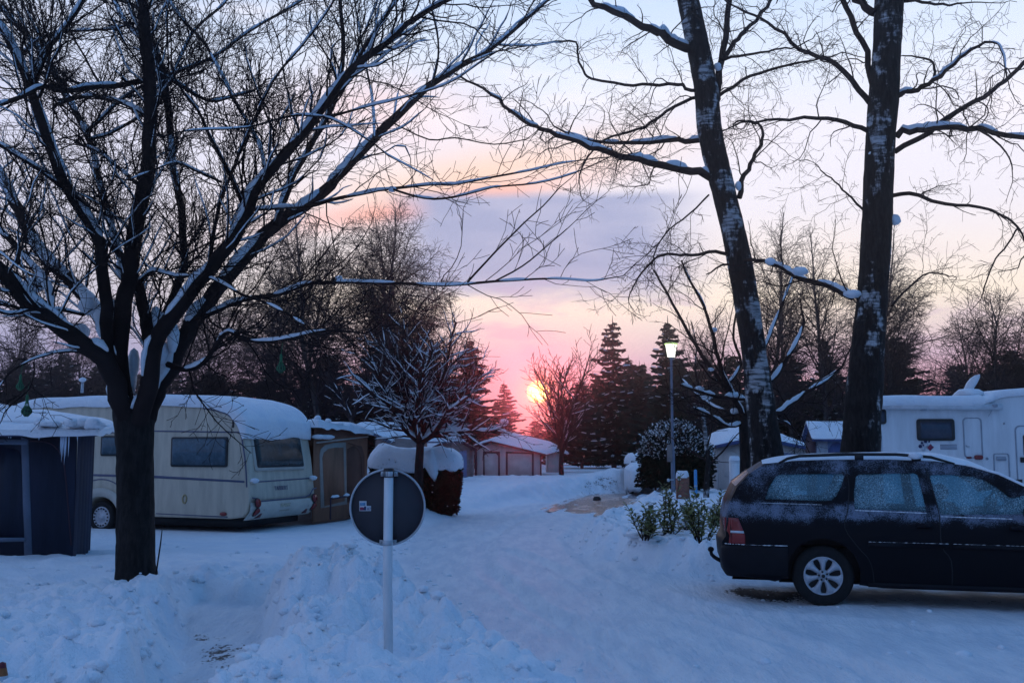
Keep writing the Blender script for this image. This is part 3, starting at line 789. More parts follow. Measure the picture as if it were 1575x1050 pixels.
def trunk_geo(px, w, d, k=18, flare=0.0, rough=0.05, seed=1, below=0.5):
    """thick bark-relief trunk from traced pixels"""
    pts = [at(p[0], p[1], d) for p in px]; rad = [x/2/F*d for x in w]
    pts = [(pts[0][0], pts[0][1], pts[0][2]-below)]+pts; rad = [rad[0]*(1+flare)]+rad
    P, Rd = smooth_path(pts, rad, 8); P = np.array(P); Rd = np.array(Rd); n = len(P)
    th = np.arange(k)*2*math.pi/k
    x = P[:, None, 0]+Rd[:, None]*np.cos(th); y = P[:, None, 1]+Rd[:, None]*np.sin(th); z = np.repeat(P[:, 2:3], k, 1)
    rel = 1+rough*(fbm(th[None]*2.2+seed+0*z, z*1.6, 3)+0.6*fbm(th[None]*5+seed*3+0*z, z*7, 3))
    x = P[:, None, 0]+Rd[:, None]*rel*np.cos(th); y = P[:, None, 1]+Rd[:, None]*rel*np.sin(th)
    V = np.stack([x, y, z], -1).reshape(-1, 3)
    G = Geo(); G.add(V, np.array([(i*k+j, i*k+(j+1) % k, (i+1)*k+(j+1) % k, (i+1)*k+j) for i in range(n-1) for j in range(k)])); return G

# ---- the big tree on the left -------------------------------------------------
def left_tree():
    R = random.Random(5); D = 10.9
    base = at(211,885,D)
    t = thing('broadleaf_tree', 'big dark bare tree with snow-laden limbs forking above its thick trunk, left foreground', 'tree', (base[0], D, gz(base[0], D)))
    G = trunk_geo([(211,890),(209,860),(208,800),(207,740),(207,690),(206,655),(205,632),(206,612)], [62,57,55,55,55,59,60,46], D, 30, 0.15, 0.09, 3)
    G.build('trunk', BARK, t)
    LB = [ # pixel path, widths, depth start, depth end
     ([(196,640),(178,590),(160,552),(111,518),(71,487),(29,450),(0,415),(-60,360),(-130,300)], (46,20), D-.1, D-2.2),
     ([(192,625),(176,575),(171,521),(143,473),(108,430),(71,396),(43,356),(22,310),(0,270),(-40,200)], (38,16), D+.1, D+1.6),
     ([(184,570),(165,530),(163,475),(157,410),(152,365),(95,274),(65,190),(46,133),(11,57),(-20,10)], (30,14), D-.1, D-1.8),
     ([(85,500),(80,473),(71,435),(43,400),(14,367),(-20,340)], (18,11), D-1, D-.4),
     ([(194,436),(168,335),(145,244),(133,205),(103,148),(76,99),(57,72),(11,23),(-20,-10)], (17,9), D, D+1.9),
     ([(200,640),(186,590),(181,540),(191,464),(200,421),(208,350),(225,274),(232,183),(230,114),(225,57),(217,0),(214,-60)], (42,20), D, D-.9),
     ([(216,640),(226,590),(229,527),(219,470),(210,430)], (32,20), D+.1, D),
     ([(230,560),(250,495),(272,444),(284,405),(282,381),(278,324),(267,259),(259,171),(250,110),(236,70)], (18,13), D+.2, D+1.2),
     ([(212,650),(228,600),(237,533),(271,476),(309,430),(337,396),(369,350),(404,274),(450,225),(500,160),(538,110),(591,69),(626,38),(660,15),(698,-5),(740,-30)], (42,7), D-.1, D-2.3),
     ([(218,655),(240,605),(262,565),(289,510),(309,479),(343,433),(380,393),(419,350),(476,312),(500,293),(527,263),(576,213),(626,164),(664,130),(706,103),(748,80),(786,50),(843,0),(870,-25)], (44,5), D, D+1.6),
     ([(424,345),(430,324),(453,267),(484,213),(503,180),(519,141),(528,76),(523,0),(522,-40)], (16,7), D+.3, D+.8),
     ([(503,165),(538,120),(550,91),(576,50),(610,0),(630,-30)], (12,7), D-1.4, D-1.0),
     ([(388,322),(428,319),(475,317),(511,307),(570,295),(601,290),(660,284),(702,283),(760,272),(816,262),(870,250),(930,242)], (10,2), D+.3, D-1.4),
     ([(601,290),(652,305),(698,303),(759,288),(824,282),(881,267),(935,243)], (6,2), D-.6, D-1.8),
     ([(258,560),(286,568),(314,556),(331,533),(343,516),(357,510),(371,521),(410,524),(450,518),(500,508),(560,512)], (14,4), D, D-1.9),
     ([(300,490),(320,484),(371,461),(426,453),(476,436),(560,434),(617,436),(693,438),(760,433),(850,428),(905,432),(935,428)], (13,2.5), D, D-2.4),
     ([(719,434),(762,387),(804,345),(835,317),(862,287)], (5,2), D-1.7, D-2.2),
     ([(762,432),(804,409),(838,381),(872,352)], (4,2), D-1.9, D-2.6),
     ([(200,440),(217,430),(237,416),(271,424),(323,427),(371,452),(420,470),(470,500)], (10,4), D-.1, D-1.6),
     ([(129,484),(86,476),(49,476),(14,483),(-20,470)], (8,5), D-.6, D-1.8),
     ([(112,515),(90,503),(66,493),(30,475),(0,464),(-30,455)], (10,7), D-.6, D+.4),
     ([(140,545),(122,541),(91,541),(61,549),(43,556),(15,573),(0,593),(-30,620)], (8,3), D-.6, D-1.6),
     ([(52,556),(52,575),(45,598),(30,612),(10,630),(3,645)], (4,2), D-1.2, D-1.6),
     ([(227,123),(173,133),(140,133),(100,140),(67,133),(30,150),(-10,165)], (15,9), D-.5, D-2.0),
     ([(233,182),(200,163),(160,150),(127,148),(90,160)], (11,7), D-.6, D+.6),
     ([(133,203),(150,188),(187,153),(228,128),(260,115),(328,88),(381,50),(453,8),(480,-10)], (9,5), D+.4, D+2.0),
     ([(134,215),(170,205),(229,170),(250,150),(297,50),(343,8),(360,-20)], (8,5), D+.4, D+2.4),
     ([(50,140),(60,110),(73,77),(90,55),(110,28),(127,0),(140,-30)], (13,9), D-1.4, D-1.0),
     ([(-10,215),(20,235),(40,247),(77,273),(100,290)], (12,9), D-1.2, D-1.0),
     ([(215,285),(200,273),(173,250),(147,230),(120,222)], (9,6), D-.5, D+.8),
     ([(373,340),(373,316),(343,248),(320,205),(305,171),(280,140)], (10,5), D-.8, D-1.6),
     ([(408,262),(400,225),(385,198),(350,133),(316,69),(274,23),(255,-10)], (10,5), D-1, D-.2),
     ([(322,412),(335,324),(350,282),(377,217),(419,126),(465,70),(500,23),(520,-10)], (9,4), D-.5, D-2.4),
     ([(340,280),(300,262),(270,250),(236,262),(200,276)], (6,3), D-.6, D-1.6),
     ([(500,182),(560,165),(620,150),(690,128),(740,95),(780,70)], (6,2.5), D-1.3, D-2.8),
     ([(500,180),(450,178),(380,196),(300,200),(270,205)], (6,3), D-1.5, D-2.8),
     ([(237,110),(262,122),(320,155),(360,148),(390,140)], (9,5), D-.5, D+.6),
     ([(576,215),(572,150),(560,90),(552,40),(545,0)], (7,3), D+.8, D+2.0),
     ([(664,132),(674,90),(672,50),(660,0)], (6,3), D+1, D+.4),
     ([(606,190),(660,215),(700,212),(760,222),(810,214)], (4,2), D+1, D+.2),
     ([(217,60),(190,30),(170,-10)], (10,7), D-.8, D+.5),
     ([(30,90),(60,60),(110,48),(170,45),(210,35)], (8,4), D+1.4, D+.2),
     ([(160,640),(150,622),(144,612),(165,600),(172,592)], (2,3), D-.4, D-.2),
    ]
    T = Tubes(); sn = []; P = GP(wob=0.19, up=[0,0.06,0.09,0.10], dens=[12,12,10,0], l0=(0.35,1.7), ratio=(0.28,0.55), ang=(22,58), maxlev=3, rmin=0.0027, seg=0.13, rk=0.42)
    P.snowr = 0.012; P.rcap = (9,.013,.0055,.0032,.003)
    P.snowr = 0.0118
    for i, (px, w, d0, d1) in enumerate(LB[:-1]):
        w = (w[0]*.70, w[1]*.85)
        P.l0 = (0.35,1.7) if w[0] >= 6 else (0.2,0.85); P.dens = [9.5,11.5,10,0] if w[0] >= 6 and max(p[0] for p in px) < 800 else ([7.5,9,8,0] if max(p[0] for p in px) < 800 else [4.2,4.5,4,0])
        pts, rad = limb(px, w, d0, d1, R, 0.10)
        T.add(pts, rad, 9 if w[0] > 12 else 6); L = plen(pts)
        if w[0] > 4: sn.append((pts, rad))
        Dn = dirs_of(pts)
        # bare lower part of the big limbs
        children(T, pts, rad, Dn, L, 0, P, R, sn if w[0] > 16 else None, 0.30 if w[0] > 16 else 0.08)
        grow(T, pts[-1], Dn[-1], R.uniform(0.5, 1.2), rad[-1], 1, P, R)
    T.geo().build('crown', TWIG, t)
    G = snow_on(sn, R, 0.90, 1.1, 0.95, plaster=0.85)
    for (x, y, rx, rz) in [(205,560,9,26),(203,585,7,22),(250,545,10,20),(266,520,9,26),(232,585,6,18),(158,500,10,22),(135,470,14,16),(122,510,16,14),(52,438,20,13),(172,480,9,22),(240,490,9,20),(188,410,10,20),(206,626,8,9)]:
        c = at(x, y, D+0.12); blob(G, c, (rx/F*D, 0.09, rz/F*D), R)
    for (x, y, s, d) in [(603,291,6,D-.6),(522,428,5,D-1.6)]:
        blob(G, at(x, y, d), (s/F*D, s/F*D*0.8, s/F*D*0.8), R)
    G.build('branch_snow', SNOW, t)
left_tree()

# ---- the two birches on the right ----------------------------------------------
def droop(T, pts, rad, R, n_per, lmax, P2):
    """crooked side shoots with fine hanging birch twigs"""
    D = dirs_of(pts); L = plen(pts)
    children(T, pts, rad, D, L, 0, P2, R, None, 0.15)
def birch(name_label, trunk, tw, D, limbs, seed, mat_t, lumps=()):
    R = random.Random(seed); b = at(trunk[0][0], trunk[0][1], D)
    t = thing('birch_tree', name_label, 'tree', (b[0], D, gz(b[0], D)))
    trunk_geo(trunk, tw, D, 24, 0.25, 0.08, seed, 1.2).build('trunk', mat_t, t)
    T = Tubes(); sn = []
    P = GP(rcap=(9,.014,.006,.0035,.003), wob=0.26, up=[0,-0.01,-0.055,-0.11], dens=[4.6,7.5,8.0,0], l0=(0.35,1.5), ratio=(0.30,0.62), ang=(25,75), maxlev=3, rmin=0.0026, seg=0.10, rk=0.40)
    for px, w, d0, d1, s in limbs:
        pts, rad = limb(px, w, D+d0, D+d1, R, 0.42); T.add(pts, rad, 7)
        if s: sn.append((pts, rad))
        Dn = dirs_of(pts); children(T, pts, rad, Dn, plen(pts), 0, P, R, None, 0.12); grow(T, pts[-1], Dn[-1], R.uniform(0.4, 1.0), rad[-1], 1, P, R)
    T.geo().build('crown', BIRCHTW, t)
    G = snow_on(sn, R, 0.85, 1.8, 0.88)
    for x, y, rx, rz in lumps: blob(G, at(x, y, D-0.05), (rx/F*D, rx/F*D*0.8, rz/F*D), R)
    G.build('branch_snow', SNOW, t)
birch('leaning birch with peeling white bark behind the rear of the dark estate car',
 [(1184,735),(1180,700),(1172,639),(1163,563),(1152,487),(1141,420),(1125,343),(1106,266),(1093,206),(1086,141),(1074,73),(1058,0),(1048,-60)],
 [62,50,43,40,38,39,38,38,39,38,36,34,32], 16.0, [
 ([(1105,275),(1062,263),(1000,251),(938,236),(889,219),(843,202),(816,190),(782,168),(767,152),(729,130),(700,115)], (14,3), 0, -1.2, 1),
 ([(1090,218),(1040,216),(1000,219),(940,219),(900,215),(860,200)], (10,3), 0, .9, 1),
 ([(1062,75),(1030,58),(1000,43),(960,25),(915,2),(890,-15)], (15,8), 0, -1.2, 1),
 ([(1085,143),(1064,139),(1040,130),(1000,131),(961,131),(911,122),(896,107),(889,88),(885,65),(854,65),(812,70),(763,80)], (6,2), 0, -.8, 0),
 ([(1088,150),(1064,152),(1026,171),(1000,190),(969,202),(930,215),(905,240),(893,262)], (6,2.5), 0, .7, 0),
 ([(1099,165),(1103,141),(1109,94),(1118,43),(1120,0),(1121,-40)], (12,8), 0, .5, 0),
 ([(1112,92),(1130,66),(1146,47),(1171,21),(1190,-5)], (8,5), .1, 1.0, 0),
 ([(1112,92),(1135,86),(1171,81),(1200,75),(1223,73),(1245,62)], (5,2), .1, -1.0, 0),
 ([(1105,148),(1141,124),(1184,107),(1225,97),(1257,92),(1285,84)], (6,2.5), .1, -.6, 0),
 ([(1137,304),(1146,270),(1158,245),(1171,223),(1173,200),(1160,188),(1140,187)], (9,3), 0, .6, 0),
 ([(1120,392),(1100,388),(1062,391),(1040,392),(1020,392),(998,407),(980,430),(970,450)], (6,2), 0, -1.2, 0),
 ([(1090,300),(1060,330),(1030,352),(1010,380),(1005,400)], (3,2), 0, -1.5, 0),
 ([(1184,590),(1205,560),(1224,526),(1235,500)], (8,5), .1, .8, 1),
 ([(1190,636),(1224,615),(1260,592),(1290,570)], (8,4), .1, 1.2, 1),
 ([(1175,640),(1210,650),(1225,665)], (4,2), .1, 1.2, 1),
 ], 21, BIRCH, [(1136,286,5,8),(1104,103,6,7)])
birch('thick upright birch with dark furrowed bark between the estate car and the motorhome',
 [(1321,725),(1323,700),(1325,660),(1330,600),(1336,520),(1343,445),(1349,343),(1353,236),(1358,171),(1364,73),(1368,0),(1371,-60)],
 [66,60,56,55,50,46,47,45,46,43,46,46], 14.5, [
 ([(1379,210),(1411,201),(1454,195),(1506,199),(1575,210),(1650,222)], (11,7), 0, -.6, 1),
 ([(1377,233),(1428,201),(1471,173),(1514,150),(1548,124),(1575,98),(1610,65)], (9,6), .05, .9, 0),
 ([(1376,152),(1390,141),(1411,139),(1437,124),(1467,98),(1493,77),(1527,64),(1544,86),(1548,120)], (9,2.5), 0, -1.0, 1),
 ([(1437,124),(1438,105),(1430,93),(1410,88),(1388,86)], (5,2), -.3, .6, 0),
 ([(1371,301),(1398,298),(1454,313),(1506,319),(1540,330),(1566,350),(1580,380)], (7,3), 0, -1.2, 0),
 ([(1566,350),(1550,375),(1531,398),(1520,425),(1512,450)], (3,2), -1.2, -1.5, 0),
 ([(1334,201),(1300,188),(1257,182),(1197,184),(1160,188),(1137,186)], (8,3), 0, -.8, 0),
 ([(1338,158),(1308,124),(1274,90),(1231,75),(1193,43),(1160,25),(1128,8)], (10,3), 0, .9, 0),
 ([(1342,130),(1330,81),(1313,38),(1296,0),(1285,-30)], (10,8), 0, .8, 0),
 ([(1506,200),(1530,215),(1553,244),(1557,262)], (4,2), -.4, -.8, 0),
 ([(1346,20),(1325,4),(1305,-12)], (14,10), 0, .4, 0),
 ([(1388,2),(1420,3),(1450,8),(1480,5)], (6,3), 0, -.6, 0),
 ([(1330,325),(1310,305),(1296,291),(1278,274),(1262,262)], (4,2), 0, .7, 0),
 ([(1321,456),(1300,450),(1257,433),(1223,424),(1184,405),(1160,400)], (11,6), 0, 1.2, 1),
 ([(1372,470),(1400,440),(1430,420),(1460,425)], (4,2), 0, 1.2, 0),
 ], 22, BIRCH2, [(1344,238,12,7),(1376,338,9,9),(1185,402,8,6),(1230,417,13,7),(1312,452,14,7),(1352,174,3,5)])

# ---- generic bare trees -----------------------------------------------------------
def bare_tree(name, label, px, py, D, top, spread, seed, w, fork=0.35, group=None, snow=0, style='vase', tw=None, bk=None, nl=7, dens=1.0, lean=0.0, twr=0.006, nclump=0):
    """px,py base pixel; top pixel row; spread px halfwidth; style vase/birch/round"""
    R = random.Random(seed); b = at(px, py, D); g = gz(b[0], D); z1 = at(px, top, D)[2]; Hh = z1-g; Wd = spread/F*D
    t = thing(name, label, 'tree', (b[0], D, g), group)
    zf = g+Hh*fork; r0 = w/2/F*D
    n = 8; tp = []; tr = []; x = b[0]; y = D; lean = lean or (R.uniform(-.09, .09) if style == 'birch' else 0); wx = 0
    ztop = zf if style != 'birch' else g+Hh*0.80
    for i in range(n+1):
        f = i/n; wx += R.gauss(0, r0*.9) if style == 'birch' else R.gauss(0, r0*.07); tp.append((x+lean*f*Hh+wx, y+wx*.5, g-0.3+(ztop-g+0.3)*f)); tr.append(r0*(1-0.3*f) if style != 'birch' else max(0.012, r0*(1-0.88*f)))
    T = Tubes(); T.add(tp, tr, 9); T.geo().build('trunk', bk or BARK, t)
    T = Tubes(); sn = []
    if style == 'birch':
        P = GP(wob=0.10, up=[0,0.004,-0.03,-0.09], dens=[0,6.5*dens,7.5*dens,4.0*dens], ratio=(0.30,0.55), ang=(25,62), maxlev=3, rmin=twr, seg=0.35, rk=0.5, lmin=0.25)
        m = int(36*dens)
        for i in range(m):
            f = 0.20+0.79*(i+R.random())/m; q = f*n*1.0; j = min(n-1, int(q)); gg = q-j
            p = tuple(tp[j][c]*(1-gg)+tp[j+1][c]*gg for c in range(3)); rr0 = tr[j]*(1-gg)+tr[j+1]*gg
            ll = Wd*1.6*math.sin(math.pi*min(0.95, 0.25+0.75*(f-0.2)/0.8))**0.7*R.uniform(.75, 1.1)
            a = i*2.4; elv = R_(R.uniform(18, 55)+24*f); d = (math.cos(a)*math.cos(elv), math.sin(a)*math.cos(elv), math.sin(elv))
            grow(T, p, d, ll, max(twr, rr0*0.45), 1, P, R)
    else:
        top_p = tp[-1]
        P = GP(wob=0.11 if style == 'vase' else 0.15, up=[0,0.015,0.02,0.02], dens=[0,6.0*dens,8*dens,8*dens], ratio=(0.3,0.6), ang=(22,58), maxlev=3, rmin=twr, seg=0.22, rk=0.5, lmin=0.1)
        P.snowr = 0.022 if style == 'vase' else 0.009
        for i in range(nl):
            a = i*2.4+R.random(); elv = R_(R.uniform(46, 86)); 
            if style == 'round': elv = R_(R.uniform(24, 82))
            d = (math.cos(a)*math.cos(elv), math.sin(a)*math.cos(elv), math.sin(elv))
            reach = 1/math.sqrt((math.cos(elv)/Wd)**2+(math.sin(elv)/(z1-zf))**2)
            grow(T, (top_p[0], top_p[1], top_p[2]-R.random()*Hh*0.04), d, reach*R.uniform(.8, 1.05), r0*R.uniform(.45, .65), 0 if style == 'round' else 1, P, R, sn if snow else None) if style != 'round' else grow(T, top_p, d, reach*0.86, r0*R.uniform(.4,.6), 1, P, R, sn if snow else None)
    T.geo().build('crown', tw or FARTW, t)
    if snow:
        G = snow_on(sn, R, snow, 1.6 if style == 'vase' else 2.6, 0.92)
        for _ in range(nclump):
            a = R.random()*6.283; q = R.random()**.6; c = (tp[-1][0]+Wd*.42*q*math.cos(a), D+Wd*.42*q*math.sin(a), zf+(z1-zf)*(0.08+.52*R.random()))
            s = .03+.08*R.random()**2; blob(G, c, (s*R.uniform(.8, 1.5), s, s*R.uniform(.6, 1.0)), R, 7)
        G.build('branch_snow', SNOW, t)
    return t
bare_tree('ornamental_tree', 'small dense-crowned bare tree with snow in its forks, rising in front of the snow-capped hedge', 643,778, 24.0, 440, 150, 31, 17, 0.30, snow=0.75, style='round', tw=TWIG, nl=19, dens=1.25, twr=0.0055, nclump=0)
bare_tree('vase_shaped_tree', 'slim vase-shaped bare tree right of the low red sun, beside the far beige awning', 863,735, 47.0, 505, 62, 32, 9, 0.18, snow=0.4, style='vase', tw=TWIG, nl=9, dens=0.62, twr=0.011)

def sapling():
    R = random.Random(9); D = 17.5; b = at(1146,742,D)
    t = thing('fruit_tree', 'low spreading bare tree with snowy side branches just left of the leaning birch', 'tree', (b[0], D, gz(b[0], D)))
    trunk_geo([(1147,748),(1146,690),(1143,640)], [20,17,15], D, 12, 0.1, 0.08, 5).build('trunk', BARK, t)
    T = Tubes(); sn = []
    P = GP(wob=0.13, up=[0,0.02,0.02,0.0], dens=[2.4,4.2,6,0], l0=(0.4,1.4), ratio=(0.3,0.6), ang=(25,60), maxlev=3, rmin=0.0032, seg=0.14, rk=0.45)
    for px, w, d0, d1, s in [
     ([(1145,645),(1132,618),(1117,587),(1105,551),(1097,520),(1082,470),(1060,430),(1048,400)], (9,3), 0, -1, 1),
     ([(1142,632),(1118,600),(1096,569),(1071,532),(1041,480),(1020,440),(1005,415)], (8,3), 0, .8, 0),
     ([(1145,614),(1125,612),(1102,609),(1075,602),(1047,592)], (7,4), 0, -1.2, 2),
     ([(1130,634),(1105,628),(1087,618),(1065,600),(1048,582)], (5,3), 0, 1, 1),
     ([(1146,636),(1110,641),(1080,639),(1050,632),(1041,625)], (5,2), 0, -.6, 0),
     ([(1146,640),(1160,600),(1168,560),(1190,500),(1210,450),(1225,410)], (8,3), 0, 1.2, 1),
     ([(1120,590),(1140,560),(1128,520),(1135,470),(1150,430)], (5,2.5), 0, .6, 1),
     ([(1146,650),(1120,655),(1095,640),(1070,628)], (5,3), .1, -1.2, 2)]:
        pts, rad = limb(px, w, D+d0, D+d1, R, .2); T.add(pts, rad, 6)
        if s: sn.append((pts, rad))
        if s == 2: sn.append((pts, [r*1.4 for r in rad]))
        children(T, pts, rad, dirs_of(pts), plen(pts), 0, P, R, None)
    T.geo().build('crown', TWIG, t); G = snow_on(sn, R, 0.8, 1.8, 0.85)
    for x, y, s in [(1098,507,6),(1093,568,5),(1086,610,9),(1140,613,8),(1130,632,8),(1075,598,8)]: blob(G, at(x, y, D), (s/F*D, s/F*D*.8, s/F*D*.6), R)
    G.build('branch_snow', SNOW, t)
sapling()
bare_tree('birch_tree', 'thin crooked young birch stem standing between the round shrub and the right-hand tent', 1085,750, 27.0, 430, 60, 41, 10, style='birch', tw=BIRCHTW, bk=BIRCH, dens=0.55, twr=0.006)

BG = 'bare trees at the back of the campsite'
for k, (px, D, top, sprd, w, sty, lab) in enumerate([
    (505, 44, 205, 75, 11, 'birch', 'tall pale-stemmed bare tree rising behind the brown awning'),
    (575, 47, 215, 85, 12, 'birch', 'tall bare tree whose fine crown shows the orange streak of sky, above the hedge'),
    (625, 50, 240, 70, 10, 'birch', 'tall bare tree just left of the open patch of sky, behind the small dense-crowned tree'),
    (455, 46, 300, 80, 10, 'birch', 'bare tree with arching stems behind the rear end of the caravan'),
    (395, 50, 330, 75, 9, 'birch', 'bare tree seen through the right-hand limbs of the big tree, above the caravan roof'),
    (540, 38, 470, 55, 10, 'vase', 'short forked bare tree with snowy arms behind the brown awning'),
    (1182, 48, 225, 62, 9, 'birch', 'tall pale-stemmed birch seen between the two near birches, nearer the leaning one'),
    (1235, 55, 300, 55, 8, 'birch', 'slender birch in the middle of the gap between the two near birches'),
    (1287, 46, 265, 65, 10, 'birch', 'tall fine-twigged birch just left of the upright near birch'),
    (1375, 48, 305, 75, 10, 'birch', 'weeping birch with hanging twig curtain right of the upright near birch'),
    (1340, 52, 250, 60, 9, 'birch', 'tall birch whose crown is split by the upright near trunk'),
    (1080, 52, 410, 50, 7, 'birch', 'fine bare tree behind the glowing lamp, left of the leaning birch'),
    (1560, 42, 395, 75, 12, 'birch', 'broad bare tree above the cab end of the motorhome at the right edge'),
    (1500, 50, 430, 55, 8, 'birch', 'bare tree behind the snow-covered dish on the motorhome'),
    (1440, 60, 520, 40, 5, 'birch', 'low thin bare tree against the pink sky above the middle of the motorhome roof'),
    (1625, 40, 380, 80, 12, 'birch', 'bare tree half cut off by the right edge of the photo'),
    (20, 46, 430, 70, 8, 'birch', 'bare tree at the left edge, behind the hanging green feeders'),
    (110, 52, 440, 60, 7, 'birch', 'bare tree above the front half of the caravan roof'),
    (300, 50, 400, 75, 9, 'birch', 'bare tree right behind the thick trunk of the big tree, above the caravan'),
    (690, 60, 460, 40, 6, 'birch', 'small bare tree left of the low sun, behind the grey gabled tent')]):
    bare_tree('bare_tree' if k not in (6,7,8,9,10) else 'birch_tree', lab, px, 700, D, top, sprd, 100+k, w, style=sty, bk=FARBARK, tw=FARTW, dens=1.2 if k not in (14,19) else 0.7, snow=0.6 if sty == 'vase' else 0, group=BG, twr=0.0072 if k < 12 else 0.008)

# ---- conifers --------------------------------------------------------------------
def conifer_geo(seed, Hh=11.0, Wd=2.8, kind='spruce'):
    R = random.Random(seed); N = Geo(); S = Geo(); V = []; Fq = []; sv = []; sf = []
    z = Hh*0.08
    def quad(a, b, c, d, L=V, M=Fq): i = len(L); L += [a, b, c, d]; M.append((i, i+1, i+2, i+3))
    gap = (0.50 if seed == 1 else 0.36) if kind == 'spruce' else 0.42
    while z < Hh*0.985:
        f = z/Hh
        if kind == 'spruce': L = Wd*(1-f)**(0.66 if seed == 1 else 0.78)*R.uniform(.62, 1.18)+0.12
        else: L = Wd*math.sin(math.pi*min(1, 0.22+0.75*f))**0.8*R.uniform(.65, 1.1)+0.15
        nb = 5+int(4*(1-f))-(1 if seed == 1 else 0); a0 = R.random()*6
        for i in range(nb):
            a = a0+6.283*i/nb+R.uniform(-.25, .25); l = L*R.uniform(.5, 1.18); ca, sa = math.cos(a), math.sin(a)
            m = max(3, int(l/0.32)); dr = R.uniform(.10, .34) if kind == 'spruce' else R.uniform(-.25, .15); px_, pz = 0.0, z+R.uniform(-.1, .1)
            for s in range(m):
                r0 = l*s/m; r1 = l*(s+1.15)/m; t0 = r0/l; t1 = r1/l
                zz = lambda t: pz-dr*l*math.sin(min(1, t)*1.9)*0.8+(0.10*l*t*t)
                wv = 0.30*l*(1-t0)**0.7*0.55+0.10
                for sgn in (-1, 1):
                    jit = R.uniform(-.06, .06); ww = wv*R.uniform(.6, 1.2)
                    p0 = (ca*r0, sa*r0, zz(t0)); p1 = (ca*r1, sa*r1, zz(t1))
                    e1 = (ca*(r1+.1)-sa*sgn*ww, sa*(r1+.1)+ca*sgn*ww, zz(t1)-0.20*R.uniform(.3, 1.5)*(1.0 if kind == 'spruce' else .3)+jit)
                    e0 = (ca*(r0+.12)-sa*sgn*ww*.55, sa*(r0+.12)+ca*sgn*ww*.55, zz(t0)-0.12*R.uniform(.2, 1.4)+jit)
                    quad(p0, p1, e1, e0)
                    # hanging or bristling needles
                    hx = R.uniform(-.5, .5)*ww; hh = R.uniform(.12, .34)*(1 if kind == 'spruce' else -0.6)
                    q0 = (ca*r0-sa*hx, sa*r0+ca*hx, zz(t0)); q1 = (ca*r1-sa*hx, sa*r1+ca*hx, zz(t1))
                    quad(q0, q1, (q1[0], q1[1], q1[2]-hh*.6), (q0[0]+ca*.05, q0[1]+sa*.05, q0[2]-hh))
                if R.random() < 0.11 and l > .4:
                    ww = wv*R.uniform(.25, .6); zt = 0.05
                    quad((ca*r0-sa*ww, sa*r0+ca*ww, zz(t0)+zt-.03), (ca*r1-sa*ww*.6, sa*r1+ca*ww*.6, zz(t1)+zt-.03), (ca*r1, sa*r1, zz(t1)+zt+.04), (ca*r0, sa*r0, zz(t0)+zt+.05), sv, sf)
                    quad((ca*r0+sa*ww, sa*r0-ca*ww, zz(t0)+zt-.03), (ca*r1+sa*ww*.6, sa*r1-ca*ww*.6, zz(t1)+zt-.03), (ca*r1, sa*r1, zz(t1)+zt+.04), (ca*r0, sa*r0, zz(t0)+zt+.05), sv, sf)
        z += gap*R.uniform(.8, 1.2)*(0.55+0.6*(1-f))
    quad((-.05,0,Hh*.95),(.05,0,Hh*.95),(.012,0,Hh+.35),(-.012,0,Hh+.35))
    quad((0,-.05,Hh*.95),(0,.05,Hh*.95),(0,.012,Hh+.35),(0,-.012,Hh+.35))
    return V, Fq, sv, sf
CON = {}
def conifer_proto(key, seed, Hh, Wd, kind): CON[key] = (conifer_geo(seed, Hh, Wd, kind), Hh, kind)
conifer_proto('a', 1, 11.0, 3.3, 'spruce'); conifer_proto('b', 2, 11.0, 3.0, 'spruce'); conifer_proto('c', 3, 10.0, 2.6, 'pine'); conifer_proto('d', 4, 10.5, 3.2, 'pine')
PROT = {}
def conifer(key, label, px, D, top, group, wide=1.0, rz=0.0):
    x = (px-CX)/F*D*1.0/ (cp) * cp; x = at(px, 690, D)[0]; ztop = at(px, top, D)[2]; g = 0.25
    (V, Fq, sv, sf), Hh, kind = CON[key]; s = (ztop-g)/Hh
    if key not in PROT:
        t = thing('spruce_tree' if kind == 'spruce' else 'pine_tree', label, 'tree', (0, 0, 0), group)
        G = Geo(); G.add(V, np.array(Fq)); G.build('crown', NEEDLE if kind == 'spruce' else NEEDLE2, t, False)
        G = Geo(); G.tube([(0,0,-.3),(0.03,0,Hh*.5),(0,0,Hh*.97)], [.2,.12,.02], 7); G.build('trunk', FARBARK, t)
        G = Geo(); G.add(sv, np.array(sf)); G.build('branch_snow', SNOW, t)
        PROT[key] = t; t.location = (x, D, g); t.scale = (s*wide, s*wide, s); t.rotation_euler = (0, 0, rz); t['label'] = label
        if group: t['group'] = group
        return t
    return dup(PROT[key], (x, D, g), label, group, (s*wide, s*wide, s), rz)
CG = 'conifers behind the campsite'
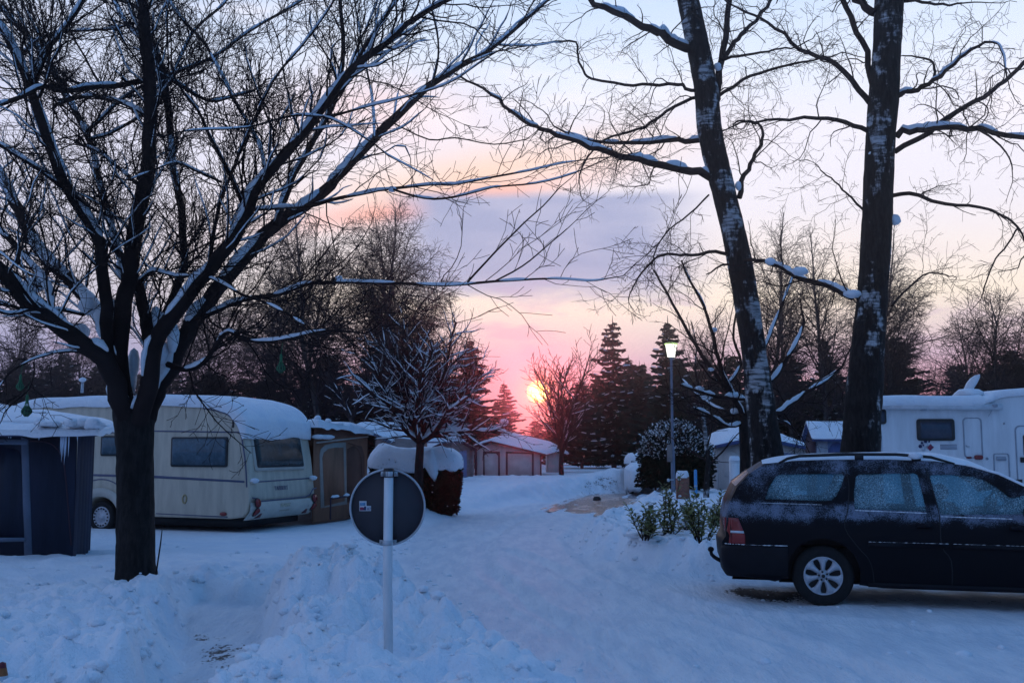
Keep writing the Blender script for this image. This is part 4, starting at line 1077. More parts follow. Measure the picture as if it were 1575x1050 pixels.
for a in [('a','tall layered spruce right of the low sun, its pointed top clear against the sky',944,63,492,1.0,0.3),
          ('b','tall dark spruce directly behind the glowing lamp',1030,60,492,1.05,1.2),
          ('a','small red-lit conifer just left of the low sun',775,72,588,1.3,2.0),
          ('b','dense conifer filling the gap between the small dense-crowned tree and the sun',722,60,520,1.25,0.5),
          ('c','dark pine close behind the trunk of the leaning birch',1130,56,545,1.1,0.2),
          ('d','dark pine seen between the two near birches',1215,58,548,1.1,1.0),
          ('b','dark conifer just left of the upright near birch',1275,60,520,1.0,2.1),
          ('d','dark pine beside the rear end of the motorhome, right of the upright birch',1385,54,520,0.9,0.9),
          ('c','low bluish conifer at the left edge above the navy awning',22,62,548,1.0,0.0),
          ('d','low bluish conifer over the front end of the caravan',92,66,545,0.9,1.7),
          ('c','bluish conifer just left of the big trunk, above the caravan',150,64,562,1.0,2.6),
          ('d','dark conifer right of the big trunk, over the caravan roof',318,60,577,1.2,0.4),
          ('b','dark conifer over the snowy rear of the caravan roof',410,58,562,1.2,1.1),
          ('d','broad dark conifer behind the brown awning',500,56,547,1.2,2.2),
          ('c','broad dark conifer above the left half of the hedge',585,58,532,1.3,0.8),
          ('d','broad dark conifer above the right half of the hedge',662,60,537,1.2,0.1),
          ('d','dark conifer partly behind the slim vase-shaped tree, right of the sun',895,74,590,1.1,0.6),
          ('c','dark conifer between the layered spruce and the lamp',985,70,560,1.0,1.9),
          ('c','dark bush-like conifer above the right-hand tent roof',1165,50,600,1.2,2.9),
          ('c','dark conifer behind the white motorhome below the dish',1480,66,560,1.1,1.0),
          ('d','dark conifer above the cab of the motorhome at the right edge',1560,60,540,1.2,1.4)]:
    conifer(a[0], a[1], a[2], a[3], a[4], CG, a[5], a[6])
# the closed wood further back: one mass
def wood():
    R = random.Random(77); G = Geo(); S = Geo()
    for row, D in enumerate((76, 90)):
        x = -62
        while x < 62:
            px = CX+x/D*F
            if 780 < px < 858: top = R.uniform(636, 655)
            elif 700 < px < 900: top = R.uniform(600, 625)
            elif px < 180: top = R.uniform(560, 585)
            elif 1400 < px < 1500: top = R.uniform(585, 615)
            elif px < 700: top = R.uniform(572, 606)
            else: top = R.uniform(550, 592)
            key = R.choice('abcd'); (V, Fq, sv, sf), Hh, kd = CON[key]; zt = at(787, top, D)[2]; s = (zt-.2)/Hh; w = s*R.uniform(1.2, 1.6); a = R.random()*6
            for L, M, g in ((V, Fq, G), (sv, sf, S)):
                A = np.array(L); ca, sa = math.cos(a), math.sin(a)
                B = np.c_[(A[:, 0]*ca-A[:, 1]*sa)*w+x, (A[:, 0]*sa+A[:, 1]*ca)*w+D+R.uniform(0, .1), A[:, 2]*s+.2]
                sel = np.arange(len(M)) if row == 0 else np.arange(0, len(M))
                g.add(B, np.array(M)[sel])
            x += R.uniform(2.2, 3.6)
    o = G.build('distant_wood', NEEDLE, None, False); o['kind'] = 'stuff'; o['label'] = 'dark closed conifer wood on the skyline behind the campsite'; o['category'] = 'wood'
    S.build('wood_snow', SNOW, o, False)
wood()
# ------------------------------------------------------------------ caravan
def extruded_body(G, outline, pl, W, r=0.06, back=True):
    """solid from a side outline (s,z, counter-clockwise or not) running from n=0 to n=-W with rounded long edges"""
    P = np.array(outline, float); n = len(P)
    d1 = np.roll(P, -1, 0)-np.roll(P, 1, 0); nn = np.c_[d1[:, 1], -d1[:, 0]]; nn /= np.linalg.norm(nn, axis=1)[:, None]+1e-9
    area = 0.5*np.sum(P[:, 0]*np.roll(P[:, 1], -1)-np.roll(P[:, 0], -1)*P[:, 1])
    if area < 0: nn = -nn
    rings = []
    for a in (0, 30, 60, 90):
        q = P-nn*r*(1-math.sin(R_(a))); rings.append([pl.p(s, z, -r*(1-math.cos(R_(a)))) for s, z in q])
    for a in (90, 60, 30, 0):
        q = P-nn*r*(1-math.sin(R_(a))); rings.append([pl.p(s, z, -W+r*(1-math.cos(R_(a)))) for s, z in q])
    V = [v for rg in rings for v in rg]; m = len(rings)
    f = [(i*n+j, i*n+(j+1) % n, (i+1)*n+(j+1) % n, (i+1)*n+j) for i in range(m-1) for j in range(n)]
    q0 = (P-nn*r).tolist(); Vc, Fc = cdt([tuple(p) for p in q0])
    G.add(V, f)
    if len(Vc) == n:
        G.f.append(np.array(Fc)+G.n-len(V)) if len({len(x) for x in Fc}) == 1 else None
        b = (m-1)*n
        G.f.append(np.array([tuple(i+b for i in x[::-1]) for x in Fc])+G.n-len(V))
    return G
def caravan():
    a = R_(20.5); O = (-4.85, 19.0); pl = Pl(O, (-math.cos(a), math.sin(a)))       # s grows towards the front (left)
    t = thing('caravan', 'cream touring caravan with thick snow on its rounded roof, behind the big tree', 'caravan', (-7.5, 21, gz(-7.5, 21)))
    side = [(0.40,0.36),(0.10,0.40),(0.0,0.50),(-0.05,0.75),(-0.02,1.0),(0.0,1.15),(0.04,1.45),(0.11,1.80),(0.17,2.02),(0.26,2.18),(0.38,2.30),(0.58,2.40),(0.95,2.475),(1.6,2.51),(3.0,2.53),(4.4,2.54),(5.2,2.50),(5.75,2.38),(6.1,2.15),(6.35,1.75),(6.45,1.2),(6.40,0.6),(6.30,0.40),(6.0,0.36)]
    arch = [(3.38+0.43*math.cos(R_(x)), 0.36+0.36*math.sin(R_(x))) for x in range(0, 181, 15)]
    full = side[:1]+side[1:]+[arch[i] for i in range(len(arch))] # closing along the bottom through the arch
    G = Geo(); extruded_body(G, full, pl, 2.25, 0.05); G.build('body', CREAM, t, False)
    # arch trim
    def on_side(nm, poly, m, off=0.008, par=t, th=0.012, holes=()):
        G = Geo(); panel(G, pl, poly, off-th, off, holes); return G.build(nm, m, par, False)
    outer = [(3.38+0.60*math.cos(R_(x)), 0.34+0.56*math.sin(R_(x))) for x in range(0, 181, 12)]; inner = [(3.38+0.44*math.cos(R_(x)), 0.36+0.37*math.sin(R_(x))) for x in range(180, -1, -12)]
    on_side('wheel_arch', outer+inner, CREAMT, 0.03, th=0.05)
    # stripes and joints
    on_side('side_stripe', pl.qs([(120,731),(240,735),(376,742),(376,739),(240,731),(120,728)]), STRIPE, 0.006)
    on_side('side_stripe', [(s, z) for s, z in pl.qs([(120,662),(373,665.5),(373,663.6),(120,660)])], STRIPE, 0.007)
    on_side('side_stripe', pl.qs([(240,790),(350,795.5),(350,794),(240,788.6)]), STRIPE, 0.006)
    arcline = [(3.38+0.72*math.cos(R_(x)), 0.40+0.66*math.sin(R_(x))) for x in range(10, 171, 8)]
    on_side('side_stripe', band(arcline, 0.02), STRIPE, 0.006)
    seam = [(0.03,0.95),(0.05,1.2),(0.09,1.5),(0.16,1.82),(0.23,2.02),(0.34,2.18),(0.50,2.29),(0.72,2.36),(1.05,2.41)]
    on_side('edge_trim', band(seam, 0.022), STRIPE, 0.010)
    on_side('oval_badge', [(s, z) for s, z in circ(*pl.q(284,767), 0.055, 18, 0.09)], AMBER, 0.012, holes=[circ(*pl.q(284,767), 0.032, 18, 0.065)])
    on_side('side_reflector', circ(*pl.q(344,790), 0.075, 14, 0.035), RED, 0.02, th=0.02)
    c = pl.q(359,650); on_side('vent_slot', rr(c[0]-.02, c[1]-.09, c[0]+.02, c[1]+.09, .015), SEAL, 0.012)
    for x0, y0, x1, y1 in ((265,672,350,718), (157,670,182,701)):
        a0 = pl.q(x0, y0); a1 = pl.q(x1, y1)
        if x0 == 157: a1 = (a0[0]-0.62, a1[1])
        f = on_side('side_window', rr(a0[0], a0[1], a1[0], a1[1], 0.04), SEAL, 0.028, th=0.03)
        on_side('pane', rr(a0[0]-.035, a0[1]-.035, a1[0]+.035, a1[1]+.035, 0.03), ACRYL, 0.036, f)
    a0 = (5.6,1.92); a1 = (4.6,1.35)
    f = on_side('side_window', rr(*a0, *a1, 0.04), SEAL, 0.028, th=0.03); on_side('pane', rr(a0[0]-.04, a0[1]-.04, a1[0]+.04, a1[1]+.04, 0.03), ACRYL, 0.036, f)
    # wheel
    def P3(s, z, n): return pl.p(s, z, n)
    w = Geo(); k = 30; prof = [(0.001,-.03),(.05,-.02),(.19,-.045),(.205,-.01),(.225,0.0),(.29,0.005),(.315,-.03),(.32,-.10),(.315,-.17),(.2,-.19),(.001,-.19)]
    def wheel(c0, z0, n0, R0, hub, rimR, name='wheel', parent=t, plx=pl, spokes=False):
        G = Geo(); pr = [(rimR*1.0,-.03),(rimR*1.08,0.0),(R0*.93,0.0),(R0*.985,-.025),(R0,-.06),(R0,-.15),(R0*.95,-.19),(rimR,-.19)]
        V = [plx.p(c0+r*math.cos(6.2832*j/k), z0+r*math.sin(6.2832*j/k), n0+n) for r, n in pr for j in range(k)]
        G.add(V, np.array([(i*k+j, i*k+(j+1) % k, (i+1)*k+(j+1) % k, (i+1)*k+j) for i in range(len(pr)-1) for j in range(k)]))
        return G.build(name, RUBBER, parent)
    wh = wheel(3.38, 0.33, -0.02, 0.31, .05, 0.20)
    G = Geo(); pr = [(0.001,-.02),(.06,-.02),(.075,-.045),(.155,-.035),(.185,-.02),(.202,-.03)]
    V = [pl.p(3.38+r*math.cos(6.2832*j/k), .33+r*math.sin(6.2832*j/k), -0.02+n+0.02) for r, n in pr for j in range(k)]
    G.add(V, np.array([(i*k+j, i*k+(j+1) % k, (i+1)*k+(j+1) % k, (i+1)*k+j) for i in range(len(pr)-1) for j in range(k)])); rim = G.build('rim', RIMM, wh)
    G = Geo()
    for j in range(16):
        th = 6.2832*j/16; panel(G, pl, circ(3.38+.165*math.cos(th), .33+.165*math.sin(th), .016, 8), -0.02, -0.006+.0)
    G.build('rim_slot', BLACK, rim, False)
    G = Geo(); panel(G, pl, [(2.85,0.36),(3.9,0.36),(3.9,0.98),(2.85,0.98)], -0.9, -0.86); G.build('wheel_housing', BLACK, t, False)
    # dark underside / shadow gap chassis
    G = Geo(); panel(G, pl, [(0.25,0.20),(6.2,0.20),(6.2,0.40),(0.25,0.40)], -2.1, -0.18); G.build('chassis', BLACK, t, False)
    # ---- rear face: local frame w across (0 = near corner), z, following the tilted rear profile
    def rs(z):      # s position of the rear skin at height z
        zz = [0.36,0.50,0.75,1.0,1.15,1.45,1.80,2.02,2.18]; ss = [0.1,0.0,-0.05,-0.02,0.0,0.04,0.11,0.17,0.26]
        return float(np.interp(z, zz, ss))
    rear = Pl(O, (math.sin(a), math.cos(a)))
    def RP(w_, z, off=0.0): return pl.p(rs(z)-off, z, -w_)
    class RearPl:       # same interface as Pl, for panel()
        def p(s, w_, z, n=0.0): return RP(w_, z, n)
    rp = RearPl()
    def on_rear(nm, poly, m, off=0.01, th=0.012, par=t, holes=(), grid=None):
        G = Geo(); panel(G, rp, poly, off-th, off, holes, grid); return G.build(nm, m, par, False)
    f = on_rear('rear_window', rr(0.20,1.24,1.92,2.02,0.05), CREAMT, 0.030, 0.03, grid=.2)
    sl = on_rear('window_seal', rr(0.26,1.30,1.86,1.965,0.05), SEAL, 0.042, 0.02, f, grid=.2)
    on_rear('pane', rr(0.30,1.335,1.82,1.93,0.05), ACRYR, 0.052, 0.012, f, grid=.2)
    on_rear('seam_line', band([(0.05,1.03),(0.3,1.04),(2.15,1.06)], 0.022), STRIPE, 0.008)
    on_rear('seam_line', band([(0.0,0.76),(0.12,0.74),(0.25,0.68),(1.85,0.70),(1.98,0.74),(2.1,0.84),(2.24,0.86)], 0.022), STRIPE, 0.055)
    # bumper: bulging lower shell
    G = Geo(); rows = []; zs = [0.34,0.40,0.50,0.60,0.67]; bul = [0.02,0.08,0.11,0.10,0.05]; ws = np.linspace(-0.0, 2.25, 24)
    for z, b_ in zip(zs, bul):
        for w_ in ws:
            e = min(w_, 2.25-w_); q = b_*(1-max(0, 1-e/0.15)**2*0.6); rows.append(RP(w_, z, q))
    nw = len(ws); G.add(rows, np.array([(i*nw+j, (i+1)*nw+j, (i+1)*nw+j+1, i*nw+j+1) for i in range(len(zs)-1) for j in range(nw-1)]))
    G.build('bumper', CREAMT, t)
    class BPl:
        def p(s, w_, z, n=0.0): return RP(w_, z, n+0.105*max(0, 1-((z-0.53)/0.20)**2*0.5))
    bp = BPl()
    for x in (0.14, 2.11):
        for z, r in ((0.66,.078),(0.49,.068)):
            G = Geo(); V, Fc = cdt(circ(x, z, r, 18)); panel(G, bp, circ(x, z, r*1.2, 18), 0.0, 0.015); h = G.build('tail_lamp', BLACK, t, False)
            G = Geo(); panel(G, bp, circ(x, z, r, 18), 0.0, 0.03); G.build('lens', RED, h, False)
        sg = 1 if x < 1 else -1
        G = Geo(); panel(G, bp, [(x+sg*.10,0.37),(x+sg*.26,0.37),(x+sg*.22,0.53)], 0.0, 0.016); G.build('triangle_reflector', REDD, t, False)
    G = Geo(); panel(G, bp, rr(0.90,0.47,1.22,0.61,0.01), 0.0, 0.014); G.build('number_plate', PLATE, t, False)
    textobj('TABBERT', 0.115, lambda x, y, z: RP(1.02+x, 0.865+y, 0.014+z), STRIPE, 'maker_lettering', t)
    for x in (0.10, 2.13):
        G = Geo(); G.tube([RP(x-.07,1.03,.03), RP(x+.07,1.03,.03)], .02, 8); h = G.build('grab_handle', CREAMT, t)
        G = Geo(); blob(G, RP(x, 1.065, .05), (.10,.07,.05), random.Random(3)); G.build('handle_snow', SNOW, h)
    # roof snow, following the outline
    prof = [(0.10,1.86),(0.14,1.98),(0.22,2.14),(0.36,2.29),(0.58,2.40),(0.95,2.475),(1.6,2.51),(3.0,2.53),(4.4,2.54),(5.2,2.50),(5.75,2.38),(6.1,2.15)]
    pp, _ = smooth_path([(s, z, 0) for s, z in prof], [1]*len(prof), 8); PP = np.array(pp)[:, :2]
    dd = np.gradient(PP, axis=0); nn = np.c_[-dd[:, 1], dd[:, 0]]; nn /= np.linalg.norm(nn, axis=1)[:, None]
    if nn[40, 1] < 0: nn = -nn
    nu = len(PP); wv = np.array([-0.03,-0.045,-0.035,0.0,0.05,0.15,0.4,0.8,1.2,1.6,1.95,2.15,2.22,2.27,2.29,2.27])
    hv = np.array([-0.04,0.02,0.09,0.15,0.185,0.20,0.21,0.215,0.22,0.215,0.21,0.19,0.15,0.08,0.0,-0.05])
    arc = np.concatenate([[0], np.cumsum(np.hypot(*np.diff(PP, axis=0).T))]); rows = []
    for i in range(nu):
        e = min(1, arc[i]/0.25, (arc[-1]-arc[i])/0.25)**0.5 if 0 < i < nu-1 else 0.0
        for w_, h_ in zip(wv, hv):
            nz = 0.030*float(fbm(np.array([arc[i]*1.3]), np.array([w_*1.1+3]), 3)[0])
            lip = 0.045*float(vnoise(np.array([arc[i]*5.0]), np.array([w_*0+ (1.0 if w_ < 1 else 7.0)]))[0])*(1 if h_ < 0.03 else 0)
            fr = 0.14*(float(vnoise(np.array([w_*3.0]), np.array([2.2]))[0])-.3)*max(0, 1-arc[i]/0.30) if arc[i] < 0.3 else 0   # ragged rear edge
            h = (h_*.84+nz)*max(e, 0.05)-lip; s, z = PP[i]+nn[i]*h*1.0
            rows.append(pl.p(s-0.0, z-fr, -w_))
    m = len(wv); G = Geo(); G.add(rows, np.array([(i*m+j, (i+1)*m+j, (i+1)*m+j+1, i*m+j+1) for i in range(nu-1) for j in range(m-1)]))
    G.build('roof_snow', SNOW, t)
    G = Geo(); c = at(127,598,20.6); G.tube([at(126,604,20.8), at(127,588,20.8)], .03, 6); G.build('roof_vent_pipe', GALV, t)
    G = Geo(); blob(G, at(127,584,20.8), (.07,.07,.05), random.Random(4)); G.build('pipe_snow', SNOW, t)
    return t
caravan()

# ------------------------------------------------------------------ awnings and tents
def icicles(G, pl, s0, s1, z, n, R, lmax=.2, off=.05):
    for i in range(n):
        s = s0+(s1-s0)*R.random(); l = lmax*R.uniform(.25, 1); p = pl.p(s, z, off); G.tube([p, (p[0], p[1], p[2]-l*.5), (p[0], p[1], p[2]-l)], [.012, .008, .001], 5)
def roof_slab(G, corners, th):
    """quad roof sheet given 4 world corners, thickness th downward"""
    V = [c for c in corners]+[(c[0], c[1], c[2]-th) for c in corners]
    G.add(V, np.array([(0,1,2,3),(7,6,5,4),(0,4,5,1),(1,5,6,2),(2,6,7,3),(3,7,4,0)])); return G
def snow_sheet(G, corners, th, ov=.04, nu=26, nv=12, amp=.03, seed=0, lip=.06):
    """snow on a quad patch: corners a(front-left) b(front-right) c(back-right) d(back-left)"""
    A, B, C, D_ = [np.array(c, float) for c in corners]; rows = []
    us = np.concatenate([[-.0, 0], np.linspace(0, 1, nu), [1, 1.0]]); vs = np.concatenate([[0., 0], np.linspace(0, 1, nv), [1, 1.]])
    for i, u in enumerate(us):
        for j, v in enumerate(vs):
            p = (A*(1-u)+B*u)*(1-v)+(D_*(1-u)+C*u)*v
            eu = min(u, 1-u)*np.linalg.norm(B-A); ev = min(v, 1-v)*np.linalg.norm(D_-A); e = min(eu, ev)
            out = np.zeros(3)
            q = min(1, (e/0.12))**0.5 if e < .12 else 1
            h = th*(0.45+0.55*q)+amp*float(fbm(np.array([p[0]*1.6+seed]), np.array([p[1]*1.6+p[2]]), 3)[0])
            edge_u = (i in (0, 1, len(us)-1, len(us)-2)); edge_v = (j in (0, 1, len(vs)-1, len(vs)-2))
            low = (i in (0, len(us)-1)) or (j in (0, len(vs)-1))
            if edge_u: out = out+(B-A)/np.linalg.norm(B-A)*ov*(-1 if i < 3 else 1)
            if edge_v: out = out+(D_-A)/np.linalg.norm(D_-A)*ov*(-1 if j < 3 else 1)
            if low: h = -lip*(0.3+1.1*float(vnoise(np.array([(p[0]+p[1])*4.0+seed]), np.array([seed*1.3]))[0]))
            elif edge_u or edge_v: h = th*0.40
            rows.append((p[0]+out[0], p[1]+out[1], p[2]+h))
    m = len(vs); G.add(rows, np.array([(i*m+j, (i+1)*m+j, (i+1)*m+j+1, i*m+j+1) for i in range(len(us)-1) for j in range(m-1)])); return G
def P2S(pl, poly): return pl.qs(poly)

def navy_awning():
    R = random.Random(2); O = at(116,760,13.7)[:2]; pl = Pl(O, (-1.0, 0.03)); q = pl.q
    t = thing('awning', 'navy blue caravan awning with grey trim, icicles and a snowy roof, at the left edge', 'awning', (O[0]-1.5, 14.2, gz(O[0]-1.5, 13.9)))
    eave = q(116,668)[1]; bot = 0.1; L = q(-190,760)[0]
    G = Geo(); panel(G, pl, [(0,bot),(0.02,eave),(L,eave),(L,bot)], -.03, 0, fn=lambda s, z: 0.0); G.build('front_wall', NAVY, t, False)
    # side wall, falling back to the right, in soft folds
    sp_ = Pl(O, (-0.30, 0.95)); G = Geo(); rows = []; n = 26
    for j in range(n+1):
        u = j/n*2.4
        for z in (bot, .7, 1.3, eave+.02): rows.append(sp_.p(u, z, 0.035*math.sin(u*14)*(1 if 0 < j < n else 0)))
    G.add(rows, np.array([(j*4+i, (j+1)*4+i, (j+1)*4+i+1, j*4+i+1) for j in range(n) for i in range(3)])); G.build('side_wall', NAVY, t)
    def on(nm, poly, m, a=0.0, b=0.012, par=t, holes=()):
        G = Geo(); panel(G, pl, poly, a, b, holes); return G.build(nm, m, par, False)
    on('grey_border', pl.qs([(33,672),(44,676),(50,860),(38,862)]), GREYB, 0.0, .012)
    on('grey_border', pl.qs([(-190,672),(42,676),(42,684),(-190,680)]), GREYB, 0.012, .02)
    on('dark_window', pl.qs([(-40,826),(38,826),(32,700),(28,692),(8,686),(-40,684)]), NAVYD, 0.0, .014)
    on('grey_border', pl.qs([(-40,826),(40,826),(40,832),(-40,834)]), GREYB, 0.014, .03)
    on('grey_border', pl.qs([(-190,826),(-60,826),(-60,684),(-190,684)]), NAVYD, 0.004, .018)
    seam = pl.qs([(47,678),(66,679),(80,683),(92,695),(99,715),(103,750),(107,800),(110,838)])
    sp2, _ = smooth_path([(s, z, 0) for s, z in seam], [1]*len(seam), 4); on('zip_seam', band([(p[0], p[1]) for p in sp2], .018), TENTD, 0.0, .012)
    # roof: two sheets with a dark gap and snow
    bk = 2.4
    e0 = pl.p(-.32, eave+.02, .22); e1 = pl.p(L, eave+.02, .22); t0 = pl.p(.45, eave+.12, -bk); t1 = pl.p(L, eave+.50, -bk)
    G = Geo(); roof_slab(G, [e0, e1, t1, t0], .05); G.build('roof', STRIPE, t, False)
    G = Geo(); snow_sheet(G, [(e0[0], e0[1], e0[2]+.0), e1, t1, t0], .10, .02, 70, 18, .05, 3, .05)
    m0 = pl.p(-.10, eave+.10, -.35); m1 = pl.p(L, eave+.22, -.35); snow_sheet(G, [m0, m1, t1, t0], .11, .01, 70, 10, .05, 8, .02)
    for i in range(16):
        s = R.uniform(-.3, .6); blob(G, pl.p(s, eave+.10+R.uniform(0, .06), R.uniform(-.1, .2)), (R.uniform(.06, .15), .1, R.uniform(.03, .08)), R)
    G.build('roof_snow', SNOW, t)
    G = Geo(); icicles(G, pl, .02, .16, eave+.02, 9, R, .42, .17); icicles(G, pl, -.3, .9, eave+.0, 8, R, .10, .2); G.build('icicles', ICE, t)
navy_awning()

def brown_awning():
    R = random.Random(6); a = R_(20.5); O = (-4.85+2.27*math.sin(a), 19.0+2.27*math.cos(a)); pl = Pl(O, (math.sin(a), math.cos(a)))
    t = thing('awning', 'brown awning with pale-edged door panel attached to the cream caravan', 'awning', (O[0]+.4, O[1]+1.0, gz(O[0]+.4, O[1]+1)))
    q = pl.q; s1 = q(564,700)[0]; z1 = q(564,668)[1]; z0 = q(489,676)[1]
    def on(nm, poly, m, a=0.0, b=0.012, par=t, holes=()):
        G = Geo(); panel(G, pl, poly, a, b, holes); return G.build(nm, m, par, False)
    on('end_wall', [(0,.15),(s1,.15),(s1,z1),(0.0,z0)], BROWN, -.03, 0.0)
    G = Geo(); fr = Pl(pl.p(s1, 0)[:2], (-math.cos(a), math.sin(a))); panel(G, fr, [(0,.15),(4.2,.15),(4.2,z1),(0,z1)], -.03, 0.0); G.build('front_wall', BROWN, t, False)
    door = pl.qs([(493,781),(491,700),(493,690),(500,684),(512,681),(531,680),(533,775)])
    d = on('door_panel', door, BEIGEB, 0.0, .014)
    on('door_cloth', pl.qs([(498,778),(495,704),(497,696),(504,690),(514,688),(527,688),(529,770)]), BROWN, .014, .022, d)
    on('dark_panel', pl.qs([(534,690),(546,684),(556,686),(560,700),(561,768),(534,772)]), BROWND, 0.0, .010)
    seam = pl.qs([(535,681),(545,684),(551,692),(555,706),(556,730),(557,768)]); on('zip_seam', band(seam, .02), BROWND, .01, .018)
    on('grey_rail', pl.qs([(486,682),(565,672),(565,670),(486,679)]), BEIGEB, 0.0, .03)
    G = Geo(); pts = [pl.p(*q(497,766), .18), pl.p(*q(527,762), .18)]; G.tube(pts, .022, 6); G.tube([pts[0], (pts[0][0], pts[0][1], .2)], .018, 6); G.tube([pts[1], (pts[1][0], pts[1][1], .2)], .018, 6); G.build('door_rail', TENTD, t)
    G = Geo(); snow_on([([pts[0], tuple((pts[0][i]+pts[1][i])/2 for i in range(3)), pts[1]], [.03,.03,.03])], R, 1, 1.6, 0.95, G=G); G.build('rail_snow', SNOW, t)
    top0 = pl.p(-.05, z0+.42, -.1); hi = pl.q(478,650)[1]
    e0 = pl.p(-.1, z0+.03, .12); e1 = pl.p(s1+.1, z1+.03, .12); b1 = pl.p(s1+.1, z1+.10, -4.0); b0 = pl.p(-.1, hi+.02, -4.0)
    gab = [(0.0, z0+.0),(s1, z1),(s1-.05, z1+.02),(0.0, hi)]; on('gable_cloth', gab, BROWND, -.02, 0.004)
    G = Geo(); roof_slab(G, [pl.p(-.05, hi, .1), pl.p(s1+.08, z1+.03, .1), pl.p(s1+.08, z1+.06, -4), pl.p(-.05, hi, -4)], .03); G.build('roof', BROWND, t, False)
    G = Geo(); snow_sheet(G, [pl.p(-.05, hi+.0, .1), pl.p(s1+.05, z1+.05, .1), pl.p(s1+.05, z1+.06, -4), pl.p(-.05, hi, -4)], .11, .03, 24, 20, .10, 4, .10)
    for i in range(14):
        f = R.random(); blob(G, pl.p(f*s1, hi+(z1-hi)*f+.10, R.uniform(-.3, .1)), (R.uniform(.05, .14), .1, R.uniform(.04, .08)), R)
    for i in range(10): blob(G, pl.p(R.uniform(0, .5), z0+.06, .06), (R.uniform(.06, .14), .06, .05), R)
    G.build('roof_snow', SNOW, t)
brown_awning()

def gable_tent(label, D, walls, roofpts, ridge_back, wall_m, border_m, panels, name='awning_tent', yaw=0.0, snow=.12, fascia=None, side=None, depth=3.0, cat='tent'):
    """front gable facing the viewer; roofpts px: left eave, apex, right eave"""
    O = at(walls[0][0], walls[0][1], D)[:2]; pl = Pl(O, (math.cos(R_(yaw)), math.sin(R_(yaw)))); q = pl.q
    t = thing(name, label, cat, (*pl.p(abs(q(walls[2][0], 0)[0])*.5, 0, -depth*.5)[:2], gz(*pl.p(.5, 0, -depth*.5)[:2])))
    W = pl.qs(walls); W = [(s, z if z > .9 else min(z, .3)-.3) for s, z in W]
    G = Geo(); panel(G, pl, W, -.05, 0); G.build('front_wall', wall_m, t, False)
    ss = [w[0] for w in W]; zt = max(w[1] for w in W if True); ez = min(w[1] for w in W if w[1] > .9)
    G = Geo()
    for s in (min(ss), max(ss)):
        sp_ = Pl(pl.p(s, 0)[:2], (-pl.N[0], -pl.N[1])); panel(G, sp_, [(0,0),(depth,0),(depth,ez),(0,ez)], -.02, .02)
    G.build('side_wall', wall_m, t, False)
    le, ap, re = pl.qs(roofpts); rb = ridge_back
    for (s0, z0), (s1, z1), nm in ((le, ap, 'l'), (ap, re, 'r')):
        G = Geo(); roof_slab(G, [pl.p(s0, z0, .15), pl.p(s1, z1, .15), pl.p(s1+rb[0], z1+rb[1], -depth), pl.p(s0+rb[0], z0+rb[1]*.6, -depth)], .09); G.build('roof', fascia or border_m, t, False)
    G = Geo(); n = 22; rows = []
    prof = [(le[0]-.06, le[1]-.03), le, ((le[0]*.6+ap[0]*.4), (le[1]*.6+ap[1]*.4)), ((le[0]*.2+ap[0]*.8), (le[1]*.2+ap[1]*.8)), ap, ((re[0]*.2+ap[0]*.8), (re[1]*.2+ap[1]*.8)), ((re[0]*.45+ap[0]*.55), (re[1]*.45+ap[1]*.55)), ((re[0]*.75+ap[0]*.25), (re[1]*.75+ap[1]*.25)), re, (re[0]+.06, re[1]-.03)]
    hs = [0, .7, 1, 1, 1, 1, 1, 1, .7, 0]
    for i in range(n+1):
        f = i/n; e = 0.0 if i in (0, n) else min(1, min(f, 1-f)*12)**.5
        for j, ((s, z), h) in enumerate(zip(prof, hs)):
            p = pl.p(s+rb[0]*f, z+rb[1]*f*(0.6 if j in (0,1,8,9) else 1), .20-(depth+.2)*f); nz = .05*float(fbm(np.array([p[0]*1.1+D]), np.array([p[1]*1.1]), 3)[0])
            rows.append((p[0], p[1], p[2]+(snow+nz)*h*e+(.012 if e == 0 else 0)))
    m = len(prof); G.add(rows, np.array([(i*m+j, (i+1)*m+j, (i+1)*m+j+1, i*m+j+1) for i in range(n) for j in range(m-1)])); G.build('roof_snow', SNOW, t)
    for nm, poly, mm, a_, b_ in panels:
        G = Geo(); panel(G, pl, pl.qs(poly), a_, b_); G.build(nm, mm, t, False)
    return t, pl
# far pavilion tent below the sun
t_, pl_ = gable_tent('low beige awning tent with maroon-edged panels and broad snowy roof, under the red sun', 55,
    [(733,738),(733,693),(755,680),(832,697),(832,738)], [(729,685),(755,678),(838,698)], (1.25,.42), TENTG, TENTD,
    [('door_border', [(743,736),(743,694),(769,694),(769,736)], TENTD, 0, .02), ('door_panel', [(746,736),(745,700),(749,697),(763,697),(766,701),(766,736)], TENTW, .02, .04),
     ('window_border', [(778,734),(778,694),(821,696),(821,736)], TENTD, 0, .02), ('window_panel', [(781,730),(781,697),(818,698),(818,731)], TENTW, .02, .04),
     ('corner_strip', [(730,736),(730,694),(733.5,694),(733.5,736)], TENTD, 0, .03), ('corner_strip', [(831,736),(831,698),(833,698),(833,736)], TENTD, 0, .03)], depth=4.5, snow=.14)
def dish_pole():
    t = thing('roof_aerial', 'small snow-topped ball aerial on a thin mast above the far beige tent', 'aerial', at(775,670,57))
    G = Geo(); G.tube([at(775,674,57), at(775.5,655,57)], .03, 6); G.tube([at(769,668,57), at(781,660,57)], .02, 5); G.build('mast', GALV, t)
    G = Geo(); G.lathe([(.001,-.2),(.16,-.14),(.26,0),(.2,.13),(.001,.16)], at(775.5,650,57), 12); G.build('dish', GALV, t)
    G = Geo(); blob(G, at(775.5,648,57), (.27,.27,.16), random.Random(1), 10); G.build('snow_cap', SNOW, t)
dish_pole()
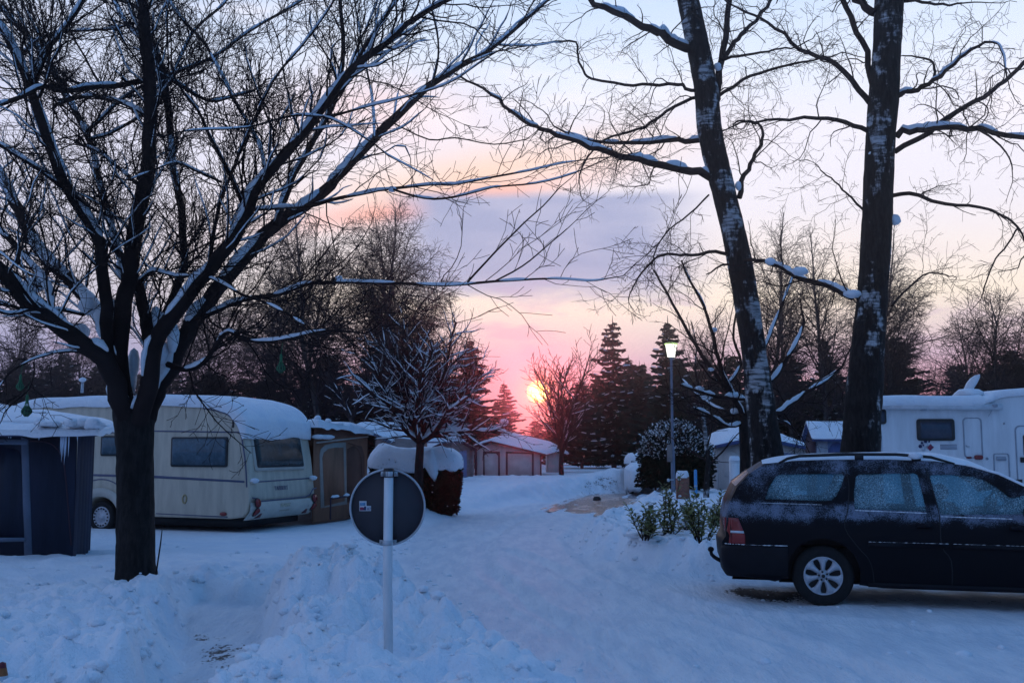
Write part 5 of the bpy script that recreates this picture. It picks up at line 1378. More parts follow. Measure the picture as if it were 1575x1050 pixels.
gable_tent('grey-brown gabled tent just left of the far beige tent, half hidden by the hedge', 41,
    [(668,740),(668,684),(699,673),(722,683),(722,740)], [(664,688),(699,671),(734,690)], (-2.4,.05), TENTBR, TENTD,
    [('wall_panel', [(706,736),(706,694),(718,692),(718,736)], BLUEW, 0, .02), ('wall_panel', [(722,690),(729,690),(727,736),(719,736)], TENTBR, -.3, -.28)], depth=4.5, snow=.12)
gable_tent('low snow-roofed tent with blue-grey barge board behind the left end of the hedge', 33,
    [(578,730),(578,676),(600,672),(640,676),(640,730)], [(548,654),(549,653),(600,677)], (2.2,.03), TENTBR, TENTD,
    [], depth=4.0, fascia=GREYB, snow=.10)
gable_tent('pale tent with dark blue fascia behind the leaning birch, right of the round shrub', 35,
    [(1104,740),(1104,684),(1162,672),(1247,689),(1247,740)], [(1098,685),(1162,671),(1254,690)], (0.3,.35), TENTG, TENTD,
    [('fascia', [(1100,689),(1100,684),(1162,671.5),(1254,689),(1254,694),(1162,677)], BLUEF, .16, .20),
     ('arched_panel', [(1113,732),(1113,704),(1117,696),(1126,694),(1134,698),(1138,706),(1138,732)], TENTW, 0, .02),
     ('window_panel', [(1206,720),(1206,696),(1242,699),(1242,720)], BLUEW, 0, .02)], depth=4.0, snow=.13)
gable_tent('small grey annex tent behind the slim vase-shaped tree, right of the far beige tent', 62,
    [(842,740),(842,697),(852,694),(866,698),(866,740)], [(838,698),(852,692),(870,698)], (.3,.05), TENTG, TENTD, [], depth=2.5, snow=.14)
def shed():
    D = 30; O = at(1255,700,D)[:2]; pl = Pl(O, (1, -.10)); q = pl.q
    t = thing('shed', 'little blue shed with steep snow-covered roof between the birches, left of the upright one', 'shed', (*pl.p(.5,0,-.6)[:2], gz(*pl.p(.5,0,-.6)[:2])))
    z1 = q(1260,675)[1]; z2 = q(1260,648)[1]; w = q(1300,675)[0]
    G = Geo(); panel(G, pl, [(0,0),(w,0),(w,z1),(0,z1)], -.05, 0); G.build('front_wall', BLUEW, t, False)
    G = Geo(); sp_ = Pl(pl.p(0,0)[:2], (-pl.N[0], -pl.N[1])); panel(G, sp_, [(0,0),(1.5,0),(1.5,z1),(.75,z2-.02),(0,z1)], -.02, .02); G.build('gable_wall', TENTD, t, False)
    G = Geo()
    for k in range(9): panel(G, pl, [(.03+k*.035,0.1),(.05+k*.035,.1),(.05+k*.035,z1-.05),(.03+k*.035,z1-.05)], 0, .02)
    G.build('corrugated_panel', WHITEC, t, False)
    G = Geo(); panel(G, pl, pl.qs([(1274,712),(1274,690),(1280,682),(1288,680),(1296,682),(1296,712)]), 0, .02); G.build('arched_door', BLUEF, t, False)
    A = pl.p(-.12, z1, .16); B = pl.p(w+.1, z1, .16); C = pl.p(w+.1, z2, -.72); Dd = pl.p(-.12, z2, -.72); E_ = pl.p(w+.1, z1, -1.6); F_ = pl.p(-.12, z1, -1.6)
    G = Geo(); roof_slab(G, [A, B, C, Dd], .06); G.build('roof', BLUEF, t, False); G = Geo(); roof_slab(G, [Dd, C, E_, F_], .06); G.build('roof', BLUEF, t, False)
    G = Geo(); snow_sheet(G, [A, B, C, Dd], .07, .01, 14, 8, .02, 2, .0); snow_sheet(G, [Dd, C, E_, F_], .07, .01, 14, 8, .02, 3, .0); G.build('roof_snow', SNOW, t)
shed()

# ------------------------------------------------------------------ hedges and shrubs
def leaf_cloud(G, n, fn, R, size=.06, kind='tri'):
    """n small leaves; fn() -> point, outward normal"""
    V = []; Fq = []
    for _ in range(n):
        p, nm = fn(); s = size*R.uniform(.6, 1.4)
        d = nrm((nm[0]+R.gauss(0, .6), nm[1]+R.gauss(0, .6), nm[2]+R.gauss(0, .6)))
        e = nrm((R.gauss(0, 1), R.gauss(0, 1), R.gauss(0, 1))); sd = nrm((d[1]*e[2]-d[2]*e[1], d[2]*e[0]-d[0]*e[2], d[0]*e[1]-d[1]*e[0]))
        i = len(V); V += [p, tuple(p[c]+d[c]*s*.5+sd[c]*s*.3 for c in range(3)), tuple(p[c]+d[c]*s for c in range(3)), tuple(p[c]+d[c]*s*.5-sd[c]*s*.3 for c in range(3))]; Fq.append((i, i+1, i+2, i+3))
    G.add(V, np.array(Fq)); return G
def rfoot(cx, cy, w, d, r, n=6, yaw=0):
    P = rr(cx-w/2, cy-d/2, cx+w/2, cy+d/2, r, n); P = resample(P, .07); c, s = math.cos(yaw), math.sin(yaw)
    return [(cx+(x-cx)*c-(y-cy)*s, cy+(x-cx)*s+(y-cy)*c) for x, y in P]
def hedge():
    R = random.Random(12); D = 25.0; x0 = at(569,740,D)[0]; x1 = at(705,740,D)[0]; cx = (x0+x1)/2; w = x1-x0; g = gz(cx, D)
    t = thing('hedge', 'clipped dark hedge under a thick overhanging snow cap, behind the round sign', 'hedge', (cx, D+.5, g))
    zt = at(640,708,D)[2]; G = Geo(); c = Geo(); F0 = rfoot(cx, D+.5, w-.14, 1.0, .3)
    rows = []
    for f, z in ((.90,.0),(1,.6),(1,zt-.15),(.8,zt),(0.001,zt)): rows += [(cx+(x-cx)*f, D+.5+(y-D-.5)*f, z) for x, y in F0]
    N = len(F0); c.add(rows, np.array([(i*N+j, i*N+(j+1) % N, (i+1)*N+(j+1) % N, (i+1)*N+j) for i in range(4) for j in range(N)]))
    c.build('foliage_core', HEDGE, t)
    def fn():
        u = R.random()*N; j = int(u); a = F0[j]; b = F0[(j+1) % N]; g_ = u-j; x = a[0]+(b[0]-a[0])*g_; y = a[1]+(b[1]-a[1])*g_
        nx, ny = x-cx, (y-D-.5)*2; l = math.hypot(nx, ny) or 1; z = .1+(zt-.05)*R.random(); k = 1-0.10*(1-z/zt)**2*(1 if x > cx else .3)
        x = cx+(x-cx)*k; o = R.uniform(-.04, .10)
        return (x+nx/l*o, y+ny/l*o, z), (nx/l, ny/l, .2)
    leaf_cloud(G, 9000, fn, R, .085); G.build('foliage', HEDGE, t, False)
    G = Geo(); foot = rfoot(cx, D+.5, w+.06, 1.22, .34)
    def zb(x, y): return zt-.02+.10*np.exp(-((x-(x0+.35))/.35)**2)+.07*fbm(x*1.7, y*1.7+2, 3)
    mantle(G, foot, zb, .32, .20, .05, .09, 4, 2.4, under=.10)
    # long tongue of snow hanging down the front face
    c0 = at(668,720,D-.05); pts = [at(655,695,D-.08), at(662,712,D-.10), at(667,728,D-.10), at(669,740,D-.06)]; G.tube(pts, [.20,.17,.12,.02], 10)
    for i in range(60):
        p, _ = fn()
        if p[1] < D+.3: blob(G, p, R.uniform(.015, .03), R, 5)
    G.build('snow_cap', SNOW, t)
hedge()
def round_shrub():
    R = random.Random(14); D = 32.0; b = at(1043,745,D); cx = b[0]; w = 108/F*D; zt = at(1043,652,D)[2]; g = gz(cx, D)
    t = thing('evergreen_shrub', 'big rounded evergreen shrub dusted with snow behind the lamp post', 'shrub', (cx, D+.6, g))
    def surf(j=0.0, up=False):
        while True:
            a = R.random()*6.283; v = R.uniform(-.1, 1) if not up else R.uniform(.3, 1.0)**.6
            rad = math.sqrt(max(.02, 1-max(0, (v-.45)/.55)**2)) if v > .45 else 1-.08*(.45-v)
            lump = 1+.10*math.sin(a*5+v*6)+.07*math.sin(a*11+2)
            x = cx+w/2*rad*lump*math.cos(a); y = D+.6+.9*rad*lump*math.sin(a); z = g+(zt-g)*max(0, v)*(1+.06*math.sin(a*4+1)+R.uniform(-.05, .07))
            n = nrm((math.cos(a)*rad, math.sin(a)*rad, max(0, v-.4)*2)); o = R.uniform(-.22, .03)+j
            return (x+n[0]*o, y+n[1]*o, z+n[2]*o), n
    c = Geo(); c.lathe([(.8,0),(.92,.4),(.93,(zt-g)*.5),(.75,(zt-g)*.8),(.3,(zt-g)*.92),(.001,(zt-g)*.94)], (0,0,0), 20); c.v[-1] = c.v[-1]*np.array([w/2/1.0*.98, .78, 1])+np.array([cx, D+.6, g])
    c.build('foliage_core', HEDGE, t)
    leaf_cloud(Geo(), 1, surf, R); G = Geo(); leaf_cloud(G, 9000, surf, R, .11); G.build('foliage', HEDGE, t, False)
    G = Geo(); leaf_cloud(G, 4200, lambda: surf(R.uniform(-.10,.06), True), R, .085); G.build('snow_dusting', SNOW, t, False)
round_shrub()
def laurel(px, py, D, top, halfw, seed, label, n=26):
    R = random.Random(seed); b = at(px, py, D); g = gz(b[0], D); Hh = (at(px, top, D)[2]-g)*1.3; W = halfw/F*D
    t = thing('laurel_shrub', label, 'shrub', (b[0], D, g), 'young laurels on the snowy island'); St = Tubes(); V = []; Fq = []; sn = Geo()
    for i in range(n):
        a = R.random()*6.283; e = R.uniform(.25, 1.25); d = nrm((math.cos(a)*W*e, math.sin(a)*W*e, Hh*R.uniform(.7, 1.0)*(1.05-.55*e*e)+.05))
        L = math.sqrt((W*e)**2+(Hh*(1.05-.5*e*e))**2)*R.uniform(.6, 1.0); p = (b[0]+R.gauss(0, .04), D+R.gauss(0, .04), g-.03); pts = [p]
        for s in range(5):
            d = nrm((d[0]+R.gauss(0, .09), d[1]+R.gauss(0, .09), d[2]+.06)); p = tuple(p[c]+d[c]*L/5 for c in range(3)); pts.append(p)
        St.add(pts, [.008,.007,.006,.005,.004,.003], 4)
        for k in range(15):
            f = 1.6+3.4*(k/15)**.8; j = min(4, int(f)); q = f-j; c0 = tuple(pts[j][c]*(1-q)+pts[j+1][c]*q for c in range(3))
            aa = k*2.4+R.random(); ld = nrm((math.cos(aa)*.8+d[0]*.5, math.sin(aa)*.8+d[1]*.5, d[2]*.6+R.uniform(-.35, .4))); l = R.uniform(.07, .125); sd = nrm((-ld[1], ld[0], R.uniform(-.3, .3))); wv = l*.24
            i0 = len(V); V += [c0, tuple(c0[c]+ld[c]*l*.35+sd[c]*wv for c in range(3)), tuple(c0[c]+ld[c]*l*.75+sd[c]*wv*.7 for c in range(3)), tuple(c0[c]+ld[c]*l-(.015 if c == 2 else 0) for c in range(3)), tuple(c0[c]+ld[c]*l*.75-sd[c]*wv*.7 for c in range(3)), tuple(c0[c]+ld[c]*l*.35-sd[c]*wv for c in range(3))]
            Fq += [(i0, i0+1, i0+2, i0+3), (i0, i0+3, i0+4, i0+5)]
            if R.random() < .06: blob(sn, tuple(c0[c]+ld[c]*l*.5+(.012 if c == 2 else 0) for c in range(3)), R.uniform(.018, .04), R, 6)
    St.geo().build('stems', TWIG, t); G = Geo(); G.add(V, np.array(Fq)); G.build('leaves', LAUREL, t, False)
    for i in range(4): blob(sn, (b[0]+R.uniform(-W, W)*.5, D+R.uniform(.05, .35), g+R.uniform(-.03, .03)), (R.uniform(.10, .22), .16, .05), R, 12)
    sn.build('leaf_snow', SNOW, t)
laurel(993,838,14.6,770,34,1,'green laurel shrub nearest the road, leftmost on the snowy island',19)
laurel(1028,822,16.0,745,30,2,'tallest green laurel shrub on the snowy island, just below the brick pier',19)
laurel(1078,838,14.8,756,32,3,'green laurel shrub just left of the dark estate car',19)
laurel(1056,812,16.8,765,26,7,'green laurel shrub at the back of the clump with a snow cushion on top',14)
laurel(1100,790,17.5,762,15,4,'small laurel sprig near the tail of the dark estate car, under the white cabinet',12)

# ------------------------------------------------------------------ street furniture
def sign():
    D = 6.6; b = at(597,1022,D); g = gz(b[0], D); t = thing('road_sign', 'round traffic sign seen from its dark back, on a grey pole in the snow', 'traffic sign', (b[0], D, g))
    pl = Pl((b[0], D), (1, 0.0)); c = pl.q(595,780); r = 57/F*D; x0 = c[0]+.012
    top = at(598,722,D)
    G = Geo(); G.tube([(b[0]-.004, D, g-.5), (b[0], D, g+.1), (at(596,900,D)[0], D, at(596,900,D)[2]), (top[0], D, top[2])], .030, 20, True); G.build('pole', POLEG, t)
    G = Geo(); G.lathe([(.031,-.055),(.034,-.05),(.034,-.005),(.030,.003),(.001,.005)], (top[0], D, top[2]+.006), 18); G.build('pole_cap', BLACK, t)
    G = Geo(); panel(G, pl, circ(c[0], c[1], r-.006, 64), -.042, -.038); disc = G.build('sign_plate', SIGNB, t, False)
    G = Geo(); n = 72; pr = [(r-.008,-.036),(r-.002,-.028),(r+.004,-.030),(r+.006,-.036),(r+.004,-.046),(r-.004,-.048)]; V = [pl.p(c[0]+q*math.cos(6.2832*j/n), c[1]+q*math.sin(6.2832*j/n), h) for q, h in pr for j in range(n)]
    G.add(V, np.array([(i*n+j, i*n+(j+1) % n, ((i+1) % 6)*n+(j+1) % n, ((i+1) % 6)*n+j) for i in range(6) for j in range(n)])); G.build('rim', GALV, disc)
    for y in (728.5, 834):
        z = pl.q(598,y)[1]; G = Geo(); px0 = at(598 if y < 800 else 596, y, D)[0]
        V = []; a = [(-.056,-.036),(-.052,-.020),(-.034,-.014)]+[(.034*math.cos(R_(th)), .034*math.sin(R_(th))) for th in range(155, 20, -15)]+[(.034,-.014),(.052,-.020),(.056,-.036)]
        for dz in (-.016, .016): V += [(px0+x, D-n_, z+dz) for x, n_ in a]
        m = len(a); G.add(V, np.array([(i, i+1, m+i+1, m+i) for i in range(m-1)])); cl = G.build('clamp', GALV, t, False)
        mod = cl.modifiers.new('solid', 'SOLIDIFY'); mod.thickness = .004
        G = Geo()
        for s_ in (-1, 1): G.tube([(px0+s_*.047, D+.03, z), (px0+s_*.047, D+.008, z)], .007, 6)
        G.build('bolt', GALV, cl)
    q = pl.q
    def st(nm, poly, m, a_, b_, par): G = Geo(); panel(G, pl, poly, a_, b_); return G.build(nm, m, par, False)
    s0 = st('sticker', pl.qs([(551.4,786),(551.4,770.6),(562.5,770.6),(562.5,778),(569.5,778),(569.5,786)]), STW, -.038, -.0368, disc)
    st('sticker_print', pl.qs([(552.2,777.8),(552.2,773),(560.6,773),(560.6,777.8)]), STB, -.0368, -.0362, s0)
    st('sticker_print', pl.qs([(552.2,784.8),(552.2,780.3),(556.5,779.8),(559,781.5),(560,784.8)]), STR, -.0368, -.0362, s0)
    st('sticker_print', pl.qs([(558.4,784.8),(558.4,779),(561.8,778.6),(561.8,784.8)]), STN, -.0362, -.0358, s0)
    cc = q(566.3,784.6); textobj('87', 0.024, lambda x, y, z: pl.p(cc[0]+x, cc[1]+y, -.0366+z*.3), STN, 'sticker_number', s0, .001)
STW = mat('sticker_white', (0.55,0.56,0.60), .5, vary=0); STB = mat('sticker_blue', (0.12,0.28,0.45), .5, vary=0); STR = mat('sticker_red', (0.25,0.03,0.07), .5, vary=0); STN = mat('sticker_navy', (0.02,0.03,0.10), .5, vary=0)
sign()
def lamp():
    D = 30.0; b = at(1035.5,748,D); g = gz(b[0], D); t = thing('street_lamp', 'slim street lamp with a glowing tapered lantern beside the rounded shrub', 'street lamp', (b[0], D, g))
    zl = at(1035,549,D)[2]; zc = at(1035,527,D)[2]
    G = Geo(); G.lathe([(.062,-.4),(.062,1.2),(.058,1.25),(.042,1.32),(.036,zl-g-.08),(.05,zl-g-.06),(.05,zl-g)], (b[0], D, g), 12); G.build('pole', LAMPP, t)
    h = zc-zl; G = Geo(); G.lathe([(.001,0),(.105,.0),(.112,.02),(.165,h*.86),(.165,h*.88),(.001,h*.88)], (b[0], D, zl), 6); G.build('lantern', LAMPM, t, False)
    G = Geo(); G.lathe([(.20,h*.88),(.205,h*.92),(.15,h*1.0),(.001,h*1.03)], (b[0], D, zl), 12); G.build('lantern_cap', LAMPC, t, False)
    G = Geo()
    for k in range(6): a = k*math.pi/3; G.tube([(b[0]+.108*math.cos(a), D+.108*math.sin(a), zl), (b[0]+.168*math.cos(a), D+.168*math.sin(a), zl+h*.88)], .006, 4)
    G.build('lantern_frame', LAMPP, t)
    pl = Pl((b[0], D-.07), (1, 0)); G = Geo(); panel(G, pl, pl.qs([(1026,710),(1026,683),(1034,683),(1034,710)]), -.02, 0); G.build('notice_board', TENTBR, t, False)
    G = Geo(); G.tube([at(1036,737.5,D-.06), at(1026,737.5,D-.06)], .018, 6); G.lathe([(.001,-.05),(.04,-.04),(.045,.03),(.001,.05)], at(1028,738,D-.06), 8); G.build('tap', CHROME, t)
lamp()
def pier():
    D = 27.0; x0, z1 = at(1042,733,D)[0], at(1050,733,D)[2]; x1 = at(1060,733,D)[0]; cx = (x0+x1)/2; w = x1-x0; g = gz(cx, D+w/2)
    t = thing('brick_pier', 'short red brick pier capped with snow behind the laurel shrubs', 'brick pier', (cx, D+w/2, g))
    G = Geo(); G.box((cx, D+w/2, (z1+g-.3)/2), (w, w, z1-g+.3)); G.build('pier', BRICK, t, False)
    G = Geo(); mantle(G, rfoot(cx, D+w/2, w, w, .08), z1, .16, .03, .01, .02, 3, 4); G.build('snow_cap', SNOW, t)
    D = 29.0; b = at(1070,743,D); g = gz(b[0], D); t = thing('bollard', 'bright blue marker post in front of the dark rounded shrub', 'bollard', (b[0], D, g))
    G = Geo(); G.lathe([(.045,-.3),(.045,at(0,722,D)[2]-g-.02),(.03,at(0,722,D)[2]-g),(.001,at(0,722,D)[2]-g+.005)], (b[0], D, g), 12); G.build('post', SKYBLUE, t)
    G = Geo(); G.lathe([(.047,.30),(.047,.34)], (b[0], D, g), 12); G.build('band', WHITEC, t)
pier()
def cabinet():
    D = 23.5; x0 = at(1124,720,D)[0]; x1 = at(1139,720,D)[0]; z1 = at(0,707,D)[2]; cx = (x0+x1)/2; w = x1-x0; g = gz(cx, D)
    t = thing('electric_cabinet', 'slim white service cabinet with a snow cap left of the two near birches', 'cabinet', (cx, D+.1, g))
    G = Geo(); G.box((cx, D+.1, (z1+g-.3)/2), (w, .2, z1-g+.3)); G.build('housing', WHITET, t, False)
    G = Geo(); G.box((cx, D-.004, (z1+g)/2+.02), (w*.84, .012, (z1-g)*.82)); dr = G.build('door', WHITE, t, False)
    G = Geo(); G.lathe([(.001,0),(.014,.003),(.014,-.02)], (0, 0, 0), 8); G.v[-1] = G.v[-1][:, [0, 2, 1]]*np.array([1,-1,1])+np.array([cx, D-.014, g+.22]); G.build('lock', BLACK, dr)
    G = Geo(); mantle(G, rfoot(cx, D+.1, w, .2, .05), z1, .09, .02, .01, .01, 5, 5); G.build('snow_cap', SNOW, t)
cabinet()
def feeder(px, py, D, rpx, label, dark=True):
    c = at(px, py, D); r = rpx/F*D; t = thing('bird_feeder', label, 'bird feeder', (c[0], c[1], c[2]-r), 'green net feeders hanging in the big tree')
    G = Geo(); G.lathe([(.001,-r*1.1),(r*.5,-r),(r*.95,-r*.4),(r,0.0),(r*.8,r*.6),(r*.4,r*1.0),(.001,r*1.05)], c, 14); G.build('fat_ball', SEED, t)
    T = Tubes()
    for k in range(10):
        a = k*.628
        T.add([(c[0]+q*r*math.cos(a+w_), c[1]+q*r*math.sin(a+w_), c[2]+z*r) for q, z, w_ in ((.3,-1.15,0),(1.04,-.3,.2),(1.04,.1,.4),(.45,1.1,.6),(.25,2.0,.8),(.30,2.8,1.0),(.08,3.4,1.2))], [.0022]*7, 3)
        T.add([(c[0]+q*r*math.cos(a-w_), c[1]+q*r*math.sin(a-w_), c[2]+z*r) for q, z, w_ in ((.3,-1.15,0),(1.04,-.3,.2),(1.04,.1,.4),(.45,1.1,.6),(.25,2.0,.8),(.30,2.8,1.0),(.08,3.4,1.2))], [.0022]*7, 3)
    T.geo().build('net', NET, t); G = Geo(); G.tube([(c[0], c[1], c[2]+3.3*r), (c[0]+.01, c[1], c[2]+6.0*r)], .002, 4); G.build('string', NET, t)
feeder(41, 632, 9.9, 7.5, 'green net feeder with a dark seed ball, hanging above the navy awning roof')
feeder(31, 594, 9.2, 5.5, 'green net feeder nearest the left edge, hanging just above the other one')
feeder(432, 566, 9.5, 6.5, 'green net feeder hanging from the right-hand limb above the caravan roof')
def stake():
    D = 6.1; b = at(2,1050,D); g = gz(b[0], D); t = thing('marker_stake', 'pale stake with red and orange tip in the snow at the bottom left edge', 'stake', (b[0], D, g))
    z = at(0,1017,D)[2]; q = lambda y: at(0, y, D)[2]
    G = Geo(); G.lathe([(.036,g-.3-z),(.034,q(1038)-z)], (b[0], D, z), 14); G.build('post', WHITET, t)
    G = Geo(); G.lathe([(.034,q(1038)-z),(.024,q(1026)-z)], (b[0], D, z), 14); G.build('orange_band', mat('stake_orange', (.30,.10,.03)), t)
    G = Geo(); G.lathe([(.024,q(1026)-z),(.020,q(1019)-z),(.001,0)], (b[0], D, z), 14); G.build('red_tip', REDD, t)
    D = 10.4; p0 = at(243,862,D); t = thing('garden_cane', 'thin dark cane leaning against the foot of the big tree', 'cane', (p0[0], D, gz(p0[0], D)))
    G = Geo(); G.tube([(p0[0]-.03, D, gz(p0[0], D)-.1), at(247,835,D), at(250,808,D)], [.009,.007,.004], 6); G.build('cane', TWIG, t)
stake()
def buried_car():
    D = 38.0; c = at(1003,745,D); cx = c[0]; t = thing('parked_car', 'small car buried in snow, only its windscreen strip showing, beside the rounded shrub', 'car', (cx, D+1.9, 0.0))
    zr = at(985,705,D)[2]; zw = at(985,713,D)[2]; w = 1.62; y0 = D
    def sec(y, pts): return [(cx+s*x, y, z) for s, x, z in pts]
    prof = [(y0-.2,.72,.45,.70),(y0+.1,.80,.5,.98),(y0+1.0,.82,.5,1.02)]
    G = Geo(); rings = []
    for y, hw, zb_, ztp in [(y0-.25,.62,.35,.66),(y0-.05,.78,.3,.86),(y0+.9,.82,.25,1.02),(y0+1.5,.70,.25,zr-.05),(y0+2.8,.70,.25,zr-.02),(y0+3.7,.66,.25,1.05),(y0+3.9,.6,.35,.7)]:
        rings.append([(cx-hw,y,zb_),(cx-hw,y,ztp*.62),(cx-hw*.86,y,ztp*.94),(cx-hw*.5,y,ztp),(cx+hw*.5,y,ztp),(cx+hw*.86,y,ztp*.94),(cx+hw,y,ztp*.62),(cx+hw,y,zb_)])
    V = [v for r in rings for v in r]; G.add(V, np.array([(i*8+j, i*8+j+1, (i+1)*8+j+1, (i+1)*8+j) for i in range(6) for j in range(7)])); G.f.append(np.array([list(range(8))])); G.build('body', PAINT, t)
    G = Geo(); G.add([(cx-.66,y0+.88,1.06),(cx+.66,y0+.88,1.06),(cx+.60,y0+1.42,zr-.06),(cx-.60,y0+1.42,zr-.06)], [(0,1,2,3)]); G.build('windscreen', ACRYR, t, False)
    for s in (-1, 1):
        for yy in (y0+.6, y0+3.1):
            G = Geo(); k = 18; V = [(cx+s*(.80-dx), yy+r*math.cos(6.283*j/k), .30+r*math.sin(6.283*j/k)) for r, dx in ((.001,0),(.2,.0),(.29,.0),(.3,.04),(.3,.18)) for j in range(k)]
            G.add(V, np.array([(i*k+j, i*k+(j+1) % k, (i+1)*k+(j+1) % k, (i+1)*k+j) for i in range(4) for j in range(k)])); G.build('wheel', RUBBER, t)
    G = Geo(); mantle(G, rfoot(cx, y0+2.15, 1.42, 1.8, .35), zw+.02, zr-zw+.18, .05, .04, .03, 2, 2); mantle(G, rfoot(cx, y0+.32, 1.7, 1.25, .4), lambda x, y: .86+.14*(y-y0), .20, .62, .08, .06, 6, 3)
    G.build('snow_cover', SNOW, t)
buried_car()
# ------------------------------------------------------------------ motorhome
def motorhome():
    D = 22.0; O = at(1350,700,D)[:2]; pl = Pl(O, (math.cos(R_(-3)), math.sin(R_(-3)))); q = pl.q
    t = thing('motorhome', 'white motorhome with snowy roof and snow-plastered dish, parked behind the estate car', 'motorhome', (*pl.p(3,0,-1.1)[:2], gz(*pl.p(3,0,-1.1)[:2])))
    zt = q(1400,620)[1]; bz = .42; rise0 = q(1510,618); 
    body = [(0.0,bz),(-.02,1.2),(0.02,zt-.25),(.10,zt-.05),(.3,zt),(rise0[0]-.3,zt+.0),(rise0[0]+.1,zt+.06),(q(1545,606)[0],q(1545,606)[1]),(q(1575,604)[0],q(1575,604)[1]),(4.3,zt+.28),(5.0,zt+.16),(5.4,zt-.15),(5.35,zt-.65),(5.0,zt-.85),(5.3,1.65),(6.1,1.15),(6.35,.85),(6.35,bz)]
    G = Geo(); extruded_body(G, body, pl, 2.25, .06); G.build('body', WHITE, t, False)
    def on(nm, poly, m, a=0.0, b=0.012, par=t, holes=()):
        G = Geo(); panel(G, pl, poly, a, b, holes); return G.build(nm, m, par, False)
    def R4(x0, y0, x1, y1, r): a_ = q(x0, y0); b_ = q(x1, y1); return rr(a_[0], a_[1], b_[0], b_[1], r)
    f = on('side_window', R4(1409,644,1468.5,677.5,.06), SEAL, 0, .035); on('pane', R4(1414,649,1463,674,.04), DARKW, .035, .045, f)
    f = on('side_window', R4(1338,629,1363,652,.06), SEAL, 0, .035); on('pane', R4(1341,632,1360,649,.04), DARKW, .035, .045, f)
    def outline(nm, x0, y0, x1, y1, r, w=.014, m=LINEG, par=t):
        P = R4(x0, y0, x1, y1, r); c = (sum(p[0] for p in P)/len(P), sum(p[1] for p in P)/len(P))
        inn = [(c[0]+(x-c[0])*(1-2*w/abs(P[0][0]-c[0])), c[1]+(z-c[1])*(1-2*w/max(.1, abs(P[0][1]-c[1])+.3))) for x, z in P]
        return on(nm, P, m, 0, .008, par, [inn])
    h = outline('hatch', 1480,642,1512.5,704,.08); on('handle', band(pl.qs([(1485,684),(1487,686.5),(1491,686.5)]), .012), LINEG, .008, .02, h)
    h = outline('locker_door', 1527,697,1554,735,.05); on('handle', R4(1532,702,1547,708,.01), LINEG, .008, .03, h)
    d = outline('cab_door', 1560,654,1640,790,.1); f = on('cab_window', R4(1573,668,1632,702,.05), SEAL, .0, .02, d); on('pane', R4(1575,671,1630,700,.05), DARKW, .02, .03, d)
    on('door_handle', R4(1569,703,1576,711,.01), BLACK, .0, .03)
    on('skirt_gap', pl.qs([(1552,737),(1572,737),(1572,742),(1552,742)]), BLACK, 0, .02)
    on('data_label', R4(1446,683,1472,691,.004), mat('label_grey', (.35,.37,.42)), 0, .006)
    on('marker_lamp', R4(1361,696,1373,700,.02), RED, 0, .03)
    on('marker_lamp', R4(1498,699.5,1511,706.5,.04), RED, 0, .05); on('marker_lamp', R4(1486,702,1494,705,.02), REDD, 0, .03)
    on('filler_cap', circ(*q(1518,705), .03, 14), LINEG, 0, .012); on('filler_cap', circ(*q(1544,651), .02, 12), LINEG, 0, .012)
    # sticker cluster: pale petals with dark dots and a maroon square
    for x, y, r, m in ((1418,681,.028,STN),(1423.5,678.5,.035,STN),(1429,679,.02,STN),(1415.5,686,.04,STN),(1420,684.5,.02,STN),(1424,684,.06,STW),(1420,690,.05,STW),(1427,688,.045,STW)):
        on('sticker', circ(*q(x, y), r, 10), m, 0, .005 if m is STW else .007)
    c = q(1431,687.5); on('sticker', [(c[0]-.07,c[1]-.01),(c[0]-.01,c[1]-.08),(c[0]+.07,c[1]),(c[0],c[1]+.07)], STR, 0, .008)
    # rolled awning under the roof edge
    a0 = q(1352,622); a1 = q(1538,622); G = Geo(); G.tube([pl.p(a0[0], a0[1]-.03, .08), pl.p(a1[0], a0[1]-.05, .08)], .075, 12); G.build('rolled_awning', WHITET, t)
    c = q(1419,629); on('awning_bracket', rr(c[0]-.05, c[1]-.03, c[0]+.05, c[1]+.04, .02), LINEG, .0, .12); c = q(1526,624); on('awning_bracket', rr(c[0]-.05, c[1]-.03, c[0]+.05, c[1]+.03, .02), LINEG, .0, .17)
    G = Geo(); G.tube([pl.p(*q(1524,628), .1), pl.p(*q(1520,640), .02)], .006, 4); G.build('awning_cord', LINEG, t)
    on('rear_seam', band(pl.qs([(1356,670),(1356.5,700)]), .012), LINEG, 0, .006)
    def whl(s):
        w = Geo(); k = 28; pr = [(.20,-.03),(.215,0.0),(.30,.0),(.325,-.03),(.33,-.08),(.33,-.17),(.2,-.2)]
        V = [pl.p(s+r*math.cos(6.2832*j/k), .33+r*math.sin(6.2832*j/k), -.02+n) for r, n in pr for j in range(k)]; w.add(V, np.array([(i*k+j, i*k+(j+1) % k, (i+1)*k+(j+1) % k, (i+1)*k+j) for i in range(len(pr)-1) for j in range(k)])); wo = w.build('wheel', RUBBER, t)
        g = Geo(); pr = [(.001,-.01),(.08,-.01),(.1,-.04),(.19,-.03),(.205,-.02)]; V = [pl.p(s+r*math.cos(6.2832*j/k), .33+r*math.sin(6.2832*j/k), -.02+n) for r, n in pr for j in range(k)]; g.add(V, np.array([(i*k+j, i*k+(j+1) % k, (i+1)*k+(j+1) % k, (i+1)*k+j) for i in range(len(pr)-1) for j in range(k)])); g.build('rim', RIMM, wo)
    whl(1.3); whl(5.3)
    G = Geo(); panel(G, pl, [(.2,.2),(6.1,.2),(6.1,.45),(.2,.45)], -2.1, -.25); G.build('chassis', BLACK, t, False)
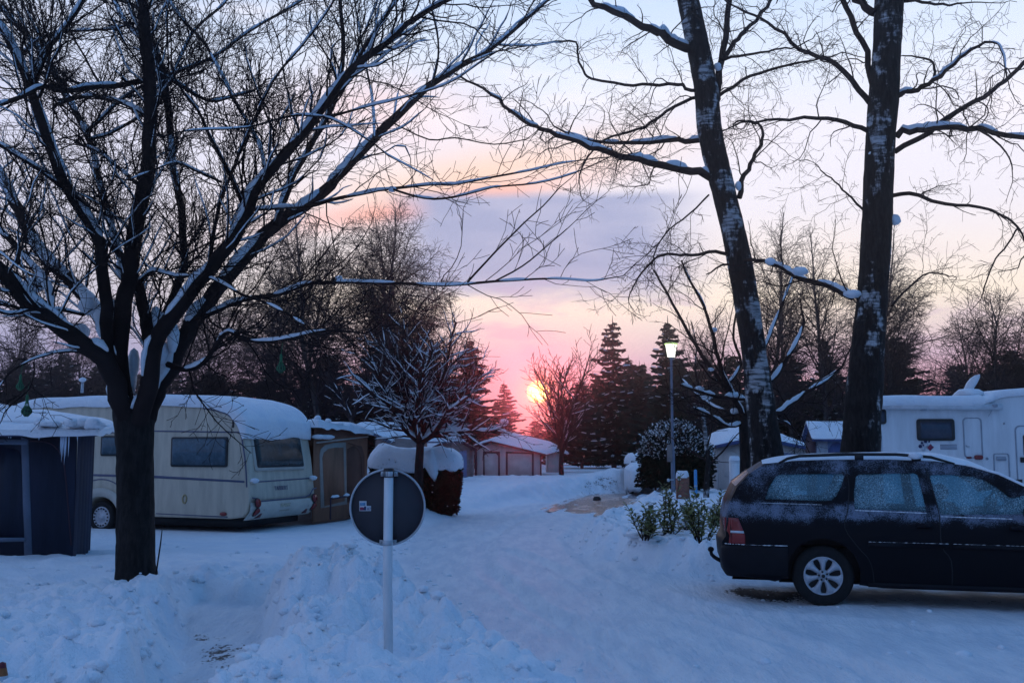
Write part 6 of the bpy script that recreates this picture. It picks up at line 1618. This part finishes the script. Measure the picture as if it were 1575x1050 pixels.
    G = Geo(); A = pl.p(5.05,1.72,-.1); B = pl.p(5.05,1.72,-2.15); C = pl.p(5.75,1.22,-2.15); Dd = pl.p(5.75,1.22,-.1); roof_slab(G, [A, B, C, Dd], .05); G.build('windscreen', DARKW, t, False)
    # roof snow
    prof = [(-.02,zt-.14),(.08,zt-.03),(.3,zt),(rise0[0]-.3,zt),(rise0[0]+.1,zt+.06),(q(1545,606)[0],q(1545,606)[1]),(q(1575,604)[0],q(1575,604)[1]),(4.3,zt+.28),(5.0,zt+.16),(5.3,zt-.05)]
    pp, _ = smooth_path([(s, z, 0) for s, z in prof], [1]*len(prof), 8); PP = np.array(pp)[:, :2]; rows = []
    wv = [.10,.17,.185,.16,.08,-.1,-.5,-1.1,-1.7,-2.1,-2.24,-2.3,-2.28]; hv = [-.10,-.04,.02,.09,.14,.17,.18,.19,.18,.16,.12,.04,-.04]; nu = len(PP)
    for i, (s, z) in enumerate(PP):
        e = 0 if i in (0, nu-1) else min(1, i/4, (nu-1-i)/4)**.5; up = .6 if s > rise0[0] else 1.0
        for w_, h in zip(wv, hv):
            nz = .02*float(fbm(np.array([s*1.5]), np.array([w_*1.3]), 3)[0]); ww = w_ if s < rise0[0]+.2 or w_ < 0 else w_*.25
            rows.append(pl.p(s-(.07 if i == 0 else 0), z+(h*up+nz)*e+.005, ww))
    m = len(wv); G = Geo(); G.add(rows, np.array([(i*m+j, (i+1)*m+j, (i+1)*m+j+1, i*m+j+1) for i in range(nu-1) for j in range(m-1)])); 
    blob(G, pl.p(*q(1500,604), -.4), (.32,.3,.12), random.Random(5), 12); G.build('roof_snow', SNOW, t)
    # satellite dish plastered with snow
    dpx = [(1500,604),(1501,594),(1504,586),(1509,579),(1516,574),(1521,573),(1521,579),(1518,587),(1514,594),(1511,600),(1512,606)]
    G = Geo(); panel(G, pl, pl.qs(dpx), -.62, -.50, fn=lambda s, z: .05*math.sin(z*6)); ds = G.build('satellite_dish', SNOW, t, True)
    G = Geo(); G.tube([pl.p(*q(1506,614), -.66), pl.p(*q(1509,592), -.66)], .03, 6); G.build('dish_mount', WHITET, t)
motorhome()

# ------------------------------------------------------------------ estate car
def estate_car():
    D = 11.0; c0 = at(1267,887,D); yaw = R_(13); pl = Pl(c0[:2], (math.cos(yaw), -math.sin(yaw))); q = pl.q; Z0 = gz(c0[0], D)
    t = thing('estate_car', 'dark frosted estate car with snow on its roof and roof rails, parked facing right', 'car', (*pl.p(1.3, 0, -.87)[:2], Z0))
    HW = .875                                                   # half width; plane n=0 is the near flank, centre line n=-HW
    def hw(s, z):
        b = HW-0.02
        if z < .55: b -= .05*((.55-z)/.35)**2
        if z > .70: b -= .055*sstep1(.70, .98, z)
        if z > .96: b -= .30*(z-.96)
        if s < -.55: b -= .16*((-.55-s)/.5)**2
        if s > 3.0: b -= .16*((s-3.0)/.8)**2
        return b
    def sstep1(a, b, x): x = min(1, max(0, (x-a)/(b-a))); return x*x*(3-2*x)
    class Side:
        def __init__(s, sg): s.sg = sg
        def p(s, u, z, n=0.0):
            h = hw(u, z)+n; return pl.p(u, z, -HW+h*s.sg)
    near, far = Side(1), Side(-1)
    X = lambda L: [(s, z) for s, z in pl.qs(L)]
    WR = .32; wc = (0.0, WR-.01); wf = (2.75, WR-.01); AR = .375
    arch = lambda cx: [(cx+AR*math.cos(R_(a)), wc[1]+.02+AR*math.sin(R_(a))) for a in range(-16, 197, 12)][::-1]
    # side silhouette, clockwise from the rear bottom
    rear = X([(1130,882),(1117,868),(1112,855),(1110,835),(1113,829)])+X([(1116,826),(1117,794),(1121,775),(1133,750),(1152,729),(1171,717)])
    roof = [(-.28,1.515),(.1,1.53),(.7,1.535),(1.2,1.515),(1.55,1.46),(1.80,1.38)]
    front = [(2.15,1.20),(2.42,1.03),(2.9,.955),(3.35,.87),(3.62,.74),(3.70,.60),(3.70,.42),(3.62,.24)]
    bottom = [(3.45,.22)]+[p for p in arch(2.75)[::-1]][::1]
    a1 = [(2.75+AR*math.cos(R_(a)), wc[1]+.02+AR*math.sin(R_(a))) for a in range(-16, 197, 12)]
    a0 = [(0.0+AR*math.cos(R_(a)), wc[1]+.02+AR*math.sin(R_(a))) for a in range(-16, 197, 12)]
    a1 = [(s, max(.20, z)) for s, z in a1]; a0 = [(s, max(.22, z)) for s, z in a0]
    lower = [(3.5,.21)]+a1+[(2.2,.19),(.6,.20)]+a0+[(-.5,.24)]
    top = rear+roof+front
    outline = top+lower
    # windows
    W1 = X([(1177,768),(1184,748),(1193,734),(1199,730),(1298,729),(1301,733),(1297,746),(1288,763),(1280,770),(1268,771)])
    W2 = X([(1316,783),(1315,760),(1319,734),(1324,730),(1410,728),(1416,731),(1422,760),(1427,787)])
    W3 = X([(1449,792),(1441,762),(1435,734),(1438,731),(1480,731),(1502,733),(1520,739),(1536,748),(1558,766)])+[(2.02,1.17),(2.16,1.02),(2.10,.985)]
    Vs, Fs = cdt(outline, [W1, W2, W3], .07)
    def build_side(sd, nm):
        G = Geo(); G.add([sd.p(s, z) for s, z in Vs], Fs); return G.build(nm, PAINT, t)
    # body = both flanks + skin across the top, rear and front, one mesh
    G = Geo(); G.add([near.p(s, z) for s, z in Vs], Fs); G.add([far.p(s, z) for s, z in Vs], [tuple(f[::-1]) for f in Fs])
    skin = top; tt = [-1,-.93,-.8,-.6,-.3,0,.3,.6,.8,.93,1]; rows = []
    ns = []
    for i, (s, z) in enumerate(skin):
        a_ = skin[max(0, i-1)]; b_ = skin[min(len(skin)-1, i+1)]; dx, dz = b_[0]-a_[0], b_[1]-a_[1]; l = math.hypot(dx, dz) or 1; ns.append((-dz/l, dx/l))
    def sk(i, u, ex=0.0):
        s, z = skin[i]; nx, nz = ns[i]; bl = (.045 if 8 < i < 17 else .09 if i < 11 else .07)*(1-u*u)+ex
        h = hw(s, z)*u; return pl.p(s+nx*bl, z+nz*bl, -HW+h)
    glassrows = range(len(rear)+5, len(rear)+len(roof)+1)
    for i in range(len(skin)):
        for u in tt: rows.append(sk(i, u))
    m = len(tt); ws0 = len(rear)+len(roof)-1
    f = [(i*m+j, (i+1)*m+j, (i+1)*m+j+1, i*m+j+1) for i in range(len(skin)-1) for j in range(m-1) if i not in (ws0, ws0+1) or j in (0, m-2)]
    G.add(rows, f); 
    # underside
    G.add([pl.p(-.95,.24,-HW-.7), pl.p(-.95,.24,-HW+.7), pl.p(3.6,.22,-HW+.7), pl.p(3.6,.22,-HW-.7)], [(0,1,2,3)])
    G.build('body', PAINT, t)
    G = Geo(); rw = [sk(i, u, .004) for i in (ws0, ws0+1, ws0+2) for u in tt[1:-1]]; mm = m-2
    G.add(rw, np.array([(i*mm+j, (i+1)*mm+j, (i+1)*mm+j+1, i*mm+j+1) for i in range(2) for j in range(mm-1)])); G.build('windscreen', CARGL, t)
    # rear window pane set over the tailgate skin
    G = Geo(); rw = [sk(i, u, .006) for i in (8, 9) for u in tt[1:-1]]; G.add(rw, np.array([(j, mm+j, mm+j+1, j+1) for j in range(mm-1)])); G.build('rear_window', DARKW, t)
    for sd, sfx in ((near, 1), (far, -1)):
        for nm, Wd_ in (('quarter_window', W1), ('rear_door_window', W2), ('front_door_window', W3)):
            c = (sum(p[0] for p in Wd_)/len(Wd_), sum(p[1] for p in Wd_)/len(Wd_)); big = [(c[0]+(x-c[0])*1.03, c[1]+(z-c[1])*1.04) for x, z in Wd_]
            G = Geo(); panel(G, sd, big, -.014, -.010, grid=.15); G.build(nm, CARGL, t, True)
    # door seams and side trim
    def strip(nm, path, w, m_, off=.004, th=.006, par=t, sd=near):
        path3, _ = smooth_path([(s, z, 0) for s, z in path], [1]*len(path), 3)
        G = Geo(); panel(G, sd, band([(p[0], p[1]) for p in path3], w), off-th, off); return G.build(nm, m_, par, False)
    strip('rear_door_seam', X([(1305,724),(1308,750),(1305,785),(1300,812)])+[(.36,.62),(.46,.50),(.50,.36),(.51,.21)], .008, BLACK, .0025)
    strip('door_seam', X([(1430,724),(1440,760),(1447,795),(1449,840)])+[(1.27,.5),(1.27,.2)], .010, BLACK, .0025)
    strip('door_seam', [(2.12,.97),(2.2,.8),(2.22,.5),(2.2,.21)], .008, BLACK, .0025)
    for sd in (near, far):
        strip('side_moulding', [(.46,.655),(1.25,.65)], .045, BUMPER, .016, .016, sd=sd); strip('side_moulding', [(1.29,.65),(2.2,.64)], .045, BUMPER, .016, .016, sd=sd)
        strip('sill', [(.45,.235),(1.3,.225),(2.28,.22)], .05, BUMPER, .008, .02, sd=sd)
    for a_, b_ in (((.46,.681),(1.25,.676)), ((1.29,.675),(2.2,.665))):
        G = Geo(); n = 40; pts = [near.p(a_[0]+(b_[0]-a_[0])*i/n, a_[1]+(b_[1]-a_[1])*i/n, .010) for i in range(n+1)]; R = random.Random(8)
        G.tube(pts, [.0035*max(.05, R.uniform(-.6, 1.2)) for _ in pts], 6); G.build('moulding_snow', SNOW, t)
    # snow lines along the window ledges
    for L in ([(1316,784.5),(1427,789)], [(1449,794),(1560,798)], [(1170,773),(1265,776)]):
        P2 = X(L); G = Geo(); n = 60; R = random.Random(int(L[0][0])); pts = [near.p(P2[0][0]+(P2[1][0]-P2[0][0])*i/n, P2[0][1]+(P2[1][1]-P2[0][1])*i/n-.004, .002) for i in range(n+1)]
        G.tube(pts, [.005*R.uniform(.3, 1.4)*(1 if L[0][0] > 1200 else .5) for _ in pts], 5); G.build('ledge_snow', SNOW, t)
    strip('door_handle', [(.95,.855),(1.10,.852)], .035, BUMPER, .03, .03); strip('door_handle', [(1.85,.845),(2.0,.84)], .035, BUMPER, .03, .03)
    # bumper shell at the rear, wrapped round the corners
    G = Geo(); zs = [.27,.34,.45,.56,.605,.615]; outs = [-.02,.02,.035,.035,.02,-.01]; rows = []
    us = [i/14 for i in range(15)]
    def bump(z, o):
        L = []
        for u in [-.42+.42*k/5 for k in range(0)]: pass
        for s in (-.36,-.5,-.65,-.8,-.9): L.append(near.p(s, z, o*.6))
        for a_ in (15,35,60,80): L.append(pl.p(-.93-(.10+o)*math.sin(R_(a_)), z, -HW+(hw(-.93, z)+o*.6)-.12*(1-math.cos(R_(a_)))))
        for k in range(1, 8): L.append(pl.p(-1.04-o-.03*math.sin(math.pi*k/8), z, -HW+(hw(-.93, z)-.12)*(1-2*k/8)))
        n = len(L)
        for a_ in (80,60,35,15): L.append(pl.p(-.93-(.10+o)*math.sin(R_(a_)), z, -HW-(hw(-.93, z)+o*.6)+.12*(1-math.cos(R_(a_)))))
        for s in (-.9,-.8,-.65,-.5,-.36): L.append(far.p(s, z, o*.6))
        return L
    for z, o in zip(zs, outs): rows += bump(z, o)
    m = len(rows)//len(zs); G.add(rows, np.array([(i*m+j, i*m+j+1, (i+1)*m+j+1, (i+1)*m+j) for i in range(len(zs)-1) for j in range(m-1)])); G.build('rear_bumper', BUMPER, t)
    G = Geo(); R = random.Random(5); L = bump(.622, .012); L = [tuple(L[i][c]*(1-f/6)+L[i+1][c]*f/6 for c in range(3)) for i in range(10) for f in range(6)]; G.tube(L, [.005*max(.05, R.uniform(-.6, 1.2)) for _ in L], 5); G.build('bumper_snow', SNOW, t)
    # tail lamps: wrap-round upright clusters
    for sd in (near, far):
        G = Geo(); P = [(-.955,.625),(-.80,.625),(-.80,.72),(-.83,.80),(-.87,.90),(-.955,.90)]; panel(G, sd, P, -.02, .007, grid=.05)
        sg = sd.sg; V = []
        for z in (.625,.76,.90):
            for k in range(4): V.append(pl.p(-.955-.085*(k/3)**.6, z, -HW+sg*(hw(-.955, z)+.007-.22*(k/3)**1.6)))
        G.add(V, np.array([(i*4+j, i*4+j+1, (i+1)*4+j+1, (i+1)*4+j) for i in range(2) for j in range(3)])); tl = G.build('tail_lamp', RED, t)
        G = Geo(); panel(G, sd, [(-.955,.742),(-.81,.742),(-.815,.765),(-.955,.765)], .007, .011, grid=.05); G.build('reverse_lens', WHITET, tl)
        G = Geo(); panel(G, sd, [(3.42,.62),(3.60,.62),(3.60,.74),(3.38,.76)], -.02, .006); G.build('headlamp', CHROME, t)
    # tow hitch
    h0 = q(1130,874); h = [q(1120,871), q(1112,868), q(1103,863), q(1098,858), q(1097,853)]
    G = Geo(); G.tube([pl.p(h0[0]+.1, h0[1], -HW+.35)]+[pl.p(s-.04, z, -HW+.45) for s, z in h], [.022,.022,.022,.022,.020,.020], 10); G.lathe([(.001,-.03),(.028,-.02),(.036,0),(.028,.022),(.001,.032)], pl.p(h[-1][0]-.04, h[-1][1]+.02, -HW+.45), 12); G.build('tow_hitch', BUMPER, t)
    # roof rails with their feet, snow between
    for sg in (1, -1):
        def rp(s, z, n): return pl.p(s, z, -HW+sg*n)
        zr = lambda s: float(np.interp(s, [-.42,-.28,.1,.7,1.2,1.55], [1.495,1.515,1.53,1.535,1.515,1.46]))
        path = [(-.42,-.0),(-.33,.035),(-.2,.055),(.3,.06),(.8,.06),(1.15,.045),(1.38,.005)]
        G = Geo(); G.tube([rp(s, zr(s)+dz, .635 if s > -.4 else .645) for s, dz in path], [.012,.016,.017,.017,.017,.016,.011], 8)
        for s in (.42, 1.0): G.box(rp(s, zr(s)+.03, .635), (.09,.03,.06), -yaw)
        G.build('roof_rail', BLACK, t)
    G = Geo(); L = []; ss = np.linspace(-.60, 1.86, 44); uu = np.linspace(-1, 1, 16); prof_z = lambda s: float(np.interp(s, [-.66,-.28,.1,.7,1.2,1.55,1.80,2.0], [1.478,1.515,1.53,1.535,1.515,1.46,1.38,1.27])); rows = []
    for i, s in enumerate(ss):
        for j, u in enumerate(uu):
            e = min(1, (s+.60)/.15, (1.86-s)/.25, (1-abs(u))*7); e = max(0, e)**.5
            th = float(np.interp(s, [-.6,-.2,.9,1.3,1.7,1.9], [.010,.022,.036,.058,.032,.008]))
            n = .605*u; z = prof_z(s)+.045*(1-(n/.66)**2)*.95; nz = .012*float(fbm(np.array([s*3]), np.array([u*3+5]), 3)[0])
            rows.append(pl.p(s, z+(th+nz)*e-.006*(1-e), -HW+n))
    G.add(rows, np.array([(i*16+j, (i+1)*16+j, (i+1)*16+j+1, i*16+j+1) for i in range(43) for j in range(15)])); G.build('roof_snow', SNOW, t)
    G = Geo(); blob(G, pl.p(1.0, 1.575, -HW+.63), (.08,.05,.04), random.Random(2)); blob(G, pl.p(1.0, 1.575, -HW-.63), (.08,.05,.04), random.Random(3)); G.build('rail_snow', SNOW, t)
    # snow strip along the windscreen pillar
    G = Geo(); G.tube([near.p(1.50,1.475,-.02), near.p(1.80,1.385,-.03), near.p(2.15,1.205,-.02), near.p(2.38,1.06,-.02)], [.016,.026,.024,.01], 7); G.build('pillar_snow', SNOW, t)
    # mirrors
    for sd in (near, far):
        c = sd.p(2.03, 1.005, .13); G = Geo(); blob(G, c, (.07,.11,.09), random.Random(1), 12); G.tube([sd.p(2.06,.98,.0), c], .025, 8); G.build('door_mirror', BUMPER, t)
    # wheels
    def wheel(cs, sd):
        k = 40; sg = sd.sg; off = -.045
        def wp(r, th, n): return pl.p(cs+r*math.cos(th), wc[1]+r*math.sin(th), -HW+sg*(HW-.02+off+n))
        def rev(pr, nm, m_, par): 
            G = Geo(); V = [wp(r, 6.2832*j/k, n) for r, n in pr for j in range(k)]; G.add(V, np.array([(i*k+j, i*k+(j+1) % k, (i+1)*k+(j+1) % k, (i+1)*k+j) for i in range(len(pr)-1) for j in range(k)])); return G.build(nm, m_, par)
        w = rev([(.195,-.04),(.20,-.01),(.215,.0),(.285,.004),(.307,-.015),(WR,-.045),(WR,-.15),(.30,-.185),(.2,-.19),(.001,-.17)], 'wheel', RUBBER, t)
        rev([(.001,-.055),(.17,-.055),(.195,-.04)], 'rim_shadow', BLACK, w)
        G = Geo(); n = 7
        for i in range(n):
            a_ = 6.2832*i/n+1.57; V = []; 
            prf = [(.035,.30,.0),(.07,.235,.004),(.11,.21,.006),(.145,.225,.004),(.172,.29,.0),(.196,.42,-.004)]
            for r, ha, nn_ in prf:
                for e in (-1,-.5,0,.5,1): V.append(wp(r, a_+e*ha, -.022+nn_*(1-e*e)+.012*(1-abs(e))))
            f = [(p*5+j, p*5+j+1, (p+1)*5+j+1, (p+1)*5+j) for p in range(5) for j in range(4)]; G.add(V, np.array(f))
        G.f = G.f; c_ = G.build('wheel_cover', RIMM, w)
        mod = c_.modifiers.new('solid', 'SOLIDIFY'); mod.thickness = .008
        rev([(.180,-.026),(.186,-.008),(.198,-.004),(.206,-.012),(.206,-.03)], 'cover_ring', RIMM, w)
        rev([(.001,.004),(.022,.004),(.026,-.004),(.060,-.010),(.066,-.022)], 'hub_cap', RIMM, w)
        rev([(.001,.008),(.018,.008),(.021,.0)], 'hub_centre', BLACK, w)
        for i in range(5):
            a_ = 6.2832*i/5+.5; G = Geo(); V = [wp(.044, a_, 0)]; x, z = .044*math.cos(a_), .044*math.sin(a_); pr = [(.001,.002),(.010,.002),(.012,-.01)]
            V = [pl.p(cs+x+r*math.cos(6.2832*j/8), wc[1]+z+r*math.sin(6.2832*j/8), -HW+sg*(HW-.02+off+n_)) for r, n_ in pr for j in range(8)]
            G.add(V, np.array([(a*8+j, a*8+(j+1) % 8, (a+1)*8+(j+1) % 8, (a+1)*8+j) for a in range(2) for j in range(8)])); G.build('wheel_nut', BLACK, w)
    for cs in (0.0, 2.75):
        for sd in (near, far): wheel(cs, sd)
        G = Geo(); k = 20
        V = [pl.p(cs+(AR+.02)*math.cos(R_(-10+200*j/k)), wc[1]+.02+(AR+.02)*math.sin(R_(-10+200*j/k)), -HW+n) for n in (-(HW-.06), HW-.06) for j in range(k+1)]
        G.add(V, np.array([(j, j+1, k+1+j+1, k+1+j) for j in range(k)]))
        G.build('wheel_well', BLACK, t)
        for n in (-(HW-.34), HW-.34):
            G = Geo(); G.add([pl.p(cs+x, z, -HW+n) for x, z in ((-.45,.2),(.45,.2),(.45,.80),(-.45,.80))], [(0,1,2,3)]); G.build('wheel_well', BLACK, t)
    # cabin
    G = Geo(); G.add([pl.p(-.9,.62,-HW-.7), pl.p(-.9,.62,-HW+.7), pl.p(2.3,.55,-HW+.7), pl.p(2.3,.55,-HW-.7)], [(0,1,2,3)])
    G.build('cabin_floor', BLACK, t)
    for s, zz in ((1.35,0), (.45,0)):
        for n in (-.38, .38):
            G = Geo(); y0 = -HW+n
            for hh, d0, w_ in ((.58,.0,.25),(.75,.02,.25),(1.0,-.05,.24),(1.08,-.07,.16)): pass
            V = []; pr = [(.55,.10,.25),(.80,.07,.25),(1.02,.0,.23),(1.08,-.03,.15)]
            for z, ds, w_ in pr: V += [pl.p(s+ds-.06, z, y0-w_), pl.p(s+ds-.06, z, y0+w_), pl.p(s+ds+.06, z, y0+w_), pl.p(s+ds+.06, z, y0-w_)]
            G.add(V, [(i*4+j, i*4+(j+1) % 4, (i+1)*4+(j+1) % 4, (i+1)*4+j) for i in range(3) for j in range(4)]+[(12,13,14,15)]); st = G.build('seat', BLACK, t)
            G = Geo(); blob(G, pl.p(s-.08, 1.19, y0), (.07,.13,.09), random.Random(2), 10); G.build('headrest', BLACK, st)
    G = Geo(); k = 22; cc = (2.0, 1.0); V = []
    pts = [pl.p(1.93+.05*math.sin(6.283*j/k)*1.0, 1.0+.17*math.sin(6.283*j/k), -HW-.38+.19*math.cos(6.283*j/k)) for j in range(k+1)]; G.tube(pts, .014, 6); G.build('steering_wheel', BLACK, t)
    G = Geo(); G.box(pl.p(-.45, .98, -HW), (.6, 1.1, .02), -yaw); G.build('parcel_shelf', BLACK, t)
estate_car()
# ------------------------------------------------------------------ cold evening haze
HAZE_D = 0.0024
def haze():
    G = Geo(); G.box((0, 0, 8.5), (336, 336, 21)); m = bpy.data.materials.new('haze'); m.use_nodes = True; nt = m.node_tree; nt.nodes.clear()
    out = nt.nodes.new('ShaderNodeOutputMaterial'); v = nt.nodes.new('ShaderNodeVolumePrincipled'); v.inputs['Density'].default_value = HAZE_D
    v.inputs['Color'].default_value = (0.80,0.80,0.86,1); v.inputs['Anisotropy'].default_value = 0.962; nt.links.new(v.outputs[0], out.inputs['Volume'])
    m.volume_intersection_method = 'FAST' if hasattr(m, 'volume_intersection_method') else None
    o = G.build('haze', m, None, False); o['kind'] = 'stuff'
haze()
